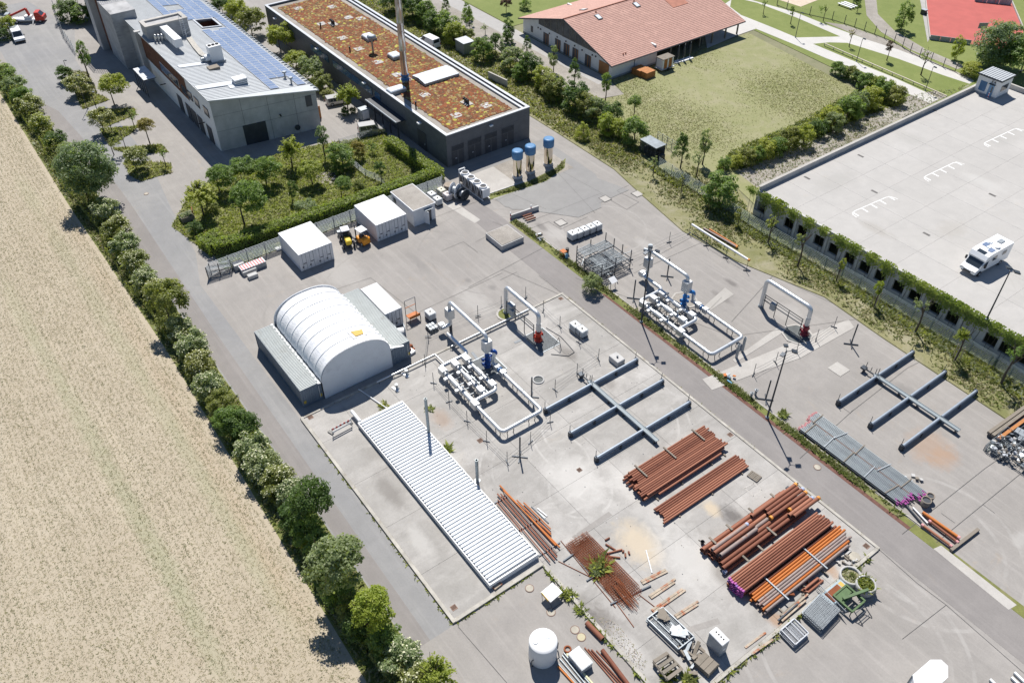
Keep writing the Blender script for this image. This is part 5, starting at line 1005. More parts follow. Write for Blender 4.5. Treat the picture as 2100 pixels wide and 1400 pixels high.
def container(label, x0, y0, L, h, mside, mroof, mend, ribs=False, doors=True, w=2.42, group=None, z=.03, name='shipping_container', plain=False):
 x1, y1 = x0 + L, y0 + w; t = thing(name, label, 'container', ((x0 + x1) / 2, (y0 + y1) / 2, z), 0, group)
 b = MB(); corr(b, (x0, y0 + .05), (x1, y0 + .05), z + .16, z + h - .1, (0, -1, 0)); corr(b, (x1, y1 - .05), (x0, y1 - .05), z + .16, z + h - .1, (0, 1, 0)); b.build('side_wall', mside, t)
 f = MB()
 for xx in (x0, x1 - .12):
  for yy in (y0, y1 - .12): f.box(xx, xx + .12, yy, yy + .12, z, z + h - .02)
 for yy in (y0, y1 - .1): f.box(x0 + .12, x1 - .12, yy, yy + .1, z + .02, z + .16); f.box(x0 + .12, x1 - .12, yy, yy + .1, z + h - .11, z + h - .025)
 for xx in (x0, x1 - .1): f.box(xx, xx + .1, y0 + .12, y1 - .12, z + .02, z + .16); f.box(xx, xx + .1, y0 + .12, y1 - .12, z + h - .12, z + h - .025)
 f.build('frame', mend, t)
 r = MB(); n = int(L / .21)
 if ribs:
  for i in range(n):
   xa = x0 + L * i / n; ww = L / n; r.add([(xa, y0 + .02, z + h - .03), (xa + ww * .3, y0 + .02, z + h - .03), (xa + ww * .45, y0 + .02, z + h + .025), (xa + ww * .85, y0 + .02, z + h + .025), (xa + ww, y0 + .02, z + h - .03)] + [(xa, y1 - .02, z + h - .03), (xa + ww * .3, y1 - .02, z + h - .03), (xa + ww * .45, y1 - .02, z + h + .025), (xa + ww * .85, y1 - .02, z + h + .025), (xa + ww, y1 - .02, z + h - .03)], [(k, k + 1, k + 6, k + 5) for k in range(4)])
 else: r.box(x0 + .02, x1 - .02, y0 + .02, y1 - .02, z + h - .02, z + h)
 r.build('roof', mroof, t)
 MB().box(x0 + .05, x0 + .09, y0 + .1, y1 - .1, z + .16, z + h - .1).build('end_wall', mend, t)
 if doors:
  for k in (0, 1):
   ya, yb = y0 + .12 + k * (w - .24) / 2 + .01, y0 + .12 + (k + 1) * (w - .24) / 2 - .01; d = MB().box(x1 - .07, x1 - .035, ya, yb, z + .17, z + h - .13)
   for j in range(3): d.box(x1 - .035, x1 - .012, ya + .08 + j * (yb - ya - .1) / 3, ya + .02 + (j + 1) * (yb - ya - .1) / 3, z + .25, z + h - .22)
   d = d.build('door', mend, t)
   for j in (.25, .75): MB().tube([(x1 + .015, ya + (yb - ya) * j, z + .1), (x1 + .015, ya + (yb - ya) * j, z + h - .06)], .026, 6).build('lock_rod', mat('rod_grey', (.26, .28, .31), .5), d)
   MB().box(x1 - .01, x1 + .045, ya + .35, ya + .75, z + 1.05, z + 1.12).box(x1 - .01, x1 + .02, ya + .12, ya + .34, z + .45, z + .68).build('handle', m_dsteel, d)
 else:
  b = MB(); corr(b, (x1 - .0, y0 + .12), (x1 - .0, y1 - .12), z + .16, z + h - .12, (1, 0, 0)); b.build('front_wall', mend, t)
 return t
H = 2.72
for y0, lb in ((-24.92, 'white container in the left white pair, half nearer the field hedge'), (-22.46, 'white container in the left white pair, half nearer the forklift')): container(lb, -30.8, y0, 6.3, H, m_cwhite, m_croof, m_cwhite, z=.06, group='white containers by the slatted fence')
for y0, lb in ((-13.28, 'white container in the right white pair, half beside the forklift'), (-10.82, 'white container in the right white pair, half beside the flat-roofed hut')): container(lb, -30.75, y0, 6.3, H, m_cwhite, m_croof, m_cwhite, z=.06, group='white containers by the slatted fence')
t1 = container('long grey-roofed container carrying the left foot of the white tent', -13.85, -35.85, 12.35, 2.6, m_cblue, m_cgrey, m_cblue, True, False, 2.5)
t2 = container('long grey-roofed container carrying the right foot of the white tent', -13.85, -24.35, 12.35, 2.6, m_cblue, m_cgrey, m_cblue, True, False, 2.5)
container('white container with rust streaks across its ribbed roof', -13.5, -21.75, 6.2, 2.6, m_cwhite, m_crust, m_cwhite, True, True, 2.35)
m_yel = mat('yellow_plate', (.55, .40, .06), .5)
for t, ys in ((t1, (-35.55, -33.6)), (t2, (-22.1,))):
 for y in ys: MB().box(-1.495, -1.46, y - .14, y + .14, .55, .95).build('yellow_plate', m_yel, t)
 MB().tube([(-1.44, ys[-1] - .1, .5), (-1.44, ys[-1] - .1, 2.3)], .03, 6).build('drain_hose', m_wpaint, t)
TY0, TY1, TX0, TX1 = -33.32, -24.38, -13.9, -1.35
t = thing('tent_hall', 'white fabric barrel-roofed tent standing between two grey-roofed containers', 'tent', ((TX0 + TX1) / 2, (TY0 + TY1) / 2, 0))
m_tent = NT('tent_fabric'); _c = m_tent.mix(m_tent.ramp(m_tent.noise(.5, 5), .3, .7), (.74, .75, .77), (.82, .82, .82)); _c = m_tent.mix(m_tent.ramp(m_tent.noise(1.2, 7, .75, (.6, 2, 2), 1.5), .62, .8), _c, (.62, .60, .56)); m_tent.bump(m_tent.noise(1.3, 6, .65, (.8, 2.2, 2.2), 1.2), .5, .12); m_tent = m_tent.done(_c, .45, 0, .4)
NX, NA = 64, 30; V = []; hw = (TY1 - TY0) / 2; yc = (TY0 + TY1) / 2; SPR, RISE = 2.55, 3.15
for i in range(NX + 1):
 u = i / NX; x = TX0 + (TX1 - TX0) * u; sag = .06 * abs(sin(pi * u * 8.5)) ** .7; endr = .38 * max(0, 1 - u * 9) ** 2
 for j in range(NA + 1):
  a = pi * j / NA; rr = 1 - (endr * .25) - (.10 - sag) * .18
  y = yc - hw * (abs(cos(a)) ** .86) * (1 if cos(a) > 0 else -1) * rr; z = SPR + RISE * (sin(a) ** .92) * rr
  V.append((x, y, z + R.uniform(-.008, .008)))
F = [(i * (NA + 1) + j, (i + 1) * (NA + 1) + j, (i + 1) * (NA + 1) + j + 1, i * (NA + 1) + j + 1) for i in range(NX) for j in range(NA)]
b = MB(); b.add(V, F, True)
for s, y in ((-1, TY0), (1, TY1)):                       # skirts lapping on to the container roofs and hanging down inside
 vs = []
 for i in range(NX + 1):
  x = TX0 + (TX1 - TX0) * i / NX; vs += [(x, y + .02 * s, SPR + .02), (x, y + s * (.28 + .1 * sin(i * 1.7) + R.uniform(0, .08)), 2.68)]
 b.add(vs, [(2 * i, 2 * i + 1, 2 * i + 3, 2 * i + 2)[::s] for i in range(NX)], True)
b.build('roof_fabric', m_tent, t)
hp = MB()
for k in range(9):
 x = TX0 + .2 + (TX1 - TX0 - .3) * k / 8; pts = []
 for j in range(NA + 1):
  a = pi * j / NA; pts.append((x, yc - hw * (abs(cos(a)) ** .86) * (1 if cos(a) > 0 else -1) * .99, SPR + RISE * sin(a) ** .92 * .995 + .015))
 MB().tube(pts, .05, 6).build('hoop', m_tent, t)
for x, nm in ((TX1 + .01, 'front_wall'), (TX0 + .02, 'back_wall')):
 pl = [(x, TY0 + .05, .03), (x, TY1 - .05, .03)]; pl += [(x, yc + hw * .985 * (abs(cos(a)) ** .86) * (1 if cos(a) > 0 else -1), SPR + RISE * .985 * sin(a) ** .92) for a in [pi * j / 24 for j in range(25)]]
 MB().add(pl, [tuple(range(len(pl)))]).build(nm, mat('tent_wall', (.70, .72, .75), .5, v=.05, vs=.5, c2=(.60, .61, .64), c2s=.7, bump=.3, bs=1.2), t)
def tentpt(x, a): return Vector((x, yc - hw * (abs(cos(a)) ** .86) * (1 if cos(a) > 0 else -1), SPR + RISE * sin(a) ** .92))
pp = [tentpt(-3.65, 1.72), tentpt(-2.6, 1.74), tentpt(-2.7, 1.97), tentpt(-3.5, 2.03)]
MB().add([p + Vector((0, 0, .06)) for p in [tentpt(-3.9, 1.65), tentpt(-2.4, 1.66), tentpt(-2.45, 2.05), tentpt(-3.8, 2.1)]], [(0, 1, 2, 3)]).build('patch_border', m_wpaint, t)
MB().add([p + Vector((0, 0, .09)) for p in pp], [(0, 1, 2, 3)]).build('ochre_patch', m_ylw, t)
MB().bar((-1.7, -24.5, 2.75), (-1.0, -22.9, 2.8), .25, .04).build('loose_flap', m_wpaint, t)
t = thing('hut', 'small white hut with a grey gravel flat roof and its door standing open', 'hut', (-27.6, -5.4, 0))
x0, x1, y0, y1 = -30.7, -24.6, -7.2, -3.62
MB().box(x0, x1, y0, y1, .03, 2.6).build('wall', m_cwhite, t)
b = MB()
for k in range(6): b.box(x0 + .05 + k * (x1 - x0) / 6, x0 + .09 + k * (x1 - x0) / 6, y0 - .015, y0, .05, 2.6)
for k in range(1, 4): b.box(x1, x1 + .015, y0 + k * (y1 - y0) / 4, y0 + k * (y1 - y0) / 4 + .04, .05, 2.6)
b.build('wall_batten', m_cwhite, t, None, 'stuff')
MB().box(x0 - .12, x1 + .12, y0 - .12, y1 + .12, 2.6, 2.78).build('roof_edge', m_cwhite, t)
MB().box(x0, x1, y0, y1, 2.785, 2.8).build('roof', m_gravel, t)
MB().box(x1 + .002, x1 + .03, -5.3, -4.3, .06, 2.15).build('doorway', m_frame, t)
MB().cbox((x1 + .4, -5.35, .06), .95, .06, 2.1, .35).build('door', m_wpaint, t)
MB().box(x1 + .002, x1 + .5, -5.5, -4.2, 2.25, 2.3).build('door_hood', m_galv, t)
MB().box(x0 + .5, x0 + 1.2, y0 - .05, y0, 1.4, 2.1).build('window', m_glass, t)
# --- white ribbed cover over the long basin
t = thing('ribbed_basin_cover', 'long low basin cover of white ribbed sheets on the concrete slab', 'cover', (17.2, -29.55, SZ))
x0, x1, y0, y1, zt_ = 4.75, 29.65, -32.35, -26.72, .80
b = MB(); b.box(x0, x1, y0, y0 + .22, SZ, zt_); b.box(x0, x1, y1 - .22, y1, SZ, zt_); b.box(x0, x0 + .22, y0 + .22, y1 - .22, SZ, zt_); b.box(x1 - .22, x1, y0 + .22, y1 - .22, SZ, zt_); b.build('rim', m_croof, t)
m_rsh = mat('ribbed_sheet', (.60, .63, .66), .5, v=.05, vs=.4, c2=(.5, .51, .5), c2s=.6, c2lo=.6, c2hi=.85)
ns = 60; w = (x1 - x0 - .3) / ns; pr_ = None
for k in range(ns):
 xa = x0 + .15 + k * w
 if pr_ is None:
  c = MB(); P = [(0, .0), (w * .16, .0), (w * .22, .12), (w * .62, .12), (w * .72, 0), (w * 1.0, .0)]
  vs = [(a, y, z + .0) for y in (y0 + .12, y1 - .12) for a, z in P]; c.add(vs, [(i, i + 1, 7 + i, 6 + i) for i in range(5)] + [(0, 5, 4, 3, 2, 1), (6, 7, 8, 9, 10, 11)])
  c.v = [(a, b_ - (-29.55), z) for a, b_, z in c.v]
  pr_ = c.build('roof_sheet', m_rsh, t, local=True); pr_.location = (xa - 17.2, 0, zt_ + .0 - SZ)
 else: part_copy(pr_, t, (xa - 17.2, 0, zt_ - SZ))
m_pvc = mat('white_pipe', (.74, .76, .77), .4, v=.05)
def solotube(name, pts, r, m, label, cat, n=10, group=None): return solo(name, MB().tube(pts, r, n), m, label, cat, group)
a, b = g(722, 846, .5), g(738, 862, .5); solotube('inlet_pipe', [(a.x, a.y, .75), (4.72, a.y, .75)], .2, m_pvc, 'short thick white pipe entering the far end of the ribbed cover', 'pipe')
a = g(737, 801, .25); solotube('thin_pipe', bend([(a.x - .2, a.y, .3), (a.x, a.y + .1, .3), (4.7, a.y + 1.2, .3)], .1), .06, m_pvc, 'thin white pipe from the tent front to the ribbed cover', 'pipe')
for px, py, top, lab in ((880, 893, 815, 'taller grey vent pipe at the edge of the ribbed cover'), (979, 985, 941, 'shorter grey vent pipe at the edge of the ribbed cover')):
 p = g(px, py, SZ); h = hgt(p, top) - SZ; t = thing('vent_pipe', lab, 'vent pipe', p); b = MB().pipe(p, p + Vector((0, 0, h)), .165, .03, 14); b.build('pipe', mat('weathered_pipe', (.27, .31, .33), .45, .4), t); MB().lathe(p, [(.32, 0), (.32, .04)], 12).build('flange', m_galv, t)
a, b = g(683, 893, SZ), g(722, 872, SZ); t = thing('barrier', 'red and white striped road barrier beside the ribbed cover', 'barrier', (a + b) / 2)
n = 10
for k in range(n): MB().bar(a.lerp(b, k / n) + Vector((0, 0, .95)), a.lerp(b, (k + 1) / n) + Vector((0, 0, .95)), .03, .25).build('board_stripe', m_wpaint if k % 2 else mat('signal_red', (.5, .03, .03), .5), t)
MB().bar(a + Vector((0, 0, .5)), b + Vector((0, 0, .5)), .03, .22).build('lower_board', m_wpaint, t)
for q in (a, b): MB().tube([q, q + Vector((0, 0, 1.2))], .035, 6).build('post', m_galv, t); MB().cbox((q.x - .5, q.y, SZ), .7, .3, .13, .3).build('foot', m_blackp, t)
# --- pipe test loops (insulated, clad in bright sheet)
m_clad = mat('pipe_cladding', (.60, .625, .65), .34, .6, v=.06, vs=2)
m_clad2 = mat('valve_box', (.55, .56, .565), .42, .45, v=.06)
def flanges(t, pts, r):
 for p, d in pts: d = Vector(d).normalized(); p = Vector(p); MB().tube([p - d * .05, p + d * .05], r, 10).build('flange', m_clad2, t)
def gallery(label, ox, oy, ax0, ax1, ay, az, tz, col, base):
 t = thing('pipe_gallery', label, 'pipe loop', (ox + 10, oy + 9, base)); r = .235; z = base + 1.0; P = lambda x, y, zz=z: (ox + x, oy + y, zz)
 main = bend([P(3.4, 10.3), P(7.75, 10.3), P(7.75, 6.3), P(20.2, 6.3), P(20.2, 11.7), P(11.6, 11.7)], .55)
 MB().tube(main, r, 12).build('pipe', m_clad, t)
 MB().tube([P(7.75, 8.05), P(14.6, 8.05)], r * .92, 12).build('pipe', m_clad, t)
 MB().tube(bend([P(7.75, 9.6), P(14.62, 9.6), P(14.62, 6.3)], .55), r, 12).build('pipe', m_clad, t)
 for y in (6.3, 8.05, 9.6):                           # square valve boxes, big sleeves and small fittings
  for x in (8.5, 13.7 if y != 6.3 else 15.1): MB().bbox(ox + x - .5, ox + x + .5, oy + y - .38, oy + y + .38, z - .38, z + .38, .07).build('valve_box', m_clad2, t)
  MB().tube([P(10.6, y), P(11.8, y)], r * 1.45, 14).build('sleeve', m_clad2, t)
  for x in (9.3, 12.6):
   MB().tube([P(x, y), P(x + .12, y)], r * 1.5, 12).build('flange', m_clad2, t); MB().tube([P(x, y), P(x, y + .1, z + .62)], .05, 6).tube([P(x - .12, y + .1, z + .62), P(x + .12, y + .1, z + .62)], .12, 8).build('valve_wheel', m_galv, t)
  for x in (9.9, 12.2): MB().bbox(ox + x - .2, ox + x + .2, oy + y - .72, oy + y - .3, z - .1, z + .22, .04).build('gauge_box', m_clad2, t)
 sup = MB(); spots = [(x, y) for y in (6.3, 8.05, 9.6) for x in (9.5, 11.4, 13.3)] + [(16.2, 6.3), (19.4, 6.3), (20.2, 7.4), (20.2, 10.3), (18.2, 11.7), (15.2, 11.7), (12.8, 11.7)]
 for x, y in spots:
  along = x == 20.2
  for s in (-1, 1):
   c = (P(x + .0, y + .0))
   pts = [(c[0] + (s * .36 if not along else 0), c[1] + (0 if not along else s * .36), base), (c[0] + (s * .46 if not along else .0), c[1] + (0 if not along else s * .46), base + .45), (c[0] + (s * .24 if not along else 0), c[1] + (0 if not along else s * .24), z - .22)]
   MB().tube(pts, .045, 6).build('support_leg', m_dsteel, t)
 for y in (6.9, 8.85): MB().box(ox + 8.6, ox + 14.2, oy + y - .06, oy + y + .06, base + .34, base + .44).build('rail', m_galv, t)
 for k in range(6): MB().bar(P(9 + k, 6.3, base + .39), P(9 + k, 9.6, base + .39), .07, .07).build('cross_rail', m_galv, t)
 for x, y in ((17.6, 6.3), (20.2, 9.1), (16.7, 11.7)): MB().tube([P(x - (.04 if y != 9.1 else 0), y - (.04 if y == 9.1 else 0)), P(x + (.04 if y != 9.1 else 0), y + (.04 if y == 9.1 else 0))], r * 1.06, 12).build('joint_band', m_galv, t)
 bow = bend([(ax0, ay, tz - 2.6), (ax0, ay, az), (ax1, ay, az), (ax1, ay, tz - .3)], .75, 8)
 MB().tube(bow, r * 1.0, 14).build('bow_pipe', m_clad, t)
 MB().bbox(ax0 - .55, ax0 + .45, ay - .45, ay + .45, tz - 1.6, tz - .2, .08).build('valve_house', m_clad2, t)
 MB().bbox(ax1 - .5, ax1 + .5, ay - .5, ay + .5, tz - 1.2, tz + .35, .08).build('valve_house', m_clad2, t)
 MB().tube(bend([(ax0, ay, tz - 1.7), (ax0, ay, z + .1), (ax0 - .1, oy + 10.3, z)], .4), r, 12).build('down_pipe', m_clad, t)
 MB().bbox(ax0 - .8, ax0 - .1, oy + 10.1, oy + 10.9, z - .3, z + .4, .08).build('valve_box', m_clad2, t)
 MB().tube([(ax0, ay, base), (ax0, ay, z)], .2, 10).build('stand', m_dsteel, t)
 wv = MB(); prof = [(.42, 0), (.42, .1), (.24, .12), (.24, .35), (.4, .37), (.4, .5), (.22, .52), (.30, .8), (.22, 1.05), (.36, 1.07), (.36, 1.2), (.2, 1.22), (.27, 1.5), (.2, 1.7), (.3, 1.72), (.3, 1.85), (.2, 1.9), (.2, tz - 1.2 - base)]
 wv.lathe((ax1, ay, base), prof, 14); wv.build('wellhead', col, t)
 for hz, s in ((.65, 1), (.65, -1), (1.35, 1), (1.35, -1)):
  MB().tube([(ax1, ay + s * .2, base + hz), (ax1, ay + s * .6, base + hz)], .13, 10).build('side_valve', col, t); MB().tube([(ax1, ay + s * .6, base + hz), (ax1, ay + s * .68, base + hz)], .24, 12).build('hand_wheel', col, t)
 MB().tube(bend([(ax1 + .1, ay + .1, base + 2.6), (ax1 + .75, ay + .6, base + 2.6), (ax1 + .75, oy + 11.7, z), (ax1 + 1.4, oy + 11.7, z)], .4), r, 12).build('elbow_pipe', m_clad, t)
 MB().tube(bend([(ax1 + .1, ay + .1, base + 2.6), (ax1 + .75, ay + .6, base + 2.6), (ax1 + .75, ay + .7, base + 2.2)], .3), r * 1.04, 12).build('painted_elbow', col, t)
 for x in (ax1 + 1.7, ax1 + 2.9): MB().bbox(x - .35, x + .35, oy + 11.35, oy + 12.05, z - .32, z + .34, .07).build('valve_box', m_clad2, t)
 MB().tube([(ax1 + 2.2, oy + 11.7, z), (ax1 + 2.35, oy + 11.7, z)], r * 1.6, 12).build('flange', m_blue, t)
 return t
gR = gallery('right white pipe loop with a bright blue wellhead beside the fence posts', 0, 0, 4.25, 11.1, 10.9, 4.9, 3.9, mat('bright_blue', (.035, .20, .50), .4, v=.1), .05)
gL = gallery('left white pipe loop with a dark blue wellhead on the slab', -4.72, -27.0, -2.5, 5.3, -15.5, 4.9, 3.9, mat('deep_blue', (.012, .07, .30), .35, v=.15), SZ)
gl_ = MB().tube([(4.2, 10.9, 5.1), (4.2, 10.9, 5.7)], .3, 10).build('motor_head', m_galv, gR); MB().tube([(3.5, 10.6, 4.7), (4.3, 10.9, 4.8)], .28, 10).build('actuator', m_galv, gR)
t = thing('pipe_rail', 'low white pipe on short stands crossing from the slab edge to the far wellhead', 'pipe', (.2, -14, SZ))
pts = [g(800, 778, .5), g(924, 711, .5)]; MB().tube([(.35, -27.5, .62), (.35, -19.6, .62)], .09, 8).build('pipe', m_clad, t)
MB().tube([(.35, -17.3, .62), (.35, -5.7, .62)], .11, 8).build('pipe', m_clad, t)
MB().tube([(.35, -19.6, .62), (2.7, -19.6, .62)], .09, 8).build('pipe', m_clad, t)
for k in range(12):
 y = -27.2 + k * 1.95; MB().tube([(.35, y, SZ), (.35, y, .6)], .03, 6).build('stand', m_dsteel, t)
MB().tube([(.35, -17.3, .32), (.35, -5.7, .32)], .03, 6).build('lower_rail', m_dsteel, t)
def portal(label, x0, x1, y, z, col, base, second):
 t = thing('pipe_portal', label, 'pipe portal', ((x0 + x1) / 2, y, base)); r = .27
 MB().tube(bend([(x0, y, base), (x0, y, z), (x1, y, z), (x1, y, base + 2.0)], .7, 8), r, 14).build('pipe', m_clad, t)
 MB().lathe((x0, y, base), [(.36, 0), (.36, .14), (.3, .16), (.3, .22)], 12).build('foot_flange', m_galv, t)
 MB().lathe((x1, y, base + 1.6), [(.3, 0), (.3, .9), (.31, 1.1)], 12).build('sleeve', m_clad2, t)
 prof = [(.45, 0), (.45, .1), (.24, .14), (.28, .4), (.42, .42), (.42, .55), (.22, .58), (.32, .85), (.22, 1.1), (.2, 1.25), (.38, 1.3), (.38, 1.5), (.25, 1.55), (.25, 1.75)]
 MB().lathe((x1, y, base), prof, 14).build('wellhead', col, t)
 for hz, dx, dy in ((.5, 1, 0), (.5, -1, 0), (.8, 0, 1), (.8, 0, -1), (1.4, .8, -.6)):
  d = Vector((dx, dy, 0)); c = Vector((x1, y, base + hz)); MB().tube([c + d * .2, c + d * .55], .12, 8).build('side_valve', col, t); MB().tube([c + d * .55, c + d * .62], .22, 12).build('hand_wheel', col, t)
 for i, zz in enumerate((base + 1.5, base + 2.0, base + 2.35)): MB().tube([(x0 + .5, y - .35, zz), (x1 - .4, y - .35, zz)], .045 if i else .07, 6).build('instrument_pipe', m_dsteel, t)
 for x in (x0 + .6, x0 + 2.4, x0 + 4.3, x1 - .5): MB().bar((x, y - .35, base), (x, y - .35, base + 2.4), .07, .07).build('frame_post', m_dsteel, t)
 MB().bbox(x0 + 1.7, x0 + 2.4, y - .75, y - .3, base + 1.1, base + 2.1, .04).build('control_box', m_galv, t)
 return t
portal('right white pipe portal with a dark red wellhead in an octagonal pit', 16.85, 23.7, 18.95, 4.3, mat('dark_red', (.22, .02, .035), .35, v=.2), .05, 0)
tl = portal('left white pipe portal with a bright red wellhead on the slab', -1.35, 5.3, -7.95, 4.3, mat('bright_red', (.52, .045, .02), .35, v=.15), SZ, 1)
MB().bbox(-.3, .7, -8.6, -7.9, 1.3, 2.7, .05).build('control_cabinet', m_galv, tl)
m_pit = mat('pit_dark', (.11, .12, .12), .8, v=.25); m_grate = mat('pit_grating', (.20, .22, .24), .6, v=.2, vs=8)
def pit(label, c, rad, z, m, n=8):
 t = thing('well_pit', label, 'well pit', (c[0], c[1], z)); MB().lathe((c[0], c[1], z), [(rad + .25, 0), (rad + .25, .05), (rad, .055)], n, False, False).build('rim', m_pale, t); MB().lathe((c[0], c[1], z), [(rad, .0), (rad, .03)], n, False).build('pit_floor', m, t)
pit('octagonal dark pit round the dark red wellhead', (23.2, 18.4), 1.7, .05, m_pit); pit('octagonal gravel pit beside the bright blue wellhead', (10.2, 12.0), 1.5, .05, m_gravel)
pit('round grassy pit at the foot of the left pipe portal', (-1.1, -8.0), 1.1, .05, m_grassg, 16)
for x, y, w, d, lb in ((5.5, -7.6, 3.6, 3.0, 'square steel grating round the bright red wellhead'), (5.3, -15.3, 3.4, 2.8, 'square steel grating round the dark blue wellhead')):
 t = thing('floor_grating', lb, 'grating', (x, y, SZ)); fr = MB(); [fr.bar(a_, b_, .08, .05) for a_, b_ in (((x - w / 2, y - d / 2, SZ + .02), (x + w / 2, y - d / 2, SZ + .02)), ((x - w / 2, y + d / 2, SZ + .02), (x + w / 2, y + d / 2, SZ + .02)), ((x - w / 2, y - d / 2, SZ + .02), (x - w / 2, y + d / 2, SZ + .02)), ((x + w / 2, y - d / 2, SZ + .02), (x + w / 2, y + d / 2, SZ + .02)))]; fr.build('frame', m_galv, t)
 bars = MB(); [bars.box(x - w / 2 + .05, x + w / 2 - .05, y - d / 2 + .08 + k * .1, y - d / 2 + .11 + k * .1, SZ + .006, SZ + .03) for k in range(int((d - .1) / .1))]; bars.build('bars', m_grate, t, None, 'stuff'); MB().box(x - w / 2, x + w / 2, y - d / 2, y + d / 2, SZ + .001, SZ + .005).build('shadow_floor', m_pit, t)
for q0, q1 in (((1055, 703), (1080, 692)), ((980, 738), (968, 722))): a, b = g(*q0, SZ), g(*q1, SZ); solo('cover_strip', MB().bar(a + Vector((0, 0, .02)), b + Vector((0, 0, .02)), .35, .03), m_grate, 'narrow steel cover strip beside a square wellhead grating', 'cover', 'cover strips beside the gratings')
# --- the two low pipe trestles (spine with three cross arms)
m_arm = mat('grey_blue_pipe', (.30, .345, .40), .45, .35, v=.08, vs=2); m_spine = mat('spine_channel', (.25, .29, .31), .6, .0, v=.08)
def trestle(label, x0, x1, ys, arms, y0, y1, base):
 t = thing('pipe_trestle', label, 'pipe trestle', ((x0 + x1) / 2, ys, base)); z = base + .55
 c = MB().box(x0 + 1.6, x1, ys - .16, ys + .2, z + .02, z + .08); c.box(x0 + 1.6, x1, ys - .22, ys - .16, z - .1, z + .1); c.box(x0 + 1.6, x1, ys + .2, ys + .24, z - .1, z + .13); c.build('spine', m_spine, t)
 MB().tube([(x0, ys, z - .02), (x0 + 1.7, ys, z - .02)], .09, 8).build('inlet', m_dsteel, t)
 for k in range(6): MB().box(x0 + .3 + k * (x1 - x0 - .6) / 5 - .06, x0 + .3 + k * (x1 - x0 - .6) / 5 + .06, ys - .25, ys + .25, base, z - .1).build('spine_stand', m_dsteel, t)
 for ax in arms:
  for ya, yb in ((y0, ys - .25), (ys + .25, y1)):
   MB().tube([(ax, ya, z + .05), (ax, yb, z + .05)], .17, 12).build('arm_pipe', m_arm, t)
   MB().box(ax - .16, ax + .16, ya, yb, z - .32, z - .25).build('arm_rail', m_arm, t)
   for k in (0, .5, 1):
    yy = ya + (yb - ya) * k; MB().box(ax - .22, ax + .22, yy - .12, yy + .12, base, z - .05).build('saddle', m_dsteel, t)
  for yy in (y0, y1): MB().box(ax - .28, ax + .12, yy - .18, yy + .18, base, z + .12).build('end_plate', m_dsteel, t); MB().tube([(ax - .2, yy, z), (ax - .2, yy, z + 1.05)], .035, 6).build('pin', m_dsteel, t)
 for x, h in ((x0 + .3, .9), (x0 + 1.0, .6), (x0 + 1.6, .8), (x0 + 1.9, 1.1)): MB().tube([(x, ys + .15, z), (x, ys + .18, z + h)], .04, 6).build('pin', m_dsteel, t)
 MB().box(x0 - .1, x0 + .5, ys - .3, ys + .3, z - .1, z + .12).build('valve_block', m_dsteel, t)
 return t
trestle('low grey pipe trestle with three arms on the slab beside the rusty pipes', 13.1, 26.0, -7.9, (15.3, 19.65, 23.95), -14.6, -1.05, SZ)
trestle('low grey pipe trestle with three arms in the right yard by the grass', 31.8, 44.2, 19.4, (33.75, 38.0, 41.9), 12.6, 26.4, .04)
# --- chain posts and chains
POSTS = {}
def chain_post(px, py, key, base, h=1.75, label=None):
 p = g(px, py, base); POSTS[key] = p
 global CP
 if CP is None:
  t = thing('chain_post', label, 'post', p, R.uniform(0, 3), None); MB().tube([(0, 0, 0), (0, 0, 1.75)], .035, 6).build('pole', m_dsteel, t, local=True); MB().bar((-.38, 0, .06), (.38, 0, .06), .1, .09).bar((0, -.06, .0), (0, .06, .0), .3, .05).build('foot', m_dsteel, t, local=True); CP = t
  return t
 return copy_tree(CP, p, R.uniform(0, 3), label)
CP = None
ROWS = [('right yard enclosure, far side', .05, [(1293, 533), (1372, 497), (1413, 479), (1448, 504), (1488, 529), (1530, 555)]), ('right yard enclosure, by the dark red wellhead', .05, [(1545, 768), (1590, 744), (1633, 721), (1673, 697), (1710, 671)]),
  ('slab enclosure, far side', SZ, [(872, 748), (878, 690), (980, 648), (1028, 629), (1078, 610), (1114, 638), (1148, 670), (1187, 703), (1227, 737), (1183, 767), (1138, 800)]),
  ('slab enclosure, beside the ribbed cover', SZ, [(889, 786), (921, 824), (958, 864), (998, 905), (1040, 948), (1088, 907), (1128, 866)]), ]
m_chain = mat('chain_steel', (.16, .17, .18), .5, .4)
for nm, base, pts in ROWS:
 for i, (x, y) in enumerate(pts): chain_post(x, y, (nm, i), base, label=ordn(i) + ' chain post of the ' + nm)
 for i in range(len(pts) - 1):
  a, b = POSTS[nm, i], POSTS[nm, i + 1]; c = MB()
  for hz, sg in ((.95, .12), (.35, .06)):
   q = [a.lerp(b, k / 8) + Vector((0, 0, hz - sg * (1 - (2 * k / 8 - 1) ** 2))) for k in range(9)]; c.tube(q, .016, 4, False)
  o = solo('safety_chain', c, m_chain, 'double safety chain, ' + ordn(i) + ' span of the ' + nm, 'chain', 'safety chains of the ' + nm); o['kind'] = 'stuff' if False else 'thing'
  del o['kind']
def cross_post(px, py, top, label, base):
 p = g(px, py, base); h = hgt(p, top) - base; t = thing('cross_foot_post', label, 'post', p); MB().tube([p, p + Vector((0, 0, h))], .085, 8).build('pole', m_dsteel, t)
 d1 = (g(px + 17, py + 2, base) - p).normalized(); d2 = Vector((-d1.y, d1.x, 0))
 for d in (d1, d2): MB().bar(p - d * .85 + Vector((0, 0, .06)), p + d * .85 + Vector((0, 0, .06)), .11, .1).build('foot', m_dsteel, t)
 MB().tube([p + Vector((.3, -.3, .05)), p + Vector((.02, -.02, h * .5))], .02, 5).build('stay', m_galv, t)
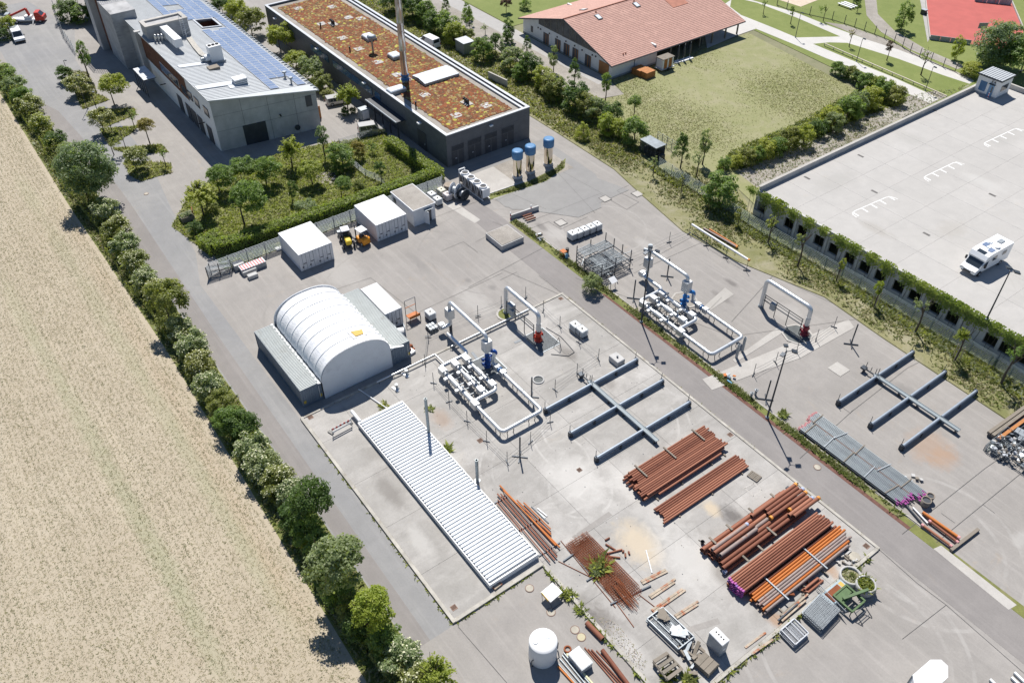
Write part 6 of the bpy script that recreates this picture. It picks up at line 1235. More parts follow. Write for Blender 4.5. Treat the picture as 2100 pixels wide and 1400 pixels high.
cross_post(1368, 567, 530, 'tall post on a crossed steel foot behind the right pipe loop', .05); cross_post(1299, 612, 573, 'tall post on a crossed steel foot left of the right pipe loop', .05); cross_post(1745, 706, 664, 'tall post on a crossed steel foot right of the dark red wellhead', .05)
cross_post(1570, 819, 779, 'tall post on a crossed steel foot beside the second yard lamp', .05); cross_post(1066, 937, 893, 'tall post on a crossed steel foot near the ribbed cover', SZ); cross_post(1090, 814, 771, 'tall post on a crossed steel foot inside the left pipe loop', SZ)
for px, py, top, lb, r in ((1510, 733, 706, 'stubby grey standpipe at the right loop corner, nearer the road', .17), (1506 + 16, 720, 692, 'taller grey standpipe at the right loop corner', .17)):
 p = g(px - 18, py + 10, .05) if False else g(px, py, .05); h = max(1.6, hgt(p, top)); solo('standpipe', MB().pipe(p, p + Vector((0, 0, h)), r, .03, 12), m_galv, lb, 'standpipe')
for px, py, lb in ((1540, 815, 'left of the two short grey pipe stubs behind the second yard lamp'), (1549, 809, 'right of the two short grey pipe stubs behind the second yard lamp')):
 p = g(px, py, .05); t = thing('pipe_stub', lb, 'pipe stub', p); MB().pipe(p, p + Vector((0, 0, .75)), .13, .02, 12).build('pipe', m_galv, t); MB().lathe((p.x, p.y, .78), [(.22, 0), (.22, .06), (.13, .061)], 12, True, False).build('flange', m_galv, t)
# --- pipes in stacks
m_rp = mat('rust_red_pipe', (.27, .098, .058), .75, v=.16, vs=1.5, vf=.15, vfs=10, rnd=.28, rndc=(.33, .14, .085), c2=(.17, .06, .04), c2s=1.5)
m_op = mat('orange_primer_pipe', (.56, .16, .025), .6, v=.1, vs=1.5, rnd=.25, rndc=(.50, .175, .04))
m_gp = mat('grey_rust_pipe', (.33, .26, .235), .65, v=.15, vs=1.2, rnd=.2, c2=(.30, .14, .09), c2s=1.2)
m_zp = mat('zinc_pipe', (.36, .40, .42), .4, .45, v=.08, rnd=.2, c2=(.42, .30, .24), c2s=.8, c2lo=.62)
m_pur = mat('magenta_cap', (.42, .10, .34), .5, v=.1); m_pur2 = mat('violet_cap', (.24, .10, .35), .5); m_pink = mat('pink_cap', (.62, .30, .30), .5); m_ocap = mat('orange_cap', (.66, .28, .05), .5); m_bcap = mat('pale_blue_cap', (.36, .42, .58), .5)
PM = {}
def pipe_thing(name, a, b, r, m, label, group, cap0=None, cap1=None, cat='pipe', wall=.016):
 a, b = Vector(a), Vector(b); L = (b - a).length; k = (round(r, 3), m.name)
 if k not in PM:
  q = MB().pipe((0, 0, 0), (0, 1, 0), r, wall, 10); me = bpy.data.meshes.new(name); me.from_pydata(q.v, [], q.f); me.polygons.foreach_set('use_smooth', q.sm); me.materials.append(m); PM[k] = me
 o = bpy.data.objects.new(name, PM[k]); COL.objects.link(o); o.location = a; d = (b - a).normalized()
 o.rotation_euler = d.to_track_quat('Y', 'Z').to_euler(); o.scale = (1, L, 1); tag(o, label, cat, group)
 for c, e in ((cap0, 0), (cap1, 1)):
  if c is None: continue
  kk = ('cap', round(r, 3), c.name)
  if kk not in PM:
   q = MB().pipe((0, -.03, 0), (0, .22, 0), r * 1.13, r * .3, 10); me = bpy.data.meshes.new('end_cap'); me.from_pydata(q.v, [], q.f); me.materials.append(c); PM[kk] = me
  u = bpy.data.objects.new('end_cap', PM[kk]); COL.objects.link(u); u.parent = o; u.location = (0, e if e == 0 else 1 - .2 / L, 0); u.scale = (1, 1 / L, 1)
 return o
def batten(a, b, w, h, label, group, m=None, name='timber_batten'): return solo(name, MB().bar(a, b, w, h), m or m_wood, label, 'timber', group)
def jit(s): return R.uniform(-s, s)
GRP = 'rusty pipes of the long double stack'
LB1 = 'rust-red pipe in the long double stack'
z0 = SZ + .12
for k in range(14): x = 27.35 + k * .255; pipe_thing('steel_pipe', (x, -14.0 + jit(.35), z0 + .12), (x, -2.45 + jit(.3), z0 + .12), .115, m_rp, LB1 + ', bottom layer', GRP)
for k in range(7): x = 27.45 + k * .25; pipe_thing('steel_pipe', (x, -13.6 + jit(.4), z0 + .42), (x, -2.4 + jit(.25), z0 + .42), .115, m_rp, LB1 + ', ' + ordn(k) + ' on top of its far half', GRP)
for q in (0, 1):
 for k in range(8 - q): x = 29.15 + k * .24 + q * .12; pipe_thing('steel_pipe', (x, -14.1 + jit(.35), z0 + .40 + q * .215), (x, -2.6 + jit(.4), z0 + .40 + q * .215), .115, m_rp, LB1 + ((', ' + ordn(k) + ' on top of its near half') if q else ', middle layer of its near half'), GRP)
pipe_thing('steel_pipe', (31.15, -12.6, z0 + .3), (31.15, -3.6, z0 + .3), .115, m_rp, 'single rust-red pipe lying apart along the near edge of the long double stack', None)
for y in (-12.2, -8.1, -3.9): batten((27.1, y, z0 + .62), (29.0, y, z0 + .62), .16, .14, 'grey timber batten across the top of the long double stack', 'battens on the double stack')
for y in (-12.9, -9.5, -5.2, -3.2): batten((27.0, y, SZ + .07), (31.5, y, SZ + .07), .16, .13, 'grey timber bearer under the long double stack', 'bearers under the double stack')
GRP = 'rusty pipes of the single flat row'
for k in range(8): x = 32.2 + k * .245; pipe_thing('steel_pipe', (x, -14.1 + jit(.2) - (.3 if k > 5 else 0), SZ + .27), (x, -2.35 + jit(.2), SZ + .27), .115, m_rp, 'rust-red pipe, ' + ordn(k) + ' from the far side in the flat single row', GRP)
for y in (-12.6, -8.0, -3.6): batten((32.0, y, SZ + .07), (34.25, y, SZ + .07), .15, .13, 'timber bearer under the flat single row of pipes', 'bearers under the single row')
GRP = 'big rusty pipes of the corner pile'; LB2 = 'big rust-red pipe in the corner pile, '
bl = [(38.3, 0), (38.72, 0), (39.14, 0), (39.56, 0), (39.98, 0), (40.4, 0), (40.82, 0), (41.24, 0)]
for i, (x, q) in enumerate(bl): pipe_thing('steel_pipe', (x, -13.7 + jit(.3), SZ + .3), (x, -2.3 + jit(.6), SZ + .3), .2, m_rp, LB2 + 'bottom layer', GRP, m_bcap if i == 7 else None)
for i in range(7): x = 38.5 + i * .42; pipe_thing('steel_pipe', (x, -13.6 + jit(.4), SZ + .66), (x, -1.6 + jit(.8), SZ + .66), .2, m_gp if i in (3,) else m_rp, LB2 + 'middle layer, ' + ordn(i) + ' from the far side', GRP, None, m_bcap if i == 2 else None)
for i, (x, ya, yb, c0, c1, m) in enumerate(((38.75, -7.6, -1.0, None, m_ocap, m_rp), (39.15, -13.5, -8.6, None, m_bcap, m_gp), (39.15, -6.0, -1.2, None, None, m_rp), (39.55, -13.6, -8.1, None, None, m_rp), (39.55, -6.2, -.9, None, m_bcap, m_rp), (40.05, -13.3, -8.3, None, None, m_gp), (40.0, -6.3, -1.0, m_ocap, m_ocap, m_rp), (40.45, -4.1, -1.3, m_ocap, None, m_rp), (40.85, -4.6, -1.0, None, m_bcap, m_rp), (41.2, -4.3, -.5, None, m_ocap, m_rp))):
 pipe_thing('steel_pipe', (x, ya, SZ + 1.03), (x, yb, SZ + 1.03), .2, m, LB2 + ordn(i) + ' short one on top' + (' with an orange cap' if m_ocap in (c0, c1) else ''), GRP, c0, c1)
for x, y, L in ((38.1, -12.6, .9), (38.05, -10.2, .8), (38.0, -7.0, .9), (38.1, -3.9, 1.0), (40.6, -7.3, 1.2), (41.4, -11.6, .8), (41.5, -9.6, .9)): batten((x - .15, y, SZ + .93), (x + L - .15, y, SZ + .93), .2, .09, 'short timber spacer lying on the big-pipe corner pile', 'spacers on the corner pile')
GRP = 'magenta-capped pipes of the corner pile'
for q in range(5):
 for k in range(8 - (q % 2)): x = 42.25 + k * .235 + (q % 2) * .118; pipe_thing('steel_pipe', (x, -14.6 + jit(.12), SZ + .2 + q * .205), (x, -1.9 + jit(.5) - q * .05, SZ + .2 + q * .205), .108, m_rp, 'long rust-red pipe, magenta-capped end, ' + (ordn(k) + ' from the far side on top' if q == 4 else 'buried') + ' in the corner pile', GRP, (m_pur if R.random() < .8 else m_pur2) if k > 1 or q > 1 else None)
GRP = 'orange and grey pipes of the corner pile'
for i in range(9):
 x = 44.2 + i * .262; m = [m_rp, m_op, m_op, m_op, m_gp, m_gp, m_gp, m_op, m_gp][i]; nm = {m_rp: 'rust-red', m_op: 'bright orange', m_gp: 'grey-brown'}[m]
 for q in range(2): pipe_thing('steel_pipe', (x + q * .02, -14.0 + jit(.25), SZ + .28 + q * .26), (x, -1.6 + jit(.45) - (.4 if i > 6 else 0), SZ + .28 + q * .26), .125, m, nm + ' pipe, ' + ordn(i) + ' in the ' + ('upper' if q else 'lower') + ' layer of the nearest part of the corner pile', GRP)
for y in (-11.6, -6.2): batten((43.7, y, SZ + .72), (46.8, y, SZ + .72), .13, .1, 'grey metal batten across the orange pipes, ' + ('left one' if y < -8 else 'right one'), None, m_galv)
for y in (-12.6, -9.4, -6.3, -3.4): batten((43.5, y, SZ + .07), (47.2, y, SZ + .07), .15, .13, 'dark bearer sticking out under the orange pipes', 'bearers under the orange pipes')
for k, (x, y) in enumerate(((46.75, -8.5), (46.98, -8.4), (47.2, -8.3))): pipe_thing('short_pipe', (x, y - 1.1, SZ + .12 + (.0)), (x, y + 1.2, SZ + .12), .11, m_rp, NM[k] + ' short rust-red pipe in the row of three by the concrete rings, from the pile', 'short pipes by the rings')
pipe_thing('short_pipe', (46.86, -9.4, SZ + .33), (46.86, -7.4, SZ + .33), .11, m_rp, 'short rust-red pipe lying on the row of three by the concrete rings', None)
for s, (ya, n, xa, xb) in enumerate(((5.95, 11, 33.6, 46.4), (7.75, 10, 33.2, 47.0))):
 GRP = 'long grey pipes of the ' + ('strip side' if s == 0 else 'yard side') + ' bundle'
 for k in range(n):
  for q in (0, 1):
   pipe_thing('grey_pipe', (xa + jit(.12), ya + k * .168 - (.084 if not q else 0), .3 + q * .19 + s * .06), (xb + jit(.25) - (.5 if k < 2 else 0), ya + k * .168 - (.084 if not q else 0), .3 + q * .19 + s * .06), .056 if q else .07, m_dsteel if not q else (m_gp if (k == 0 and s == 1) else m_zp), 'long grey pipe, ' + ((ordn(k) + ' from the road on top') if q else 'bottom layer') + ' of the bundle ' + ('along the strip' if s == 0 else 'on the yard side'), GRP, m_pink, m_pur)  # lower layer coloured dark to paint shade into the gaps between the upper pipes
 solo('pipe_tray', MB().box(xa + .4, xb - .5, ya - .05, ya + n * .168 - .1, .06, .2), m_blackp, 'added dark block for the gap shade under the long grey pipe bundle ' + ('along the strip' if s == 0 else 'on the yard side'), 'tray')  # added black block, stands in for the shade beneath the pipe gaps
 for k in range(5):
  x = xa + .9 + k * (xb - xa - 2) / 4.3; batten((x, ya - .15, .6 + s * .06), (x + jit(.5), ya + n * .168 + .05, .6 + s * .06), .1, .07, 'grey batten across the long grey pipe bundle ' + ('along the verge strip' if s == 0 else 'on the yard side'), 'battens on the grey pipes', m_galv if k % 2 else m_wood)
  batten((x + .2, ya - .2, .1), (x + .2, ya + n * .168 + .1, .1), .14, .12, 'bearer under the long grey pipe bundle ' + ('along the verge strip' if s == 0 else 'on the yard side'), 'bearers under the grey pipes')
# --- yard clutter on the slab
m_rebar = mat('rebar_rust', (.24, .075, .03), .85, v=.2, rnd=.2)
GRP = 'loose orange pipes beside the ribbed cover'
OL = [((1020, 1012), (1138, 1148), .075, 'rp'), ((1027, 1012), (1142, 1142), .075, 'rp'), ((1021, 1024), (1128, 1152), .06, 'rp'), ((1033, 1010), (1142, 1133), .07, 'gp'), ((1025, 995), (1140, 1118), .085, 'op'), ((1032, 1005), (1148, 1122), .08, 'op'), ((1060, 1025), (1130, 1096), .07, 'op'), ((1074, 1030), (1129, 1084), .07, 'op'), ((1078, 1045), (1130, 1093), .07, 'rp'), ((1019, 1030), (1070, 1090), .05, 'rp')]
for (a, b, r, c) in OL:
 m = {'rp': m_rp, 'gp': m_gp, 'op': m_op}[c]; nm = {'rp': 'rust-red', 'gp': 'grey', 'op': 'bright orange'}[c]
 pipe_thing('loose_pipe', g(*a, .4), g(*b, .4), r, m, nm + ' pipe lying loose along the edge of the white ribbed cover', GRP)
for q0, q1 in (((1010, 1034), (1045, 1015)), ((1060, 1090), (1110, 1062)), ((1105, 1140), (1148, 1112))):
 a, b = g(*q0, .2), g(*q1, .2); batten(a + Vector((0, 0, .02)), b + Vector((0, 0, .02)), .12, .1, 'bearer under the loose orange pipes', 'bearers of the loose orange pipes', m_dsteel)
for q0, q1, m, lb in (((1090, 1038), (1125, 1072), m_dsteel, 'dark bar beside the loose orange pipes'), ((1102, 1042), (1122, 1058), m_wpaint, 'white bar beside the loose orange pipes'), ((1097, 1045), (1118, 1062), m_galv, 'grey bar beside the loose orange pipes')): a, b = g(*q0, .2), g(*q1, .2); batten(a, b, .1, .1, lb, None, m, 'metal_bar')
a, b, c, d = g(1165, 1100, .2), g(1215, 1100, .2), g(1335, 1230, .2), g(1255, 1255, .2)
t = thing('rebar_mesh_pile', 'heap of rusty reinforcing mesh mats with a weed growing through it', 'rebar mesh', (29.5, -21.5, SZ))
O_ = g(1245, 1170, .2); ax_ = (g(1320, 1240, .2) - g(1190, 1095, .2)).normalized(); bx_ = Vector((-ax_.y, ax_.x, 0))
for k in range(4):
 off = ax_ * jit(.7) + bx_ * jit(.35); ang = jit(.05); A = Matrix.Rotation(ang, 3, 'Z') @ ax_; B = Matrix.Rotation(ang, 3, 'Z') @ bx_; z = SZ + .09 + k * .045; m = MB(); Lx, Ly = 3.6 + jit(.5), 1.15 + jit(.2); ce = Vector((O_.x, O_.y, z)) + off
 n = int(Ly * 2 / .19)
 for i in range(n + 1): s = -Ly + 2 * Ly * i / n; m.bar(ce + B * s - A * (Lx + jit(.3)), ce + B * s + A * (Lx + jit(.3)), .026, .024)
 n = int(Lx * 2 / .22)
 for i in range(n + 1): s = -Lx + 2 * Lx * i / n; m.bar(ce + A * s - B * Ly + Vector((0, 0, .02)), ce + A * s + B * Ly + Vector((0, 0, .02)), .024, .02)
 m.build('mesh_mat', m_rebar, t)
bars = MB()
for k in range(26): s = jit(.5); q = Vector((O_.x, O_.y, SZ + .5)) + bx_ * (s - .35) + ax_ * (1.5 + jit(.4)); bars.bar(q, q + ax_ * (2.6 + jit(.4)) + bx_ * jit(.1) - Vector((0, 0, .25)), .03, .03)
bars.build('loose_bars', m_rebar, t, None, 'stuff')
for (q0, q1, lb) in (((1155, 1150), (1186, 1128), 'dark beam end sticking out left of the rebar heap'), ((1252, 1238), (1335, 1200), 'dark beam under the near end of the rebar heap'), ((1203, 1190), (1222, 1178), 'short dark beam below the middle of the rebar heap')):
 a, b = g(*q0, .25), g(*q1, .25); batten(a, b, .12, .1, lb, None, m_dsteel, 'steel_beam')
for (q0, q1) in (((1150, 1108), (1262, 1245)), ((1145, 1150), (1218, 1186)), ((1232, 1192), (1300, 1285)), ((1310, 1218), (1345, 1245))): a, b = g(*q0, .2), g(*q1, .2); solo('steel_bar', MB().tube([a, b], .035, 6), m_rebar, 'long rusty bar lying beside the rebar heap', 'steel bar', 'long bars by the rebar heap')
p = g(1224, 1170, .4); tufts('heap_weed', [(p.x + .55 * cos(k), p.y + .55 * sin(k)) for k in np.arange(0, 6.28, .5)], 110, .14, .3, [gw, gm, LM['grey'], LM['dark']], 88, .4, 3, .6, .2)
for i, (q0, q1, lb) in enumerate((((1241, 1107), (1250, 1102), 'shortest dark offcut pipe beyond the rebar heap'), ((1242, 1115), (1262, 1127), 'slanting rusty offcut pipe beyond the rebar heap'), ((1245, 1134), (1276, 1126), 'longest rusty offcut pipe beyond the rebar heap'), ((1247, 1140), (1272, 1143), 'flat rusty offcut beside the longest offcut'), ((1277, 1132), (1279, 1128), 'left of the tiny pipe ends on the sandy patch'), ((1283, 1142), (1282, 1134), 'middle of the tiny pipe ends on the sandy patch'), ((1291, 1136), (1289, 1130), 'right of the tiny pipe ends on the sandy patch'))):
 pipe_thing('pipe_offcut', g(*q0, .25), g(*q1, .25), .09, m_rp, lb, None)
solotube('white_tube', [g(1325, 1128, .2), g(1337, 1174, .2)], .06, m_wpaint, 'thin white tube lying on the bare concrete right of the rebar heap', 'tube')
m_board = mat('rusty_board', (.40, .335, .26), .85, v=.25, vs=2, c2=(.33, .12, .06), c2s=1.4, c2lo=.5, c2hi=.62)
for q0, q1, lb in (((1316, 1194), (1365, 1170), 'first rusty board from the far end in the row by the rebar heap'), ((1333, 1224), (1384, 1190), 'second rusty board in the row by the rebar heap, with scraps beside it'), ((1338, 1253), (1404, 1207), 'third rusty board in the row by the rebar heap'), ((1386, 1264), (1432, 1235), 'fourth rusty board, nearest the steel frames')):
 a, b = g(*q0, .22), g(*q1, .22); t = thing('timber_board', lb, 'board', (a + b) / 2); d = (b - a).normalized(); u = Vector((-d.y, d.x, 0))
 for s in (-1, 1): MB().bar(a + u * s * .12, b + u * s * .12 + d * jit(.2), .2, .09).build('plank', m_board, t)
for q0, q1 in (((1176, 1104), (1252, 1052)), ((1400, 1295), (1475, 1272))):
 a, b = g(*q0, .155), g(*q1, .155); d = (b - a).normalized(); u = Vector((-d.y, d.x, 0)) * .28; o = MB().add([a - u, b - u, b + u, a + u], [(0, 1, 2, 3)]).build('trench_patch', m_asph); o['kind'] = 'structure'
def frame_stack(label, c0, c1, c3, n, base, m, dz=.16, fill=True, name='steel_frame_stack'):
 A, B, D = g(*c0, base), g(*c1, base), g(*c3, base); t = thing(name, label, 'frame stack', (B + D) / 2); x = B - A; y = D - A; X, Y = x.normalized(), y.normalized()
 for k in range(n):
  o = A + X * jit(.08) + Y * jit(.08) + Vector((0, 0, .08 + k * dz)); P = [o, o + x, o + x + y, o + y]; f = MB()
  for i in range(4): f.bar(P[i], P[(i + 1) % 4], .09, .09)
  for s in ((.3, .7) if k % 2 else (.5, )): f.bar(o + x * s, o + x * s + y, .06, .06)
  f.build('frame', m, t)
  if fill:
   r = MB(); nb = max(4, int(x.length / .16))
   for i in range(1, nb): r.bar(o + x * i / nb + y * .08, o + x * i / nb + y * .92, .025, .025)
   r.build('infill_bars', m, t)
 return t, A, x, y
t, A, x, y = frame_stack('pile of long grey steel frames with white boards on top', (1326, 1274), (1358, 1250), (1390, 1336), 4, SZ, m_galv)
for k in range(7):
 q = A + x * R.uniform(.15, .75) + y * R.uniform(.12, .8) + Vector((0, 0, .74 + k * .012)); MB().cbox(q, R.uniform(.3, .7), R.uniform(.5, 1.3), .03, R.uniform(0, 3)).build('loose_panel', [m_alu, m_galv, m_wood, m_galv][k % 4], t)
frame_stack('small stack of white-grey steel frames at the slab edge', (1598, 1298), (1625, 1275), (1627, 1328), 4, .05, m_alu, .17)
t, A, x, y = frame_stack('big stack of grey wire mesh panels near the concrete rings', (1644, 1262), (1680, 1225), (1682, 1297), 2, .05, m_galv, .4, False, 'mesh_panel_stack')
for k in range(9):
 o = A + Vector((jit(.06), jit(.06), .12 + k * .09)); w = MB()
 for i in range(17): w.bar(o + x * i / 16, o + x * i / 16 + y, .03, .02)
 for i in range(11): w.bar(o + y * i / 10 + Vector((0, 0, .018)), o + y * i / 10 + x + Vector((0, 0, .018)), .025, .02)
 w.build('mesh_panel', m_galv, t)
a, b = g(1672, 1210, .05), g(1726, 1265, .05); t = thing('leaning_mesh_panel', 'wire mesh panel standing on edge behind the mesh panel stack', 'mesh panel', (a + b) / 2); w = MB()
for i in range(24): w.bar(a.lerp(b, i / 23), a.lerp(b, i / 23) + Vector((.1, .1, 1.0)), .025, .025)
for z in (.05, .5, 1.0): w.bar(a + Vector((.1 * z, .1 * z, z)), b + Vector((.1 * z, .1 * z, z)), .04, .04)
w.build('mesh', m_galv, t)
t = thing('timber_cradle', 'large grey timber cradle with five cross beams at the lower slab edge', 'timber frame', g(1368, 1378, SZ)); a, b, c, d = g(1338, 1362, SZ), g(1366, 1344, SZ), g(1398, 1378, SZ), g(1368, 1400, SZ)
for p, q in ((a, d), (b, c)): MB().bar(p + Vector((0, 0, .5)), q + Vector((0, 0, .5)), .14, .2).build('side_beam', m_wood, t); [MB().bar(p.lerp(q, s) , p.lerp(q, s) + Vector((0, 0, .45)), .14, .14).build('leg', m_wood, t) for s in (.1, .5, .9)]
for s in (.04, .35, .65, .96): MB().bar(a.lerp(d, s) + Vector((0, 0, .64)), b.lerp(c, s) + Vector((0, 0, .64)), .3, .08).build('cross_beam', m_wood, t); MB().bar(a.lerp(d, s) + Vector((0, 0, .3)), b.lerp(c, s) + Vector((0, 0, .3)), .1, .12).build('cross_beam', m_wood, t)
def scrap(label, px, py, n, base, mats, sx=(.3, 1.0), h=.6, spread=.8, name='scrap_pile'):
 c = g(px, py, base); t = thing(name, label, 'scrap', c)
 for k in range(n):
  q = c + Vector((jit(spread), jit(spread), R.uniform(0.02, h))); MB().cbox(q, R.uniform(*sx), R.uniform(.12, .4), R.uniform(.06, .2), R.uniform(0, 3), jit(.35), jit(.35)).build('scrap_piece', mats[k % len(mats)], t)
 return t
scrap('pile of grey timbers and plates left of the small timber crate', 1420, 1342, 16, SZ, [m_wood, m_galv, m_wood], (.5, 1.2), .5)
def crate(label, px, py, sx, sy, sz, base, m, rz=0., name='timber_crate', cat='crate', n=6):
 p = g(px, py, base); t = thing(name, label, cat, p, rz)
 for s in (-1, 1):
  for k in range(4): MB().box(-sx / 2, sx / 2, s * sy / 2 - .025, s * sy / 2 + .025, .06 + k * (sz - .06) / 4, .03 + (k + 1) * (sz - .06) / 4).build('side_board', m, t, local=True); MB().box(s * sx / 2 - .025, s * sx / 2 + .025, -sy / 2, sy / 2, .06 + k * (sz - .06) / 4, .03 + (k + 1) * (sz - .06) / 4).build('side_board', m, t, local=True)
 for k in range(n): MB().box(-sx / 2 + k * sx / n + .015, -sx / 2 + (k + 1) * sx / n - .015, -sy / 2 - .03, sy / 2 + .03, sz, sz + .03).build('lid_board', m, t, local=True)
 b = MB(); [b.box(i * sx / 2 - .05, i * sx / 2 + .05, j * sy / 2 - .05, j * sy / 2 + .05, 0, sz) for i in (-1, 1) for j in (-1, 1)]; b.box(-sx / 2, sx / 2, -sy / 2, sy / 2, .04, .1); b.build('frame', m, t, local=True)
 return t
crate('weathered open timber crate at the lower slab edge', 1447, 1366, 1.5, 1.3, .6, SZ, m_wood, .1, n=3); p = g(1420, 1382, SZ); solo('timber_block', MB().cbox(p, .8, .3, .3, .9), m_wood, 'single short timber block at the bottom slab edge', 'timber')
a, b, c = g(1463, 1335, SZ), g(1478, 1341, SZ), g(1492, 1330, SZ); cx, cy = (g(1477, 1305, 2.1).x, g(1477, 1305, 2.1).y); t = thing('machine_cabinet', 'tall grey cabinet with four holes in its white lid at the slab edge', 'cabinet', (cx, cy, SZ))
MB().bbox(cx - .85, cx + .7, cy - .45, cy + .45, SZ, 2.0, .06).build('body', mat('cabinet_grey', (.34, .36, .38), .5), t); l = MB().bbox(cx - .86, cx + .71, cy - .46, cy + .46, 2.0, 2.12, .05).build('lid', m_wpaint, t)
for k in range(4): MB().lathe((cx - .5 + k * .28, cy + .05, 2.12), [(.085, 0), (.085, .02)], 10).build('hole', m_blackp, l)
MB().box(cx + .7, cx + .73, cy - .2, cy + .1, 1.0, 1.25).build('label_plate', m_wpaint, t)
p = g(1547, 977, SZ); t = thing('pallet', 'grey wooden pallet beside the flat single row of pipes', 'pallet', p, .15); [MB().box(-.6, .6, -.5 + k * .2, -.5 + k * .2 + .13, .12, .15).build('board', m_wood, t, local=True) for k in range(5)]; MB().box(-.6, -.5, -.5, .45, 0, .12).box(-.05, .05, -.5, .45, 0, .12).box(.5, .6, -.5, .45, 0, .12).build('bearer', m_wood, t, local=True)
ch = MB(); a, b, c, d = g(1527, 1000, .156), g(1545, 990, .156), g(1563, 1004, .156), g(1545, 1017, .156)
for p, q in ((a, b), (b, c), (c, d), (d, a)): stripe(ch, p, q, .16, .157)
o = ch.build('old_paint_square', m_pale); o['kind'] = 'structure'
for px, py, lb in ((1692, 1072, 'taller black kerb post beside the corner pile'), (1699, 1074, 'shorter black kerb post beside the corner pile')): p = g(px, py, .2); solo('kerb_post', MB().tube([p, p + Vector((0, 0, .75 if 'taller' in lb else .45))], .09, 8), m_blackp, lb, 'post')
a = g(1617, 1001, .2); t = thing('bent_post', 'knocked-over black post on the kerb by the second lamp shadow', 'post', a); MB().tube([a, g(1637, 990, .6)], .09, 8).build('post', m_blackp, t); MB().cbox(a, .5, .4, .05).build('foot_plate', m_dsteel, t)
p = g(1440, 1114, SZ); t = thing('bucket_tools', 'small dark bucket with tools left of the corner pile', 'bucket', p); MB().lathe(p, [(.16, 0), (.2, .35)], 10, True, False).build('bucket', m_blackp, t); MB().bar(p + Vector((-.5, 0, .05)), p + Vector((.2, .2, .2)), .05, .05).build('tool', m_wood, t)
a = g(1265, 742, SZ); t = thing('concrete_block', 'square concrete block with a lifting knob near the slab kerb', 'block', a); MB().bbox(a.x - .85, a.x + .75, a.y - .6, a.y + .6, SZ, SZ + .75, .05).build('block', m_conc, t); MB().lathe((a.x, a.y, SZ + .75), [(.12, 0), (.12, .2)], 8).build('knob', m_dsteel, t)
p = g(1104, 779, SZ); t = thing('open_well', 'round open well hole with weeds in the middle of the slab', 'well', p); MB().lathe(p, [(.7, 0), (.7, .1), (.55, .11), (.55, .01)], 18, True, False).build('rim', m_conc, t); MB().lathe((p.x, p.y, SZ + .004), [(.56, 0), (.56, .004)], 16).build('hole', m_pit, t)
tr = g(1145, 712, SZ); t = thing('tripod', 'small dark tripod frame beside the bright red wellhead', 'tripod', tr); [MB().tube([tr + Vector((.6 * cos(k * 2.1), .6 * sin(k * 2.1), 0)), tr + Vector((0, 0, 1.6))], .03, 5).build('leg', m_dsteel, t) for k in range(3)]
h = MB(); h.tube([g(1120, 672, .2), g(1150, 690, .2), g(1170, 712, .2), g(1178, 722, .2), g(1165, 730, .2), g(1130, 726, .2)], .035, 6); solo('hose', h, m_dsteel, 'thin dark hose curling on the slab beside the bright red wellhead', 'hose')
for px, py, lb in ((814, 797, 'small grey hydrant stub between the tent and the ribbed cover'), (834, 768, 'short round post stub at the tent front corner')): p = g(px, py, SZ); t = thing('hydrant', lb, 'hydrant', p); MB().lathe(p, [(.3, 0), (.3, .06), (.13, .08), (.13, .6), (.2, .62), (.2, .72)], 10).build('stub', m_galv, t); MB().cbox((p.x, p.y - .2, SZ), 1.1, .3, .1, .2).build('base', m_wpaint, t)
m_ibc = mat('tank_plastic', (.70, .71, .70), .4, v=.06); m_tan = mat('tank_yellowed', (.62, .58, .44), .45)
def ibc(p, label, group, rz=0, inner=None):
 global IB
 if inner is None and IB is not None: return copy_tree(IB, p, rz, label, None, group)
 t = thing('ibc_tank', label, 'tank', p, rz, group); MB().bbox(-.58, .58, -.48, .48, .18, 1.12, .06).build('bottle', inner or m_ibc, t, local=True); MB().lathe((0, 0, 1.12), [(.14, 0), (.14, .06)], 10).build('cap', m_blackp, t, local=True)
 c = MB()
 for k in range(7): x = -.6 + k * .2; c.bar((x, -.5, .16), (x, -.5, 1.14), .02, .02).bar((x, .5, .16), (x, .5, 1.14), .02, .02)
 for k in range(6): y = -.5 + k * .2; c.bar((-.6, y, .16), (-.6, y, 1.14), .02, .02).bar((.6, y, .16), (.6, y, 1.14), .02, .02)
 for z in (.3, .55, .8, 1.05): c.bar((-.6, -.5, z), (.6, -.5, z), .02, .02).bar((-.6, .5, z), (.6, .5, z), .02, .02).bar((-.6, -.5, z), (-.6, .5, z), .02, .02).bar((.6, -.5, z), (.6, .5, z), .02, .02)
 c.build('cage', m_arm, t, local=True); b = MB(); [b.box(-.6, .6, y - .07, y + .07, 0, .14) for y in (-.43, 0, .43)]; b.build('pallet', m_dsteel, t, local=True)
 if inner is None: IB = t
 return t
IB = None
for i, (x, y) in enumerate(((1174, 476), (1186, 472), (1199, 467), (1212, 462), (1225, 457))): p = g(x, y, 1.2); ibc((p.x, p.y, .05), NM[i] + ' white caged tank in the row of five near the frame rack, from the left', 'row of five caged tanks', 0.0)
for x, y, lb in ((1180, 663, 'white caged tank on the slab, far one of the pair by the kerb'), (1194, 673, 'white caged tank on the slab, near one of the pair by the kerb')): p = g(x, y, 1.3); ibc((p.x, p.y, SZ), lb, 'caged tanks on the slab')
p = g(882, 638, 1.2); ibc((p.x, p.y, .05), 'single white caged tank beside the orange cart', None)
for x, y, lb, m in ((885, 395, 'left caged tank of the four by the cable drums, at the back', None), (905, 387, 'yellowed caged tank of the four by the cable drums', m_tan), (897, 405, 'front left caged tank of the four by the cable drums', None), (917, 396, 'front right caged tank nearest the cable drums', mat('tank_pinkish', (.66, .58, .56), .45))): p = g(x, y, 1.2); ibc((p.x, p.y, .05), lb, None, .05, m)
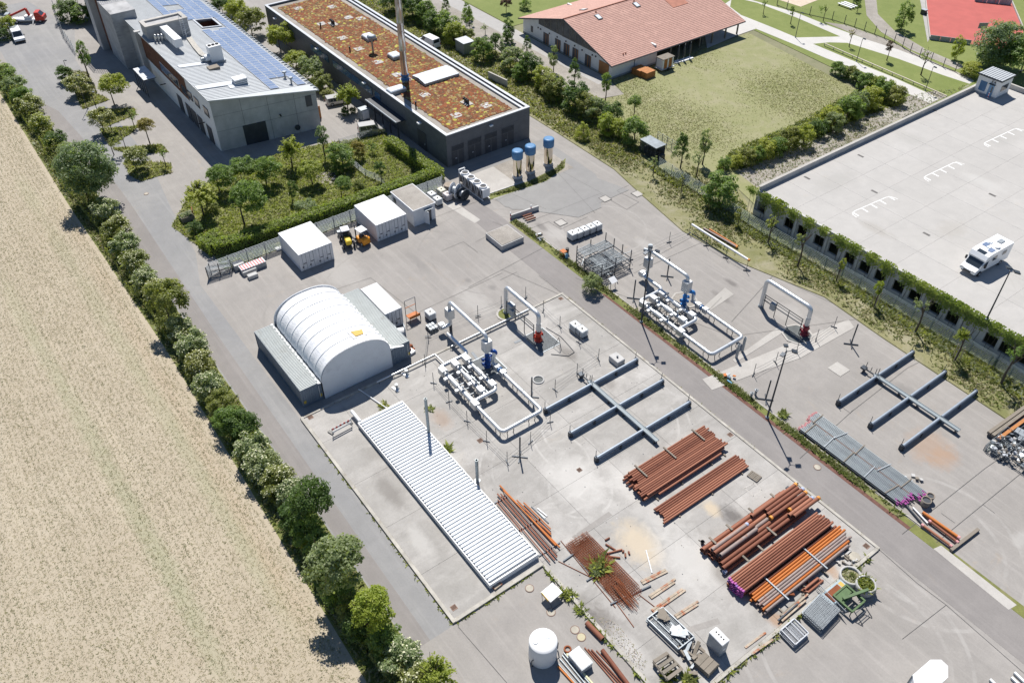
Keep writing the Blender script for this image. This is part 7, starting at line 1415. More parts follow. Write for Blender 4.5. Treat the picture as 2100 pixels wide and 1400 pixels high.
p = g(886, 672, .3); t = thing('pallet_stack', 'stack of small grey blocks on a dark pallet behind the single caged tank', 'pallet stack', p); MB().cbox((p.x, p.y, .04), 1.3, 1.2, .2).build('pallet', m_dsteel, t)
for i in range(2):
 for j in range(3): MB().cbox((p.x - .35 + i * .65, p.y - .4 + j * .38, .24 + jit(.02)), .5, .28, .35).build('block', m_galv, t)
p = g(848, 655, .05); t = thing('orange_cart', 'orange steel cart with tall open back frame beside the rust-streaked container', 'cart', p); w_ = 1.5
MB().cbox((p.x, p.y, .7), 1.0, w_, .08).build('deck', m_op, t); MB().cbox((p.x + .5, p.y, .75), .06, w_, .4).build('tailboard', m_op, t)
for s in (-1, 1): MB().bar((p.x - .5, p.y + s * w_ / 2, .05), (p.x - .5, p.y + s * w_ / 2, 3.0), .06, .06).build('mast', m_dsteel, t); MB().bar((p.x + .5, p.y + s * w_ / 2, .05), (p.x + .5, p.y + s * w_ / 2, .7), .07, .07).build('leg', m_dsteel, t)
for z in (1.9, 3.0): MB().bar((p.x - .5, p.y - w_ / 2, z), (p.x - .5, p.y + w_ / 2, z), .06, .06).build('cross_bar', m_op if z < 2 else m_dsteel, t)
def drum(label, c, axis, rad, wd, mf, mc, z0, name='cable_drum'):
 c = Vector((c[0], c[1], z0 + rad)); t = thing(name, label, 'cable drum', (c.x, c.y, z0)); d = Vector((cos(axis), sin(axis), 0))
 for s in (-1, 1):
  MB().tube([c + d * s * wd / 2, c + d * s * (wd / 2 + .06)], rad, 22).build('flange', mf, t)
  sp = MB(); u = d.cross(Vector((0, 0, 1))); [sp.bar(c + d * s * (wd / 2 + .075), c + d * s * (wd / 2 + .075) + (u * cos(k) + Vector((0, 0, 1)) * sin(k)) * rad * .8, .12, .04) for k in (0, 1.05, 2.1, 3.14, 4.19, 5.24)]; sp.build('spoke', m_dsteel, t)
 MB().tube([c - d * wd / 2, c + d * wd / 2], rad * .55, 16).build('cable', mc, t); return t
p = g(822, 690, .9); drum('large pale cable drum on a red stand beside the rust-streaked container', (p.x, p.y), 1.2, 1.15, 1.0, m_galv, m_wpaint, .35); q = p + Vector((1.6, -.2, 0))
t = thing('drum_stand', 'rusty red drum stand in front of the large pale cable drum', 'stand', (q.x - .8, q.y, .04)); MB().bar((q.x - 1.9, q.y - .7, .15), (q.x + .6, q.y - .7, .15), .2, .16).bar((q.x - 1.9, q.y + .7, .15), (q.x + .6, q.y + .7, .15), .2, .16).build('skid', m_rebar, t); MB().bar((q.x, q.y - .8, .35), (q.x, q.y + .8, .35), .25, .25).build('cross_beam', m_rebar, t); MB().cbox((q.x + .4, q.y, .05), .5, .5, .6).build('winch', m_rebar, t)
p = g(843, 722, .05); solo('white_box', MB().cbox(p, .9, .7, .3, .2), m_wpaint, 'small white box on the ground by the tent container corner', 'box')
p = g(933, 393, 1.0); drum('large silver cable drum near the slatted fence end', (p.x, p.y), .5, 1.15, .9, m_wpaint, m_galv, .05); p = g(950, 400, .8); drum('smaller dark-sided cable drum near the chiller', (p.x, p.y), .2, .9, .8, m_dsteel, m_alu, .05)
p = g(921, 390, .05); solo('wooden_drum', MB().lathe(p, [(.75, 0), (.75, 1.0), (.7, 1.02)], 16), mat('brown_tub', (.30, .25, .2), .8), 'brown round tub behind the silver cable drum', 'tub')
t = thing('chiller', 'long white air chiller with four black fans on its top', 'chiller', (-28.0, 5.2, .05)); x0, x1, y0, y1 = -30.6, -24.2, 4.3, 5.9
MB().bbox(x0, x1, y0 + .15, y1 - .15, .55, 1.95, .06).build('casing', m_wpaint, t); MB().bar((x0, y0 + .2, .1), (x1, y0 + .2, .1), .12, .12).bar((x0, y1 - .2, .1), (x1, y1 - .2, .1), .12, .12).build('skid', m_wpaint, t)
for k in range(4):
 cx = x0 + .8 + k * 1.6; MB().lathe((cx, 5.1, 1.95), [(.62, 0), (.62, .18), (.5, .2), (.46, .06)], 18, True, False).build('fan_ring', m_wpaint, t); MB().lathe((cx, 5.1, 2.0), [(.47, 0), (.47, .02)], 16).build('fan', m_blackp, t); MB().box(cx - .7, cx + .7, y0 + .1, y0 + .15, .6, 1.8).build('coil', m_slate2, t)
 for s in (-1, 1): MB().bar((cx + s * .75, y0 + .12, .1), (cx + s * .2, y0 + .05, 1.9), .06, .06).build('brace', m_wpaint, t)
MB().bar((x0 - .1, y0 + .3, .05), (x0 - .1, y0 + .3, 2.3), .14, .14).bar((x0 - .1, y1 - .3, .05), (x0 - .1, y1 - .3, 2.3), .14, .14).bar((x0 - .1, y0 + .3, 2.3), (x0 - .1, y1 - .3, 2.3), .14, .14).build('pipe_frame', m_wpaint, t)
sheet('chiller_pad', rect(-31.5, -23.7, 6.1, 11.5), .0, m_pale); sheet('gravel_bed', rect(-31.5, -23.7, 11.5, 21.5), .0, m_gravel); sheet('tank_grass', PX((1000, 400), (1085, 372), (1140, 345), (1160, 325), (1158, 345), (1120, 372), (1060, 392), (1005, 410)), .0, m_grassg)
tufts('tank_grass', PX((1005, 402), (1085, 376), (1140, 348), (1156, 330), (1154, 345), (1118, 370), (1060, 390)), 900, .1, .4, [gm, gd, gl], 91); w_ = MB().bar(g(990, 403), g(1075, 374), .2, .35).build('low_kerb_wall', m_conc); w_['kind'] = 'structure'
m_mirror = mat('mirror_steel', (.66, .60, .52), .12, 1.0, v=.05, vf=0)
for (x, y), (tx, ty), lb in (((1061, 358), 299, 'left steel shaft with a blue cap before the slate building'), ((1087, 349), 291, 'middle steel shaft with a blue cap before the slate building'), ((1124, 334), 278, 'right steel shaft with a blue cap, standing apart')) if False else (((1061, 360), (1060, 299), 'left steel shaft with a blue cap before the slate building'), ((1087, 350), (1086, 291), 'middle steel shaft with a blue cap before the slate building'), ((1124, 335), (1124, 277), 'right steel shaft with a blue cap, standing apart')):
 p = g(x, y, .3); h = hgt(p, ty) - .3 if False else 4.5; t = thing('air_shaft', lb, 'air shaft', (p.x, p.y, .03)); MB().lathe((p.x, p.y, .02), [(.8, 0), (.8, .4), (.72, .42)], 20).build('plinth', m_conc, t); MB().lathe((p.x, p.y, .42), [(.68, 0), (.68, 3.2)], 28).build('shaft', m_mirror, t)
 MB().lathe((p.x, p.y, 3.35), [(.84, 0), (.86, .08), (.86, 1.2), (.78, 1.32), (.6, 1.36)], 24).build('cap', mat('cap_blue', (.085, .215, .40), .4, v=.1), t)
t = thing('gravel_block', 'low square concrete plinth topped with grey gravel in the open yard', 'plinth', (-14.3, 1.3, .03)); MB().box(-16.3, -12.4, -.6, 3.15, .02, .82).build('plinth', m_conc, t); MB().box(-16.15, -12.55, -.45, 3.0, .82, .88).build('gravel', m_gravel, t)
a, b = g(1048, 449, .05), g(1104, 430, .05); t = thing('low_wall', 'low concrete wall with rusty pipes leaning beside it in the upper yard', 'wall', (a + b) / 2); MB().bar(a + Vector((0, 0, .35)), b + Vector((0, 0, .35)), .25, .7).build('wall', m_conc, t)
for k in range(3): pipe_thing('short_pipe', g(1072 + k * 4, 444 + k * 4, .3), g(1090 + k * 4, 438 + k * 4, .3), .14, m_rp, NM[k] + ' short rusty pipe beside the low wall in the upper yard', 'short pipes by the low wall')
for px, py in ((1047, 450), (1089, 435)):
 p = g(px, py, .05); t = thing('striped_post', 'red and white striped warning post ' + ('at the left end of the low wall' if px < 1060 else 'by the short rusty pipes of the low wall'), 'post', p); [MB().tube([p + Vector((0, 0, k * .3)), p + Vector((0, 0, k * .3 + .3))], .08, 8).build('band', m_wpaint if k % 2 else MATS['signal_red'], t) for k in range(4)]
t = thing('frame_rack', 'rack of dark steel platforms and gratings stacked beside the verge strip', 'rack', (-1.7, 8.3, .04)); x0, x1, y0, y1 = -4.2, .9, 5.9, 11.0
for x in (x0, x0 + 1.7, x0 + 3.4, x1):
 for y in (y0, y0 + 2.4, y1): MB().bar((x, y, .04), (x, y, 2.9 if (x in (x0, x1) or y == y1) else 1.7), .09, .09).build('upright', m_dsteel, t)
for z in (.5, 1.1, 1.65):
 for x in (x0, x0 + 1.7, x0 + 3.4, x1): MB().bar((x, y0, z), (x, y1, z), .08, .1).build('beam', m_dsteel, t)
 for y in (y0, y0 + 2.4, y1): MB().bar((x0, y, z), (x1, y, z), .08, .1).build('beam', m_dsteel, t)
m_dgal = mat('dark_galvanised', (.20, .225, .245), .5, .4, v=.2)
for (xa, xb, ya, yb, z) in ((x0, x0 + 1.7, y0, y0 + 2.4, 2.2), (x0 + .1, x0 + 1.6, y0 + 2.6, y1, 1.75), (x0 + 1.9, x1, y0 + .4, y0 + 2.2, 1.78), (x0 + 2.1, x1 - .2, y0 + 2.7, y1 - .4, 1.74), (x0 + 1.0, x1 - .4, y0 + .2, y1 - .8, .62)):
 b = MB(); n = int((yb - ya) / .12)
 for k in range(n): b.bar((xa, ya + k * .12, z), (xb, ya + k * .12, z), .035, .05)
 for x in (xa, (xa + xb) / 2, xb): b.bar((x, ya, z), (x, yb, z), .06, .08)
 b.build('grating', m_dgal, t)
for k in range(10): q = Vector((R.uniform(x0, x1), R.uniform(y0, y1), R.uniform(1.7, 2.1))); e = q + Vector((jit(1.6), jit(1.6), jit(.5))); MB().bar(q, e, .06, .06).build('loose_bar', m_dgal, t)
p = g(1237, 562, .05); scrap('flat pile of grey steel plates in front of the frame rack', 1238, 560, 6, .05, [m_galv, m_dgal], (.8, 1.6), .25, .7)
p = g(1155, 524, .05); t = thing('orange_stand', 'small orange steel stand beside the verge strip', 'stand', p); MB().cbox((p.x, p.y, .75), .8, .7, .1).build('top', m_op, t); [MB().bar((p.x + i * .35, p.y + j * .3, .03), (p.x + i * .35, p.y + j * .3, .75), .07, .07).build('leg', m_op, t) for i in (-1, 1) for j in (-1, 1)]
p = g(1162, 530, .05); t = thing('gas_bottle', 'pale blue gas bottle beside the orange stand', 'gas bottle', p); MB().lathe(p, [(.2, 0), (.22, .1), (.22, .6), (.12, .75), (.06, .85)], 12).build('bottle', mat('pale_blue', (.16, .36, .52), .4), t); p = g(1163, 520, .05); solo('black_bin', MB().lathe(p, [(.22, 0), (.25, .9)], 10), m_blackp, 'black bin behind the pale blue gas bottle', 'bin')
a = g(1249, 590, .05); t = thing('notice_board', 'small white tilted notice board on posts beside the verge strip', 'notice board', a); q = g(1257, 573, 1.3); MB().cbox((q.x, q.y, 1.2), .9, 1.0, .06, 0, 0, .5).build('board', m_wpaint, t); [MB().bar((q.x + .1, q.y + s * .4, .03), (q.x + .1, q.y + s * .4, 1.2), .06, .06).build('post', m_galv, t) for s in (-1, 1)]
scrap('small pile of grey stones and mats by the verge strip in the upper yard', 1107, 487, 5, .05, [m_galv, m_wood], (.5, 1.0), .2, .6); scrap('small pile with an orange hose and blue bottle beside the verge strip', 1493, 775, 7, .05, [m_op, m_galv, mat('pale_blue', (.16, .36, .52)), m_wpaint], (.3, .8), .3, .6)
for q0, q1, z, r, m, c, lb in (((1419, 460), (1537, 534), 1.2, .16, m_wpaint, m_ocap, 'long white pipe with an orange end carried by the chain posts'), ((1443, 468), (1512, 507), .3, .15, m_gp, m_ocap, 'pale pipe with an orange end behind the long white pipe'), ((1455, 470), (1513, 505), .3, .13, m_op, None, 'orange pipe behind the long white pipe, nearest the grass')): pipe_thing('long_pipe', g(*q0, z), g(*q1, z), r, m, lb, None, None, c)
for q0, q1, m, lb in (((1890, 1075), (1952, 1120), m_rp, 'rusty pipe with a pink end beside the strip, nearest the road'), ((1905, 1067), (1965, 1112), m_rp, 'middle rusty pipe with pink ends beside the strip'), ((1892, 1050), (1968, 1103), m_op, 'orange tapered pipe beside the strip, farthest from the road')): pipe_thing('rusty_pipe', g(*q0, .3), g(*q1, .3), .17 if m is m_op else .14, m, lb, None, m_pink if m is m_rp else None, m_pink)
for q0, q1, lb in (((1858, 1035), (1890, 1072), 'dark thin bar at the end of the long grey pipes'), ((1872, 1040), (1902, 1072), 'white timber at the end of the long grey pipes')): a, b = g(*q0, .2), g(*q1, .2); batten(a, b, .14, .12, lb, None, m_dsteel if 'dark' in lb else m_wpaint)
a, b = g(1950, 1128, .2), g(2006, 1085, .2); batten(a, b, .3, .3, 'thick weathered timber beam at the road edge by the rusty pipes', None)
for px, py, r, lb, m in ((1896, 1034, .5, 'wooden tub with a dark top near the long grey pipes, nearer one', m_wood), (1904, 1025, .42, 'dark round tub beside the wooden tub near the long grey pipes', mat('brown_tub', (.30, .25, .2)))):
 p = g(px, py, .05); t = thing('round_tub', lb, 'tub', p); MB().lathe(p, [(r * .9, 0), (r, .75), (r * .82, .76), (r * .8, .6)], 16, True, False).build('tub', m, t); MB().lathe((p.x, p.y, .66), [(r * .8, 0), (r * .8, .02)], 14).build('fill', m_slate2, t)
a, b = g(2037, 903, .05), g(2110, 850, .05); t = thing('long_trough', 'long weathered timber trough at the right edge by the grass', 'trough', (a + b) / 2); d = (b - a).normalized(); u = Vector((-d.y, d.x, 0))
for s, m in ((-.75, m_wood), (-.3, m_wpaint), (.35, m_woodo)): MB().bar(a + u * -s + Vector((0, 0, .5)), b + u * -s + Vector((0, 0, .5)), .35, .3).build('beam', m_wood if m is m_wpaint else m, t)
MB().bar(a + Vector((0, 0, .2)), b + Vector((0, 0, .2)), 1.6, .35).build('bed', m_dsteel, t)
m_mixs = [m_galv, m_dsteel, m_alu, m_dgal, m_conc, m_wood]
for px, py, sp, n, lb in ((2045, 925, .9, 34, 'wire basket heaped with dark metal scrap at the right edge'), (2068, 905, .9, 30, 'wire basket heaped with pale metal fittings at the right edge'), (2085, 942, 1.2, 44, 'low basket of pale couplings and rings at the right edge')):
 t = scrap(lb, px, py, n, .1, m_mixs, (.15, .5), .75, sp, 'scrap_basket'); c = g(px, py, .05); b = MB(); s = sp + .1
 for z in (.05, .45, .85): b.bar((c.x - s, c.y - s, z), (c.x + s, c.y - s, z), .04, .04).bar((c.x + s, c.y - s, z), (c.x + s, c.y + s, z), .04, .04).bar((c.x + s, c.y + s, z), (c.x - s, c.y + s, z), .04, .04).bar((c.x - s, c.y + s, z), (c.x - s, c.y - s, z), .04, .04)
 for i in range(9): x = -s + 2 * s * i / 8; b.bar((c.x + x, c.y - s, .05), (c.x + x, c.y - s, .85), .03, .03).bar((c.x + x, c.y + s, .05), (c.x + x, c.y + s, .85), .03, .03).bar((c.x - s, c.y + x, .05), (c.x - s, c.y + x, .85), .03, .03).bar((c.x + s, c.y + x, .05), (c.x + s, c.y + x, .85), .03, .03)
 b.build('basket', m_dgal, t)
for px, py in ((2090, 893), (2098, 905)): p = g(px, py, .05); crate('grey metal box behind the scrap baskets, ' + ('far one' if px < 2095 else 'near one'), px, py, 1.1, .9, .6, .05, m_galv, .2, 'metal_box', 'box', 3)
solo('ground_mat', MB().sheet(PX((2018, 926), (2045, 898), (2080, 900), (2058, 920)), .0), mat('green_grey_mat', (.27, .29, .27), .8), 'flat grey-green mat between the trough and the scrap baskets', 'mat').location.z = .07
def ring(px, py, r, h, lb, soil):
 p = g(px, py, .05); t = thing('concrete_ring', lb, 'concrete ring', p); MB().lathe(p, [(r * .92, 0), (r, h * .5), (r, h), (r * .84, h + .01), (r * .82, h - .25)], 24, True, False).build('ring', m_conc, t); MB().lathe((p.x, p.y, .05 + h - .22), [(r * .83, 0), (r * .83, .02)], 18).build('soil', soil, t); return p
p = ring(1741, 1188, 1.02, .75, 'concrete ring with a broken rim and dry soil', m_earth); q = ring(1771, 1208, .92, .95, 'concrete ring planted with green weeds', m_grassg)
tufts('ring_weeds', [(q.x + .75 * cos(k), q.y + .75 * sin(k)) for k in np.arange(0, 6.28, .6)], 130, .2, .5, [gl, gm, LM['yellow']], 92, .82); tufts('ring_weeds', [(p.x + .6 * cos(k), p.y + .6 * sin(k)) for k in np.arange(0, 6.28, .6)], 25, .1, .35, [gm, gd], 93, .62)
p = g(1715, 1215, .6); t = thing('rust_topped_box', 'pale blue metal box with a rusty top between the rings and the green frame', 'box', (p.x, p.y, .05)); MB().bbox(p.x - .7, p.x + .7, p.y - 1.5, p.y + 1.4, .05, .75, .06).build('body', mat('pale_steel_blue', (.34, .42, .46), .5, v=.12), t); MB().box(p.x - .5, p.x + .5, p.y - 1.1, p.y + .7, .75, .77).build('rusty_panel', m_rebar, t); MB().box(p.x - .5, p.x + .5, p.y + .8, p.y + 1.2, .75, .765).build('yellow_panel', m_ylw, t)
m_grn = mat('machine_green', (.075, .135, .05), .5, v=.2, vs=3); p = g(1740, 1226, .8); t = thing('green_machine_frame', 'green steel machine frame on dark legs beside the rust-topped box', 'machine frame', (p.x, p.y, .05))
for y in (-.9, .9): MB().bar((p.x - 1.0, p.y + y, .85), (p.x + 1.1, p.y + y, .85), .18, .2).build('side_beam', m_grn, t)
for x in (-.95, 0, 1.05): MB().bar((p.x + x, p.y - .9, .85), (p.x + x, p.y + .9, .85), .16, .16).build('cross_beam', m_grn, t)
MB().bar((p.x - .2, p.y - .6, 1.05), (p.x + .6, p.y + 1.9, 1.2), .24, .2).build('boom', m_grn, t); MB().cbox((p.x - .6, p.y, .6), .8, 1.5, .25).build('tray', m_grn, t)
for x in (-.9, 1.0):
 for y in (-.85, .85): MB().bar((p.x + x, p.y + y, .04), (p.x + x, p.y + y, .85), .07, .07).build('leg', m_dsteel, t)
lad = MB(); [lad.bar((p.x + 1.1, p.y + y, .85), (p.x + 2.3, p.y + y, .1), .06, .06) for y in (-.7, .6)]; [lad.bar((p.x + 1.3 + k * .35, p.y - .7, .72 - k * .22), (p.x + 1.3 + k * .35, p.y + .6, .72 - k * .22), .05, .05) for k in range(3)]; lad.build('ramp', m_dsteel, t)
scrap('rusty box of small parts in front of the orange pipes', 1612, 1215, 9, SZ, [m_rebar, m_wood, m_rebar], (.3, .8), .4, .5); scrap('heap of broken brick and rusty scraps by the orange pipes', 1646, 1203, 14, SZ, [m_rebar, m_wood, mat('brick_red', (.35, .16, .11), .9)], (.1, .35), .15, .8, 'rubble_heap'); scrap('heap of pale rubble beside the broken concrete frame', 1731, 1145, 16, SZ, [m_conc, m_wood, m_pale], (.12, .4), .15, .9, 'rubble_heap')
a, b = g(1594, 1275, SZ), g(1660, 1218, SZ); t = thing('timber_stack', 'weathered timber stack with broken planks along the slab edge', 'timber stack', (a + b) / 2)
for k in range(4): MB().bar(a.lerp(b, R.uniform(0, .2)) + Vector((k * .14 - .2, 0, .1 + .08 * (k % 2))), b.lerp(a, R.uniform(0, .3)) + Vector((k * .14 - .2, 0, .1 + .08 * (k % 2))), .16, .12).build('plank', m_board if k % 2 else m_wood, t)
MB().bar(a + Vector((0, 0, .3)), a.lerp(b, .6) + Vector((0, 0, .3)), .12, .1).build('plank', m_dsteel, t)
fr = thing('square_frame', 'small square concrete frame at the slab corner', 'frame', g(1722, 1125, SZ)); P = [g(x, y, SZ) for x, y in ((1712, 1126), (1726, 1114), (1744, 1130), (1732, 1140))]
for i in range(3): MB().bar(P[i] + Vector((0, 0, .12)), P[i + 1] + Vector((0, 0, .12)), .16, .22).build('side', m_conc, fr)
p = g(1752, 1142, SZ); solo('concrete_disc', MB().lathe(p, [(.55, 0), (.55, .12)], 18), m_lidc, 'round concrete disc beside the square frame at the slab corner', 'disc')
for q0, q1, lb in (((1528, 1327), (1570, 1296), 'thin plank on the slab edge, left one'), ((1542, 1340), (1585, 1310), 'thin plank on the asphalt just off the slab edge')): a, b = g(*q0, .2), g(*q1, .2); batten(a, b, .2, .06, lb, None, m_board)
p = g(1115, 1345, .05); c = g(1114, 1314, 2.5); t = thing('white_tank', 'round white upright tank at the bottom edge', 'tank', (c.x, c.y, .03)); MB().lathe((c.x, c.y, .03), [(1.2, 0), (1.22, .1), (1.22, 2.45), (1.18, 2.55), (.9, 2.6)], 30).build('shell', m_wpaint, t); MB().lathe((c.x - .3, c.y - .6, 2.63), [(.24, 0), (.24, .06)], 12).build('lid', m_galv, t); MB().lathe((c.x + .0, c.y + .5, 2.63), [(.16, 0), (.16, .05)], 10).build('lid', m_galv, t)
for s in (-1, 1): MB().tube(bend([(c.x + .3, c.y + s * 1.24, .2), (c.x + .3, c.y + s * 1.42, .2), (c.x + .3, c.y + s * 1.42, 1.2), (c.x + .3, c.y + s * 1.24, 1.2)], .1), .05, 6).build('bracket', m_dsteel, t)
A = g(1162, 1342, .8); B = g(1187, 1322, .8); t = thing('metal_chest', 'pale grey metal chest lying among pipes at the bottom edge', 'chest', (B.x + 1, A.y + .7, .05)); cs = [g(x, y, .9) for x, y in ((1162, 1341), (1188, 1322), (1215, 1357), (1197, 1371))]; x0, x1, y0, y1 = (cs[0].x + cs[1].x) / 2, (cs[2].x + cs[3].x) / 2, (cs[0].y + cs[3].y) / 2, (cs[1].y + cs[2].y) / 2; MB().bbox(x0, x1, y0, y1, .1, .85, .04).build('chest', m_alu, t); MB().box(x0 - .02, x1 + .02, y0 - .02, y1 + .02, .78, .82).build('lid_rim', m_galv, t)
for q0, q1, r, m, lb in (((1143, 1358), (1215, 1440), .07, m_zp, 'thin blue-grey pipe at the bottom edge, first of four from the tank'), ((1148, 1350), (1225, 1440), .08, m_zp, 'blue-grey pipe at the bottom edge, second of four from the tank'), ((1153, 1343), (1232, 1440), .08, m_zp, 'blue-grey pipe at the bottom edge, third of four from the tank'), ((1156, 1338), (1236, 1432), .08, m_zp, 'blue-grey pipe at the bottom edge, last of four from the tank'), ((1162, 1340), (1242, 1432), .11, mat('cream_pipe', (.62, .60, .38), .5), 'cream-yellow pipe beside the metal chest'),
      ((1144, 1365), (1190, 1415), .09, m_op, 'orange pipe nearest the white tank at the bottom edge'), ((1199, 1327), (1270, 1410), .06, m_rp, 'first thin rusty pipe right of the metal chest'), ((1206, 1330), (1276, 1408), .06, m_rp, 'second thin rusty pipe right of the metal chest'), ((1213, 1331), (1280, 1405), .07, m_rp, 'third thin rusty pipe right of the metal chest'), ((1223, 1333), (1285, 1400), .05, m_rp, 'fourth thin rusty pipe right of the metal chest'), ((1235, 1332), (1295, 1412), .2, m_rp, 'fat rusty pipe right of the metal chest'), ((1203, 1276), (1236, 1310), .24, m_rp, 'short fat rusty pipe on the asphalt beside the slab kerb')):
 pipe_thing('yard_pipe', g(*q0, .05 + r), g(*q1, .05 + r), r, m, lb, None)
p = g(1164, 1331, .05); solo('iron_ring', MB().lathe(p, [(.35, 0), (.35, .1), (.22, .11), (.22, .02)], 14, True, False), m_rebar, 'rusty ring beside the metal chest', 'ring')
a = g(1131, 1215, .8); t = thing('frame_table', 'white-topped table frame with a dark wire stand on the bottom asphalt', 'table', (a.x, a.y, .05)); MB().cbox((a.x, a.y, .75), 1.3, 1.5, .16, .1).build('top', m_wpaint, t); b = MB(); [b.tube([(a.x + i * .6, a.y + j * .65, .75), (a.x + i * .75 + .3, a.y + j * .7, .05)], .025, 5) for i in (-1, 1) for j in (-1, 1)]; b.tube([(a.x + 1.0, a.y - .7, .08), (a.x + 1.0, a.y + .7, .08)], .02, 5); b.build('wire_stand', m_dsteel, t); MB().box(a.x - .5, a.x + .5, a.y - .8, a.y - .74, .78, 1.0).build('yellow_rim', m_ylw, t)
p = g(1019, 1199, .3); solo('timber_block', MB().cbox((p.x, p.y, .05), .5, .9, .3, .1), m_board, 'small timber block at the near corner of the ribbed cover', 'timber')
zc = 2.4; P = [g(x, y, zc) for x, y in ((1872, 1383), (1908, 1352), (1930, 1352), (1944, 1365), (1944, 1388), (1925, 1405), (1880, 1440))]; t = thing('white_canopy', 'bright white canopy top with cut corners at the bottom right edge', 'canopy', (P[3].x, P[0].y, .05)); MB().prism([(p.x, p.y) for p in P], 2.3, 2.42).build('top', m_croof, t); MB().prism([(p.x + (P[0].x - p.x) * .06, p.y + (P[5].y - p.y) * .06) for p in P], .5, 2.3).build('skirt', mat('tent_wall', (.7, .72, .75)), t); [MB().bar((p.x, p.y, .04), (p.x, p.y, 2.3), .08, .08).build('leg', m_galv, t) for p in (P[0], P[2], P[5])]
for q0, q1, lb in (((2030, 1392), (2050, 1412), 'left white timber of the three in the bottom right corner'), ((2074, 1388), (2095, 1408), 'middle white timber of the three in the bottom right corner'), ((2080, 1378), (2105, 1402), 'right white timber of the three in the bottom right corner')): a, b = g(*q0, .2), g(*q1, .2); batten(a, b, .2, .2, lb, None, m_pvc, 'white_timber')
scrap('rough stones and clamps beside the long grey pipes', 1872, 985, 8, .05, [m_galv, m_wood, m_conc], (.2, .45), .15, .7)
p = g(2093, 742, .05)
# --- fences, lamps, vehicles, far things
def lamp(label, px, py, top, heads, base=.0, r=.07, arm=.5):
 p = g(px, py, base); h = hgt(p, top) - base; t = thing('street_lamp', label, 'lamp', p); MB().tube([p, p + Vector((0, 0, h))], [r, r * .65], 8).build('pole', m_dsteel, t); MB().lathe(p, [(r * 2, 0), (r * 2, .15), (r, .2)], 10).build('foot', m_galv, t)
 c = p + Vector((0, 0, h))
 for (dx, dy, s) in heads:
  d = Vector((dx, dy, 0)); a = MB().tube([c - Vector((0, 0, .1)), c + d * arm], .035, 6).build('arm', m_dsteel, t); MB().cbox(c + d * (arm + s * .5) + Vector((0, 0, -.08)), s, s * .8, .14, math.atan2(dy, dx), 0, .25).build('lamp_head', m_dsteel, t)
 return t
lamp('first tall yard lamp with floodlights on the verge strip, beside the right pipe loop', 1315, 660, 513, ((.7, .7, .55), (-.7, .7, .55), (0, -1, .5)), .05, .11); lamp('second tall yard lamp with floodlights on the verge strip, above the grey pipe bundle', 1573, 856, 718, ((.7, .7, .6), (-.7, .7, .55), (.2, -1, .5)), .05, .11)
t = lamp('tall floodlight mast on the parking deck edge beside the camper', 2023, 655, 495, ((.7, .7, .7), (-.6, .8, .7)), 4.1, .1, .4)
for i, (bx, by, ty) in enumerate(((143, 160, 124), (180, 224, 155), (201, 231, 189), (230, 270, 222), (262, 315, 260))): lamp(NM[i] + ' dark lamp post of the planted islands, from the far end', bx, by, ty, ((.5, .85, .35),), 0, .06, .2)
for bx, by, ty, lb in ((1631, 78, 27, 'lamp post in the first green island by the shed'), (1756, 127, 80, 'lamp post beside the white rail'), (1897, 187, 138, 'lamp post in the long green island near the deck'), (2076, 180, 145, 'left lamp post behind the stair house'), (2092, 182, 150, 'right lamp post behind the stair house')): lamp(lb, bx, by, ty, ((.6, .8, .5),), 0, .07, .1)
FX = -31.0
t = thing('slatted_fence', 'grey horizontal-slat fence behind the white containers', 'fence', (FX, -17, .03)); nb = 14; y0 = -34.9; L = (1.7 - y0) / nb; slat = None
for k in range(nb + 1): MB().bar((FX, y0 + k * L, .03), (FX, y0 + k * L, 2.1), .09, .09).build('post', m_galv, t)
for k in range(nb):
 for j in range(10):
  loc = Vector((FX - t.location.x, y0 + (k + .5) * L - t.location.y, .2 + j * .195))
  if slat is None: slat = MB().box(-.025, .025, -L / 2 + .05, L / 2 - .05, -.035, .035).build('slat', m_galv, None); slat.parent = t; slat.location = loc
  else: part_copy(slat, t, loc)
a, b = g(428, 572), g(477, 556); t = thing('yard_gate', 'open grey slatted gate folded at the left fence end', 'gate', (a + b) / 2); c0 = Vector((FX, -34.9, .03))
P = [c0, a, a.lerp(b, .5), b]
for i in range(3):
 p, q = P[i], P[i + 1]; [MB().bar(v + Vector((0, 0, .03)), v + Vector((0, 0, 1.9)), .09, .09).build('frame_post', m_dsteel, t) for v in (p, q)]
 for j in range(12): MB().bar(p + Vector((0, 0, .15 + j * .155)), q + Vector((0, 0, .15 + j * .155)), .03, .06).build('slat', m_galv, t)
p = g(517, 540, .9); t = thing('barrier_stack', 'stack of red and white barrier boards and grey formwork by the slatted fence', 'barrier stack', (p.x, p.y, .04)); MB().box(p.x - .6, p.x + .6, p.y - 1.7, p.y + 1.7, .05, .75).build('formwork', m_galv, t)
for k in range(5): MB().box(p.x - .6 + k * .25, p.x - .42 + k * .25, p.y - 1.75, p.y + 1.7, .78, .84).build('board', m_wpaint, t)
for k in range(9): MB().box(p.x - .6, p.x + .6, p.y - 1.6 + k * .37, p.y - 1.48 + k * .37, .842, .85).build('red_stripe', MATS['signal_red'], t)
for px, py, sx, sy, h, lb in ((489, 545, 1.2, 1.4, .8, 'dark stone block left of the barrier stack'), (511, 556, .8, 1.9, .6, 'long concrete block in front of the barrier stack'), (518, 565, .7, 1.3, .5, 'shorter concrete block in front of the barrier stack')): p = g(px, py, .3); solo('concrete_block', MB().bbox(p.x - sx / 2, p.x + sx / 2, p.y - sy / 2, p.y + sy / 2, .05, .05 + h, .03), m_conc, lb, 'block')
p = g(573, 510, .05); solo('white_slab', MB().cbox(p, .7, 1.0, .15), m_wpaint, 'small white slab beside the left white container', 'slab')
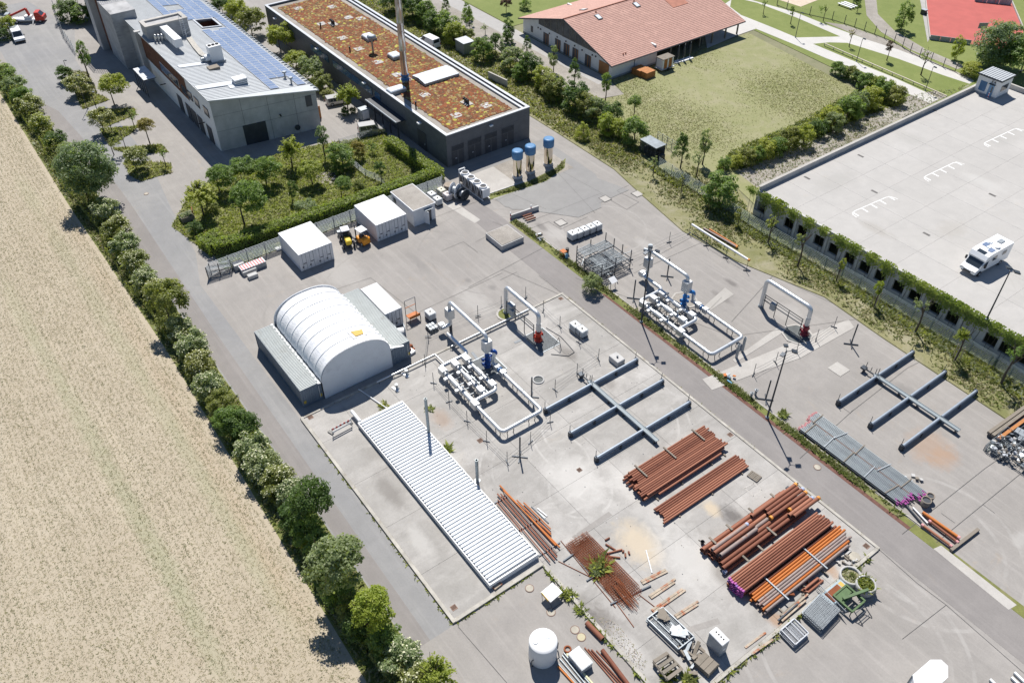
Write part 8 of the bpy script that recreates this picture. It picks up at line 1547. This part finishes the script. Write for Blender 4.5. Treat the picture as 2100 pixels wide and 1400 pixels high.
a, b = g(1352, 352), g(2100, 792); t = thing('wire_fence', 'long green-grey double-wire fence between the verge trees and the parking deck', 'fence', (a.x, a.y, 0)); pts = [g(1350, 345), g(1430, 395), g(1560, 478), g(1760, 590), g(1985, 725), g(2110, 800)]; m_fen = mat('fence_green_grey', (.30, .36, .35), .5, .3)
seg = []
for p, q in zip(pts[:-1], pts[1:]):
 n = max(1, round((q - p).length / 2.5)); seg += [(p.lerp(q, i / n), p.lerp(q, (i + 1) / n)) for i in range(n)]
for p, q in seg:
 MB().bar(p, p + Vector((0, 0, 1.95)), .07, .07).build('post', m_fen, t); w = MB()
 for j in range(9): w.bar(p + Vector((0, 0, .12 + j * .22)), q + Vector((0, 0, .12 + j * .22)), .03, .03)
 w.build('mesh_panel', m_fen, t)
rr = MB()
for p, q in seg: rr.bar(p + Vector((.35, -.35, .03)), q + Vector((.35, -.35, .03)), .25, .06)
o = rr.build('rust_soil_strip', mat('rust_soil', (.26, .13, .07), .9, v=.3)); o['kind'] = 'structure'
cs = [g(x, y, 2.4) for x, y in ((1314, 286), (1320, 277), (1355, 291), (1349, 301))]; x0, x1 = cs[0].x, cs[3].x; p0, p1 = g(1314, 286, 2.3), g(1349, 303, 2.3); p2 = g(1356, 292, 2.3)
t = thing('wire_shelter', 'dark wire-mesh shelter with a grey flat roof in the grass verge', 'shelter', ((p0.x + p1.x) / 2, (p0.y + p2.y) / 2, 0)); x0, x1, y0, y1 = min(p0.x, p1.x), max(p0.x, p1.x), p0.y, p0.y + 2.0
MB().box(x0 - .1, x1 + .1, y0 - .1, y1 + .1, 2.2, 2.35).build('roof', m_dgal, t)
for x in (x0, (x0 + x1) / 2, x1):
 for y in (y0, y1): MB().bar((x, y, 0), (x, y, 2.2), .08, .08).build('post', m_dsteel, t)
w = MB(); [w.bar((x0 + (x1 - x0) * k / 24, y0, .05), (x0 + (x1 - x0) * k / 24, y0, 2.2), .03, .03) for k in range(25)]; [w.bar((x0, y0, .05 + k * .2), (x1, y0, .05 + k * .2), .03, .03) for k in range(11)]; [w.bar((x1, y0 + (y1 - y0) * k / 8, .05), (x1, y0 + (y1 - y0) * k / 8, 2.2), .03, .03) for k in range(9)]; w.build('mesh_wall', m_dsteel, t); MB().box(x0, x1, y1 - .05, y1, .05, 2.2).build('back_wall', m_dgal, t)
for k in range(4): MB().cbox((x0 + .7 + k * 1.1, y0 + 1.0, .02), .7, .8, 1.1).build('waste_bin', m_slate2, t)
a, b = g(1347, 292), g(1386, 315); t = thing('short_fence', 'short grey mesh fence right of the wire shelter', 'fence', (a + b) / 2); [MB().bar(a.lerp(b, k / 4), a.lerp(b, k / 4) + Vector((0, 0, 2)), .08, .08).build('post', m_galv, t) for k in range(5)]; [MB().bar(a + Vector((0, 0, z)), b + Vector((0, 0, z)), .03, .03).build('wire', m_galv, t) for z in (.3, .7, 1.1, 1.5, 1.9)]
for q, lb, h in ((((110, 12), (118, 38), (132, 75), (157, 112)), 'dark wire fence along the far site road', 1.9), (((134, 52), (175, 42), (215, 30)), 'grey slatted fence in front of the far bushes', 1.6), (((697, 300), (735, 288), (790, 272)), 'grey wire fence along the courtyard side of the garden', 1.4), (((722, 338), (750, 362), (790, 378)), 'grey wire fence across the garden lawn', 1.4)):
 P = [g(*x) for x in q]; t = thing('garden_fence', lb, 'fence', P[0]); sl = []
 for p, r_ in zip(P[:-1], P[1:]): n = max(1, round((r_ - p).length / 2.6)); sl += [(p.lerp(r_, i / n), p.lerp(r_, (i + 1) / n)) for i in range(n)]
 for p, r_ in sl: MB().bar(p, p + Vector((0, 0, h)), .07, .07).build('post', m_dgal, t); [MB().bar(p + Vector((0, 0, h * (j + 1) / 7)), r_ + Vector((0, 0, h * (j + 1) / 7)), .025, .05).build('rail', m_dgal if 'dark' in lb else m_galv, t) for j in range(6)]
P = [g(*q) for q in ((1593, 12), (1613, 20), (1660, 32), (1706, 42), (1731, 50), (1752, 57), (1772, 64), (1793, 72), (1813, 80), (1833, 88), (1850, 98), (1866, 108), (1885, 118), (1908, 128), (1933, 139), (1958, 148))]; t = thing('park_fence', 'dark post-and-wire fence between the white path and the park', 'fence', P[8])
for p in P: MB().bar(p, p + Vector((0, 0, 1.9)), .1, .1).build('post', m_dsteel, t)
for p, q in zip(P[:-1], P[1:]): MB().bar(p + Vector((0, 0, 1.0)), q + Vector((0, 0, 1.0)), .012, .012).bar(p + Vector((0, 0, .15)), q + Vector((0, 0, .15)), .04, .1).build('wire', m_dsteel, t)
a, b = g(1690, 95), g(1940, 203); t = thing('timber_rail', 'long pale timber rail along the white path', 'rail', (a + b) / 2); MB().bar(a + Vector((0, 0, .55)), b + Vector((0, 0, .55)), .2, .12).build('rail', mat('pale_timber', (.55, .50, .40), .8), t); [MB().bar(a.lerp(b, k / 12), a.lerp(b, k / 12) + Vector((0, 0, .5)), .12, .12).build('post', MATS['pale_timber'], t) for k in range(13)]
m_court = mat('red_court', (.42, .10, .085), .8, v=.08, vs=.4, vf=.1); CT = PX((1896, -14), (1907, 80), (1990, 92), (2110, 115), (2095, 55), (2074, 0), (2066, -14)); sheet('sports_court', CT, .1, m_court); sheet('court_margin', PX((1884, -14), (1896, -14), (1906, 80), (1902, 88)), .1, m_pave)
m_grfc = mat('board_grey', (.33, .34, .37), .7, v=.2)
a, b = g(1906, 82), g(1990, 93); t = thing('court_board', 'low grey board wall at the near end of the red court', 'wall', (a + b) / 2); [MB().bar(a.lerp(b, k / 4) + Vector((0, 0, .5)), a.lerp(b, (k + .97) / 4) + Vector((0, 0, .5)), .1, 1.0).build('panel', m_grfc, t) for k in range(4)]
a, b = g(1998, 4), g(2073, 12); t = thing('court_board', 'grey board wall with pink stripes at the far end of the red court', 'wall', (a + b) / 2); [MB().bar(a.lerp(b, k / 3) + Vector((0, 0, .6)), a.lerp(b, (k + .97) / 3) + Vector((0, 0, .6)), .1, 1.2).build('panel', m_grfc, t) for k in range(3)]; [MB().bar(a.lerp(b, s) + Vector((.08, -.08, .6)), a.lerp(b, s + .03) + Vector((.08, -.08, .6)), .05, 1.2).build('stripe', m_pink, t) for s in (.2, .55)]
for q0, q1, lb in (((1896, -10), (1906, 80), 'pale kerb board along the left side of the red court'), ((2073, 3), (2097, 60), 'pale kerb board along the right side of the red court')): a, b = g(*q0), g(*q1); solo('kerb_board', MB().bar(a + Vector((0, 0, .2)), b + Vector((0, 0, .2)), .2, .5), m_pale, lb, 'board')
p = g(2008, 92); t = thing('basketball_hoop', 'grey basketball hoop beside a small goal on the red court', 'basketball hoop', p); MB().tube(bend([p, p + Vector((0, 0, 2.8)), p + Vector((-.8, .5, 3.4))], .4), .1, 8).build('pole', m_alu, t); MB().cbox(p + Vector((-.8, .5, 2.9)), .08, 1.8, 1.1, -.6).build('backboard', m_galv, t); MB().lathe(p + Vector((-1.1, .7, 3.0)), [(.23, 0), (.25, .03)], 12, False, False).build('ring', MATS['signal_red'], t)
q = g(1996, 90); t = thing('goal_frame', 'low steel goal frame under the basketball hoop', 'goal', q); e = g(2022, 80); MB().tube([q, q + Vector((0, 0, 1.8)), e + Vector((0, 0, 1.8)), e], .06, 6).build('frame', m_alu, t)
for k in range(3): p = g(1733 + k * 6, 12 - k * 1.5, .4); t = thing('park_bench', NM[k] + ' white park bench of the three near the far track, from the left', 'bench', (p.x, p.y, 0)); MB().cbox((p.x, p.y, .4), 3.6, .5, .08).build('seat', m_wpaint, t); [MB().cbox((p.x + s, p.y, 0), .1, .4, .4).build('leg', m_galv, t) for s in (-1.4, 1.4)]
p = g(1893, 30); t = thing('litter_bin', 'dark litter box beside the red court', 'bin', p); MB().cbox(p, 1.0, .8, 1.0).build('box', m_slate2, t); MB().cbox(p + Vector((0, 0, 1.0)), 1.1, .9, .08).build('lid', m_alu, t)
a = g(947, 112, 0); t = thing('grey_cabin', 'small grey metal cabin among the shrubs behind the planted roof', 'cabin', (-63.5, 30, 0)); p = g(953, 92, 2.2); q = [g(x, y, 2.3) for x, y in ((934, 80), (956, 75), (971, 84), (951, 92))]; x0, x1, y0, y1 = (q[0].x + q[1].x) / 2, (q[2].x + q[3].x) / 2, (q[0].y + q[3].y) / 2, (q[1].y + q[2].y) / 2
MB().box(x0, x1, y0, y1, .02, 2.25).build('wall', m_galv, t); MB().box(x0 - .08, x1 + .08, y0 - .08, y1 + .08, 2.25, 2.35).build('roof', m_alu, t); b = MB(); [b.box(x0 + (x1 - x0) * k / 6, x0 + (x1 - x0) * k / 6 + .05, y0 - .03, y0, .05, 2.25) for k in range(1, 6)]; [b.box(x1, x1 + .03, y0 + (y1 - y0) * k / 5, y0 + (y1 - y0) * k / 5 + .05, .05, 2.25) for k in range(1, 5)]; b.build('rib', m_alu, t)
a, b = g(1002, 162), g(1040, 180); t = thing('boundary_wall', 'short grey concrete wall beside the planted-roof building', 'wall', (a + b) / 2); MB().bar(a + Vector((0, 0, .7)), b + Vector((0, 0, .7)), .25, 1.4).build('wall', m_conc, t); MB().bar(a + Vector((0, 0, 1.42)), b + Vector((0, 0, 1.42)), .3, .05).build('coping', m_pale, t)
p = g(383, 446, .4); t = thing('planter', 'grey planter box with silvery plants at the garden corner', 'planter', (p.x, p.y, .03)); MB().box(p.x - .8, p.x + .8, p.y - .9, p.y + .9, .02, .9).build('box', m_wood, t); MB().box(p.x - .7, p.x + .7, p.y - .8, p.y + .8, .9, .92).build('soil', m_earth, t); MB().bar((p.x - .5, p.y + 1.1, .5), (p.x - 1.6, p.y + 1.4, .5), .1, .8).build('rust_panel', m_rebar, t); tufts('planter_plants', rect(p.x - .65, p.x + .65, p.y - .75, p.y + .75), 60, .15, .4, [gw, LM['grey']], 94, .92)
scrap('dark seats and stones in the garden clearing', 678, 368, 12, .03, [m_dsteel, m_slate2, m_wood], (.3, .8), .5, 1.1, 'garden_seat_group'); p = g(672, 366); sheet('garden_clearing', [(p.x + 2.0 * cos(k), p.y + 1.8 * sin(k)) for k in np.arange(0, 6.28, .5)], .1, m_gravel)
p = g(656, 250); solo('rust_screen', MB().box(p.x - 1.2, p.x - 1.1, p.y - .4, p.y + .9, 0, 2.2), m_woodo, 'rust-orange screen panel at the concrete gable corner', 'screen')
p = g(745, 224, 1.8); t = thing('white_locker', 'pale metal locker box under the end of the canopy', 'locker', (p.x, p.y, 0)); MB().bbox(p.x - .7, p.x + .7, p.y - .8, p.y + .8, .1, 2.0, .04).build('body', m_galv, t); MB().box(p.x + .7, p.x + .73, p.y - .6, p.y + .6, .3, 1.8).build('door', m_wpaint, t)
for px, py, lb in ((1312, 152, 'orange timber crate at the shed wall, partly hidden one'), (1326, 157, 'orange timber crate standing in front on the lawn')): crate(lb, px, py, 2.0, 2.2, 1.2, .02, m_woodo, .05)
p = g(1362, 142); t = thing('crate_trailer', 'small trailer carrying a tall orange slatted crate by the shed', 'trailer', p); MB().cbox((p.x, p.y, .45), 2.0, 3.4, .12).build('bed', m_alu, t)
for s in (-1, 1): MB().tube([(p.x + s * .95, p.y, .32), (p.x + s * 1.12, p.y, .32)], .32, 12).build('wheel', m_blackp, t)
for k in range(7): MB().box(p.x - .85, p.x + .85, p.y - 1.4 + k * .4, p.y - 1.08 + k * .4, .58, 2.4).build('slat_board', m_woodo if k % 3 else m_wpaint, t)
MB().box(p.x - .95, p.x + .95, p.y - 1.5, p.y + 1.5, 2.4, 2.5).build('cover', m_wood, t); MB().bar((p.x, p.y + 1.7, .45), (p.x, p.y + 3.2, .4), .1, .1).build('drawbar', m_galv, t)
for i, (px, py) in enumerate(((1389, 128), (1401, 125), (1413, 121))): p = g(px, py); t = thing('closed_parasol', NM[i] + ' closed dark parasol on a white base beside the shed, from the left', 'parasol', p); MB().cbox(p, 1.0, 1.5, .22).build('base', m_wpaint, t); MB().tube([p + Vector((0, 0, .2)), p + Vector((0, 0, 3.3))], .05, 8).build('pole', m_alu, t); MB().lathe(p + Vector((0, 0, .9)), [(.14, 0), (.26, .5), (.2, 1.6), (.06, 2.3)], 10).build('canopy', m_slate2, t)
m_tyre = mat('tyre', (.025, .025, .028), .85); m_rim = mat('rim', (.45, .46, .48), .35, .6); m_carw = mat('car_white', (.78, .79, .80), .25, v=.02, vf=0, spec=.6); m_cars = mat('car_silver', (.46, .45, .43), .28, .5, v=.03, vf=0); m_lens = mat('lamp_lens', (.6, .6, .58), .15); m_rlens = mat('rear_lens', (.4, .02, .02), .25)
def wheels(t, L, W, r, xs):
 for x in xs:
  for s in (-1, 1): w = MB().tube([(x, s * (W / 2 - .2), r), (x, s * (W / 2 + .01), r)], r, 16).build('wheel', m_tyre, t, local=True); MB().tube([(x, s * (W / 2 + .01), r), (x, s * (W / 2 + .025), r)], r * .6, 12).build('rim', m_rim, w, local=True)
def van(label, cat, p, rz, L, W, H, hood, body, glass_rear=True, name='van', belt=.52):
 t = thing(name, label, cat, p, rz); hb = H * belt; w2 = W / 2; w3 = w2 * .86; xr, xf = -L / 2, L / 2; xw = xf - hood; xs_ = xw - (H - hb) * .75
 b = MB(); z0 = .28
 low = [(xr, z0), (xf - .05, z0), (xf, z0 + .25), (xf - .06, hb * .86), (xw, hb), (xr + .02, hb)]
 n = len(low); V = [(x, -w2, z) for x, z in low] + [(x, w2, z) for x, z in low]; b.add(V, [tuple(range(n)), tuple(range(2 * n - 1, n - 1, -1))] + [(i, i + n, (i + 1) % n + n, (i + 1) % n) for i in range(n)])
 top = [(xr + .02, -w2, hb), (xw, -w2, hb), (xw, w2, hb), (xr + .02, w2, hb), (xr + .12, -w3, H), (xs_, -w3, H), (xs_, w3, H), (xr + .12, w3, H)]; b.add(top, [(4, 5, 6, 7), (0, 1, 5, 4), (1, 2, 6, 5), (2, 3, 7, 6), (3, 0, 4, 7)])
 b.build('body', body, t, local=True)
 def quad(name, pts, m, off): n_ = (Vector(pts[1]) - Vector(pts[0])).cross(Vector(pts[3]) - Vector(pts[0])).normalized() * off; return MB().add([Vector(q) + n_ for q in pts], [(0, 1, 2, 3)]).build(name, m, t, local=True)
 lp = lambda a, b, s: tuple(a[i] + (b[i] - a[i]) * s for i in range(3))
 A, B, C, D, E, F, G_, H_ = top; mn = lambda q0, q1, q2, q3, u0, u1, v0, v1: [lp(lp(q0, q1, u), lp(q3, q2, u), v) for u, v in ((u0, v0), (u1, v0), (u1, v1), (u0, v1))]
 quad('windscreen', mn(B, C, G_, F, .06, .94, .08, .9), m_glass, .012)
 for nm, u0, u1 in (('front_window', .72, .95), ('middle_window', .42, .7), ('rear_window', .08, .4)):
  if not glass_rear and nm != 'front_window': continue
  quad(nm, mn(A, B, F, E, u0, u1, .12, .85), m_glass, .012); quad(nm, mn(C, D, H_, G_, 1 - u1, 1 - u0, .12, .85), m_glass, .012)
 quad('back_window', mn(D, A, E, H_, .12, .88, .2, .85), m_glass, .012)
 for s in (-1, 1): MB().box(xf - .12, xf - .02, s * w2 * .8 - .16, s * w2 * .8 + .16, hb * .62, hb * .8).build('headlight', m_lens, t, local=True); MB().box(xr - .02, xr + .05, s * w2 * .9 - .07, s * w2 * .9 + .07, hb * .6, hb * 1.0).build('tail_light', m_rlens, t, local=True); MB().box(xw - .25, xw - .1, s * (w2 + .12) - .09, s * (w2 + .12) + .09, hb, hb + .22).build('mirror', m_blackp, t, local=True)
 MB().box(xf - .04, xf + .04, -w2 * .95, w2 * .95, z0, z0 + .22).build('bumper', m_blackp, t, local=True); wheels(t, L, W, .34, (xr + .85, xf - .9)); return t
p = g(38, 78, .3); van('white panel van parked on the far left site road', 'van', (p.x, p.y, .02), math.atan2(-.30, .95) + .25, 4.9, 1.95, 1.95, .95, m_carw, False)
p = g(762, 268, .4); van('silver-beige family van parked beside the canopy', 'car', (p.x, p.y, .02), math.atan2(.9, .3) , 4.4, 1.85, 1.8, .95, m_cars, True, 'parked_car')
p = g(692, 208, .4); van('small beige car half hidden under the yellow-green courtyard tree', 'car', (p.x, p.y, .02), math.atan2(.9, .2), 4.0, 1.75, 1.5, 1.0, m_cars, True, 'parked_car')
p = g(880, 84, .9); van('white panel van parked behind the planted-roof building', 'van', (p.x, p.y, .02), math.atan2(-.1, -1) , 4.9, 1.95, 1.95, .95, m_carw, False)
p = g(60, 42, .3); t = thing('lift_truck', 'red truck with a folded red lift arm and white outriggers at the far left', 'lift truck', (p.x, p.y, .02), 1.05); m_redp = mat('truck_red', (.50, .045, .03), .4, v=.05)
MB().box(-3.3, 2.0, -.9, .9, .5, .75).build('chassis', m_wpaint, t, local=True); MB().bbox(1.6, 3.4, -1.0, 1.0, .5, 1.35, .08).build('cab_base', m_redp, t, local=True); MB().add([(1.6, -.95, 1.35), (3.1, -.95, 1.35), (3.1, .95, 1.35), (1.6, .95, 1.35), (1.7, -.85, 2.1), (2.5, -.85, 2.1), (2.5, .85, 2.1), (1.7, .85, 2.1)], [(4, 5, 6, 7), (0, 1, 5, 4), (1, 2, 6, 5), (2, 3, 7, 6), (3, 0, 4, 7)]).build('cab', m_redp, t, local=True); MB().add([(3.08, -.8, 1.42), (3.08, .8, 1.42), (2.56, .75, 2.05), (2.56, -.75, 2.05)], [(0, 1, 2, 3)]).build('windscreen', m_glass, t, local=True)
MB().box(-.6, .9, -.6, .6, .75, 1.3).build('turret', m_wpaint, t, local=True); MB().bar((.4, 0, 1.2), (.1, 0, 2.7), .4, .4).bar((.1, 0, 2.7), (-3.6, 0, 1.3), .36, .36).build('lift_arm', m_redp, t, local=True); MB().box(-4.3, -3.5, -.7, .7, .9, 1.9).build('work_basket', m_galv, t, local=True); wheels(t, 6, 1.9, .38, (-2.2, 2.5))
for x in (-2.9, 1.2):
 for s in (-1, 1): MB().bar((x, s * .9, .6), (x, s * 1.7, .1), .14, .14).build('outrigger', m_wpaint, t, local=True)
p = g(2016, 537, DZ + .6); t = thing('camper_van', 'white camper parked on the parking deck, seen from its front corner', 'camper', (p.x, p.y, DZ + .01), -pi / 2 - .04); L, W, H = 7.0, 2.3, 2.9; b = MB()
sec = [(-3.5, .45), (3.1, .45), (3.45, .6), (3.45, .95), (2.75, 1.25), (2.05, 1.95), (2.25, 2.25), (1.9, 2.75), (1.2, 2.9), (-3.4, 2.9), (-3.5, 2.6)]; n = len(sec); wv = lambda x, z: W / 2 * (.88 if x > 2.6 else 1)
V = [(x, -wv(x, z), z) for x, z in sec] + [(x, wv(x, z), z) for x, z in sec]; b.add(V, [tuple(range(n)), tuple(range(2 * n - 1, n - 1, -1))] + [(i, i + n, (i + 1) % n + n, (i + 1) % n) for i in range(n)]); b.build('body', m_carw, t, local=True)
MB().add([(2.74, -.92, 1.3), (2.74, .92, 1.3), (2.1, .96, 1.93), (2.1, -.96, 1.93)], [(0, 1, 2, 3)]).build('windscreen', m_glass, t, local=True); b = bpy.data.objects['windscreen'] if False else None
for o_ in t.children:
 if o_.name.startswith('windscreen'): o_.location = (.03, 0, .03)
for s in (-1, 1):
 y = s * (W / 2 + .012)
 for x0_, x1_, z0_, z1_, nm in ((1.35, 2.0, 1.35, 1.95, 'cab_window'), (-.4, .4, 1.6, 2.2, 'side_window'), (-2.4, -1.6, 1.7, 2.2, 'side_window')): MB().box(x0_, x1_, min(y, y - s * .02), max(y, y - s * .02), z0_, z1_).build(nm, m_glass, t, local=True)
 MB().box(2.0, 2.2, s * 1.3 - .12, s * 1.3 + .12, 1.3, 1.75).build('mirror', m_blackp, t, local=True); MB().box(3.38, 3.47, s * .75 - .18, s * .75 + .18, .8, 1.0).build('headlight', m_lens, t, local=True)
MB().box(3.44, 3.47, -.5, .5, .62, .82).build('grille', m_blackp, t, local=True); MB().add([(1.3, -.55, 2.92), (1.85, -.55, 2.79), (1.85, .55, 2.79), (1.3, .55, 2.92)], [(0, 1, 2, 3)]).build('sky_window', m_glass, t, local=True)
for x, y, sx, sy, m in ((.5, .55, .9, .6, m_pv), (-.1, -.6, .9, .6, m_pv), (.2, -.0, .5, .5, m_dome), (-.9, -.5, .4, .4, m_dome), (-2.2, .1, .9, .6, m_galv)): MB().bbox(x - sx / 2, x + sx / 2, y - sy / 2, y + sy / 2, 2.9, 2.96 if m is m_pv else 3.02, .015).build('solar_panel' if m is m_pv else 'roof_vent', m, t, local=True)
MB().lathe((-.6, .65, 2.9), [(.3, 0), (.34, .12), (.1, .16)], 12).build('satellite_dish', m_wpaint, t, local=True); wheels(t, L, W, .36, (-2.0, 2.35))
m_fko = mat('forklift_orange', (.72, .28, .02), .4, v=.04); p = g(742, 492, .4); t = thing('forklift', 'orange forklift with a grey canopy between the white containers', 'forklift', (p.x, p.y, .04), math.atan2(0, -1) + .12)
MB().bbox(-1.25, .7, -.6, .6, .3, .95, .1).build('body', m_fko, t, local=True); MB().bbox(-1.35, -.5, -.62, .62, .4, 1.3, .16).build('counterweight', m_fko, t, local=True); MB().cbox((-.1, 0, .95), .6, .6, .35).build('seat', m_blackp, t, local=True)
for x, y in ((-.9, -.5), (-.9, .5), (.55, -.5), (.55, .5)): MB().bar((x, y, .9), (x * .8, y, 2.2), .07, .07).build('roof_post', m_dsteel, t, local=True)
MB().box(-.85, .55, -.6, .6, 2.2, 2.27).build('canopy', m_alu, t, local=True); [MB().bar((.85, s * .35, .1), (.85, s * .35, 2.6), .12, .1).build('mast', m_dsteel, t, local=True) for s in (-1, 1)]; [MB().bar((.95, s * .3, .15), (2.0, s * .3, .12), .12, .05).build('fork', m_dsteel, t, local=True) for s in (-1, 1)]; wheels(t, 2, 1.25, .33, (-.85, .5))
m_ty = mat('loader_yellow', (.66, .47, .03), .4, v=.04); p = g(712, 496, .4); t = thing('wheel_loader', 'small yellow wheel loader with a grey cab beside the forklift', 'loader', (p.x, p.y, .04), -.25)
MB().bbox(-1.7, 1.0, -.55, .55, .45, 1.05, .08).build('chassis', m_dsteel, t, local=True); MB().bbox(.2, 1.6, -.4, .4, .9, 1.5, .12).build('bonnet', m_ty, t, local=True); [MB().bar((x, y, 1.05), (x, y, 2.2), .07, .07).build('cab_post', m_dsteel, t, local=True) for x in (-1.0, .1) for y in (-.5, .5)]; MB().bbox(-1.1, .2, -.6, .6, 2.2, 2.32, .05).build('cab_roof', m_alu, t, local=True); MB().bar((-1.2, 0, 1.1), (-2.3, 0, .6), .3, .25).build('arm', m_galv, t, local=True); MB().box(-2.7, -2.2, -.8, .8, .15, .75).build('bucket', m_galv, t, local=True); MB().box(-1.02, .1, -.48, .48, 1.2, 1.9).build('cab_glass', m_glass, t, local=True)
wheels(t, 2, 1.7, .5, (-1.0, 1.0))
clumps('slab_grit', rect(1, 46, -26, -1), 260, SZ + .003, [m_dsteel, m_conc, m_tar], .02, .07, .6, None, 8); clumps('slab_grit', [tuple(g(x, y)[:2]) for x, y in ((1225, 1265), (1262, 1275), (1330, 1360), (1310, 1390), (1250, 1310))], 420, SZ + .003, [m_earth, m_tar, MATS['brown_tub']], .02, .06, .5, None, 9)
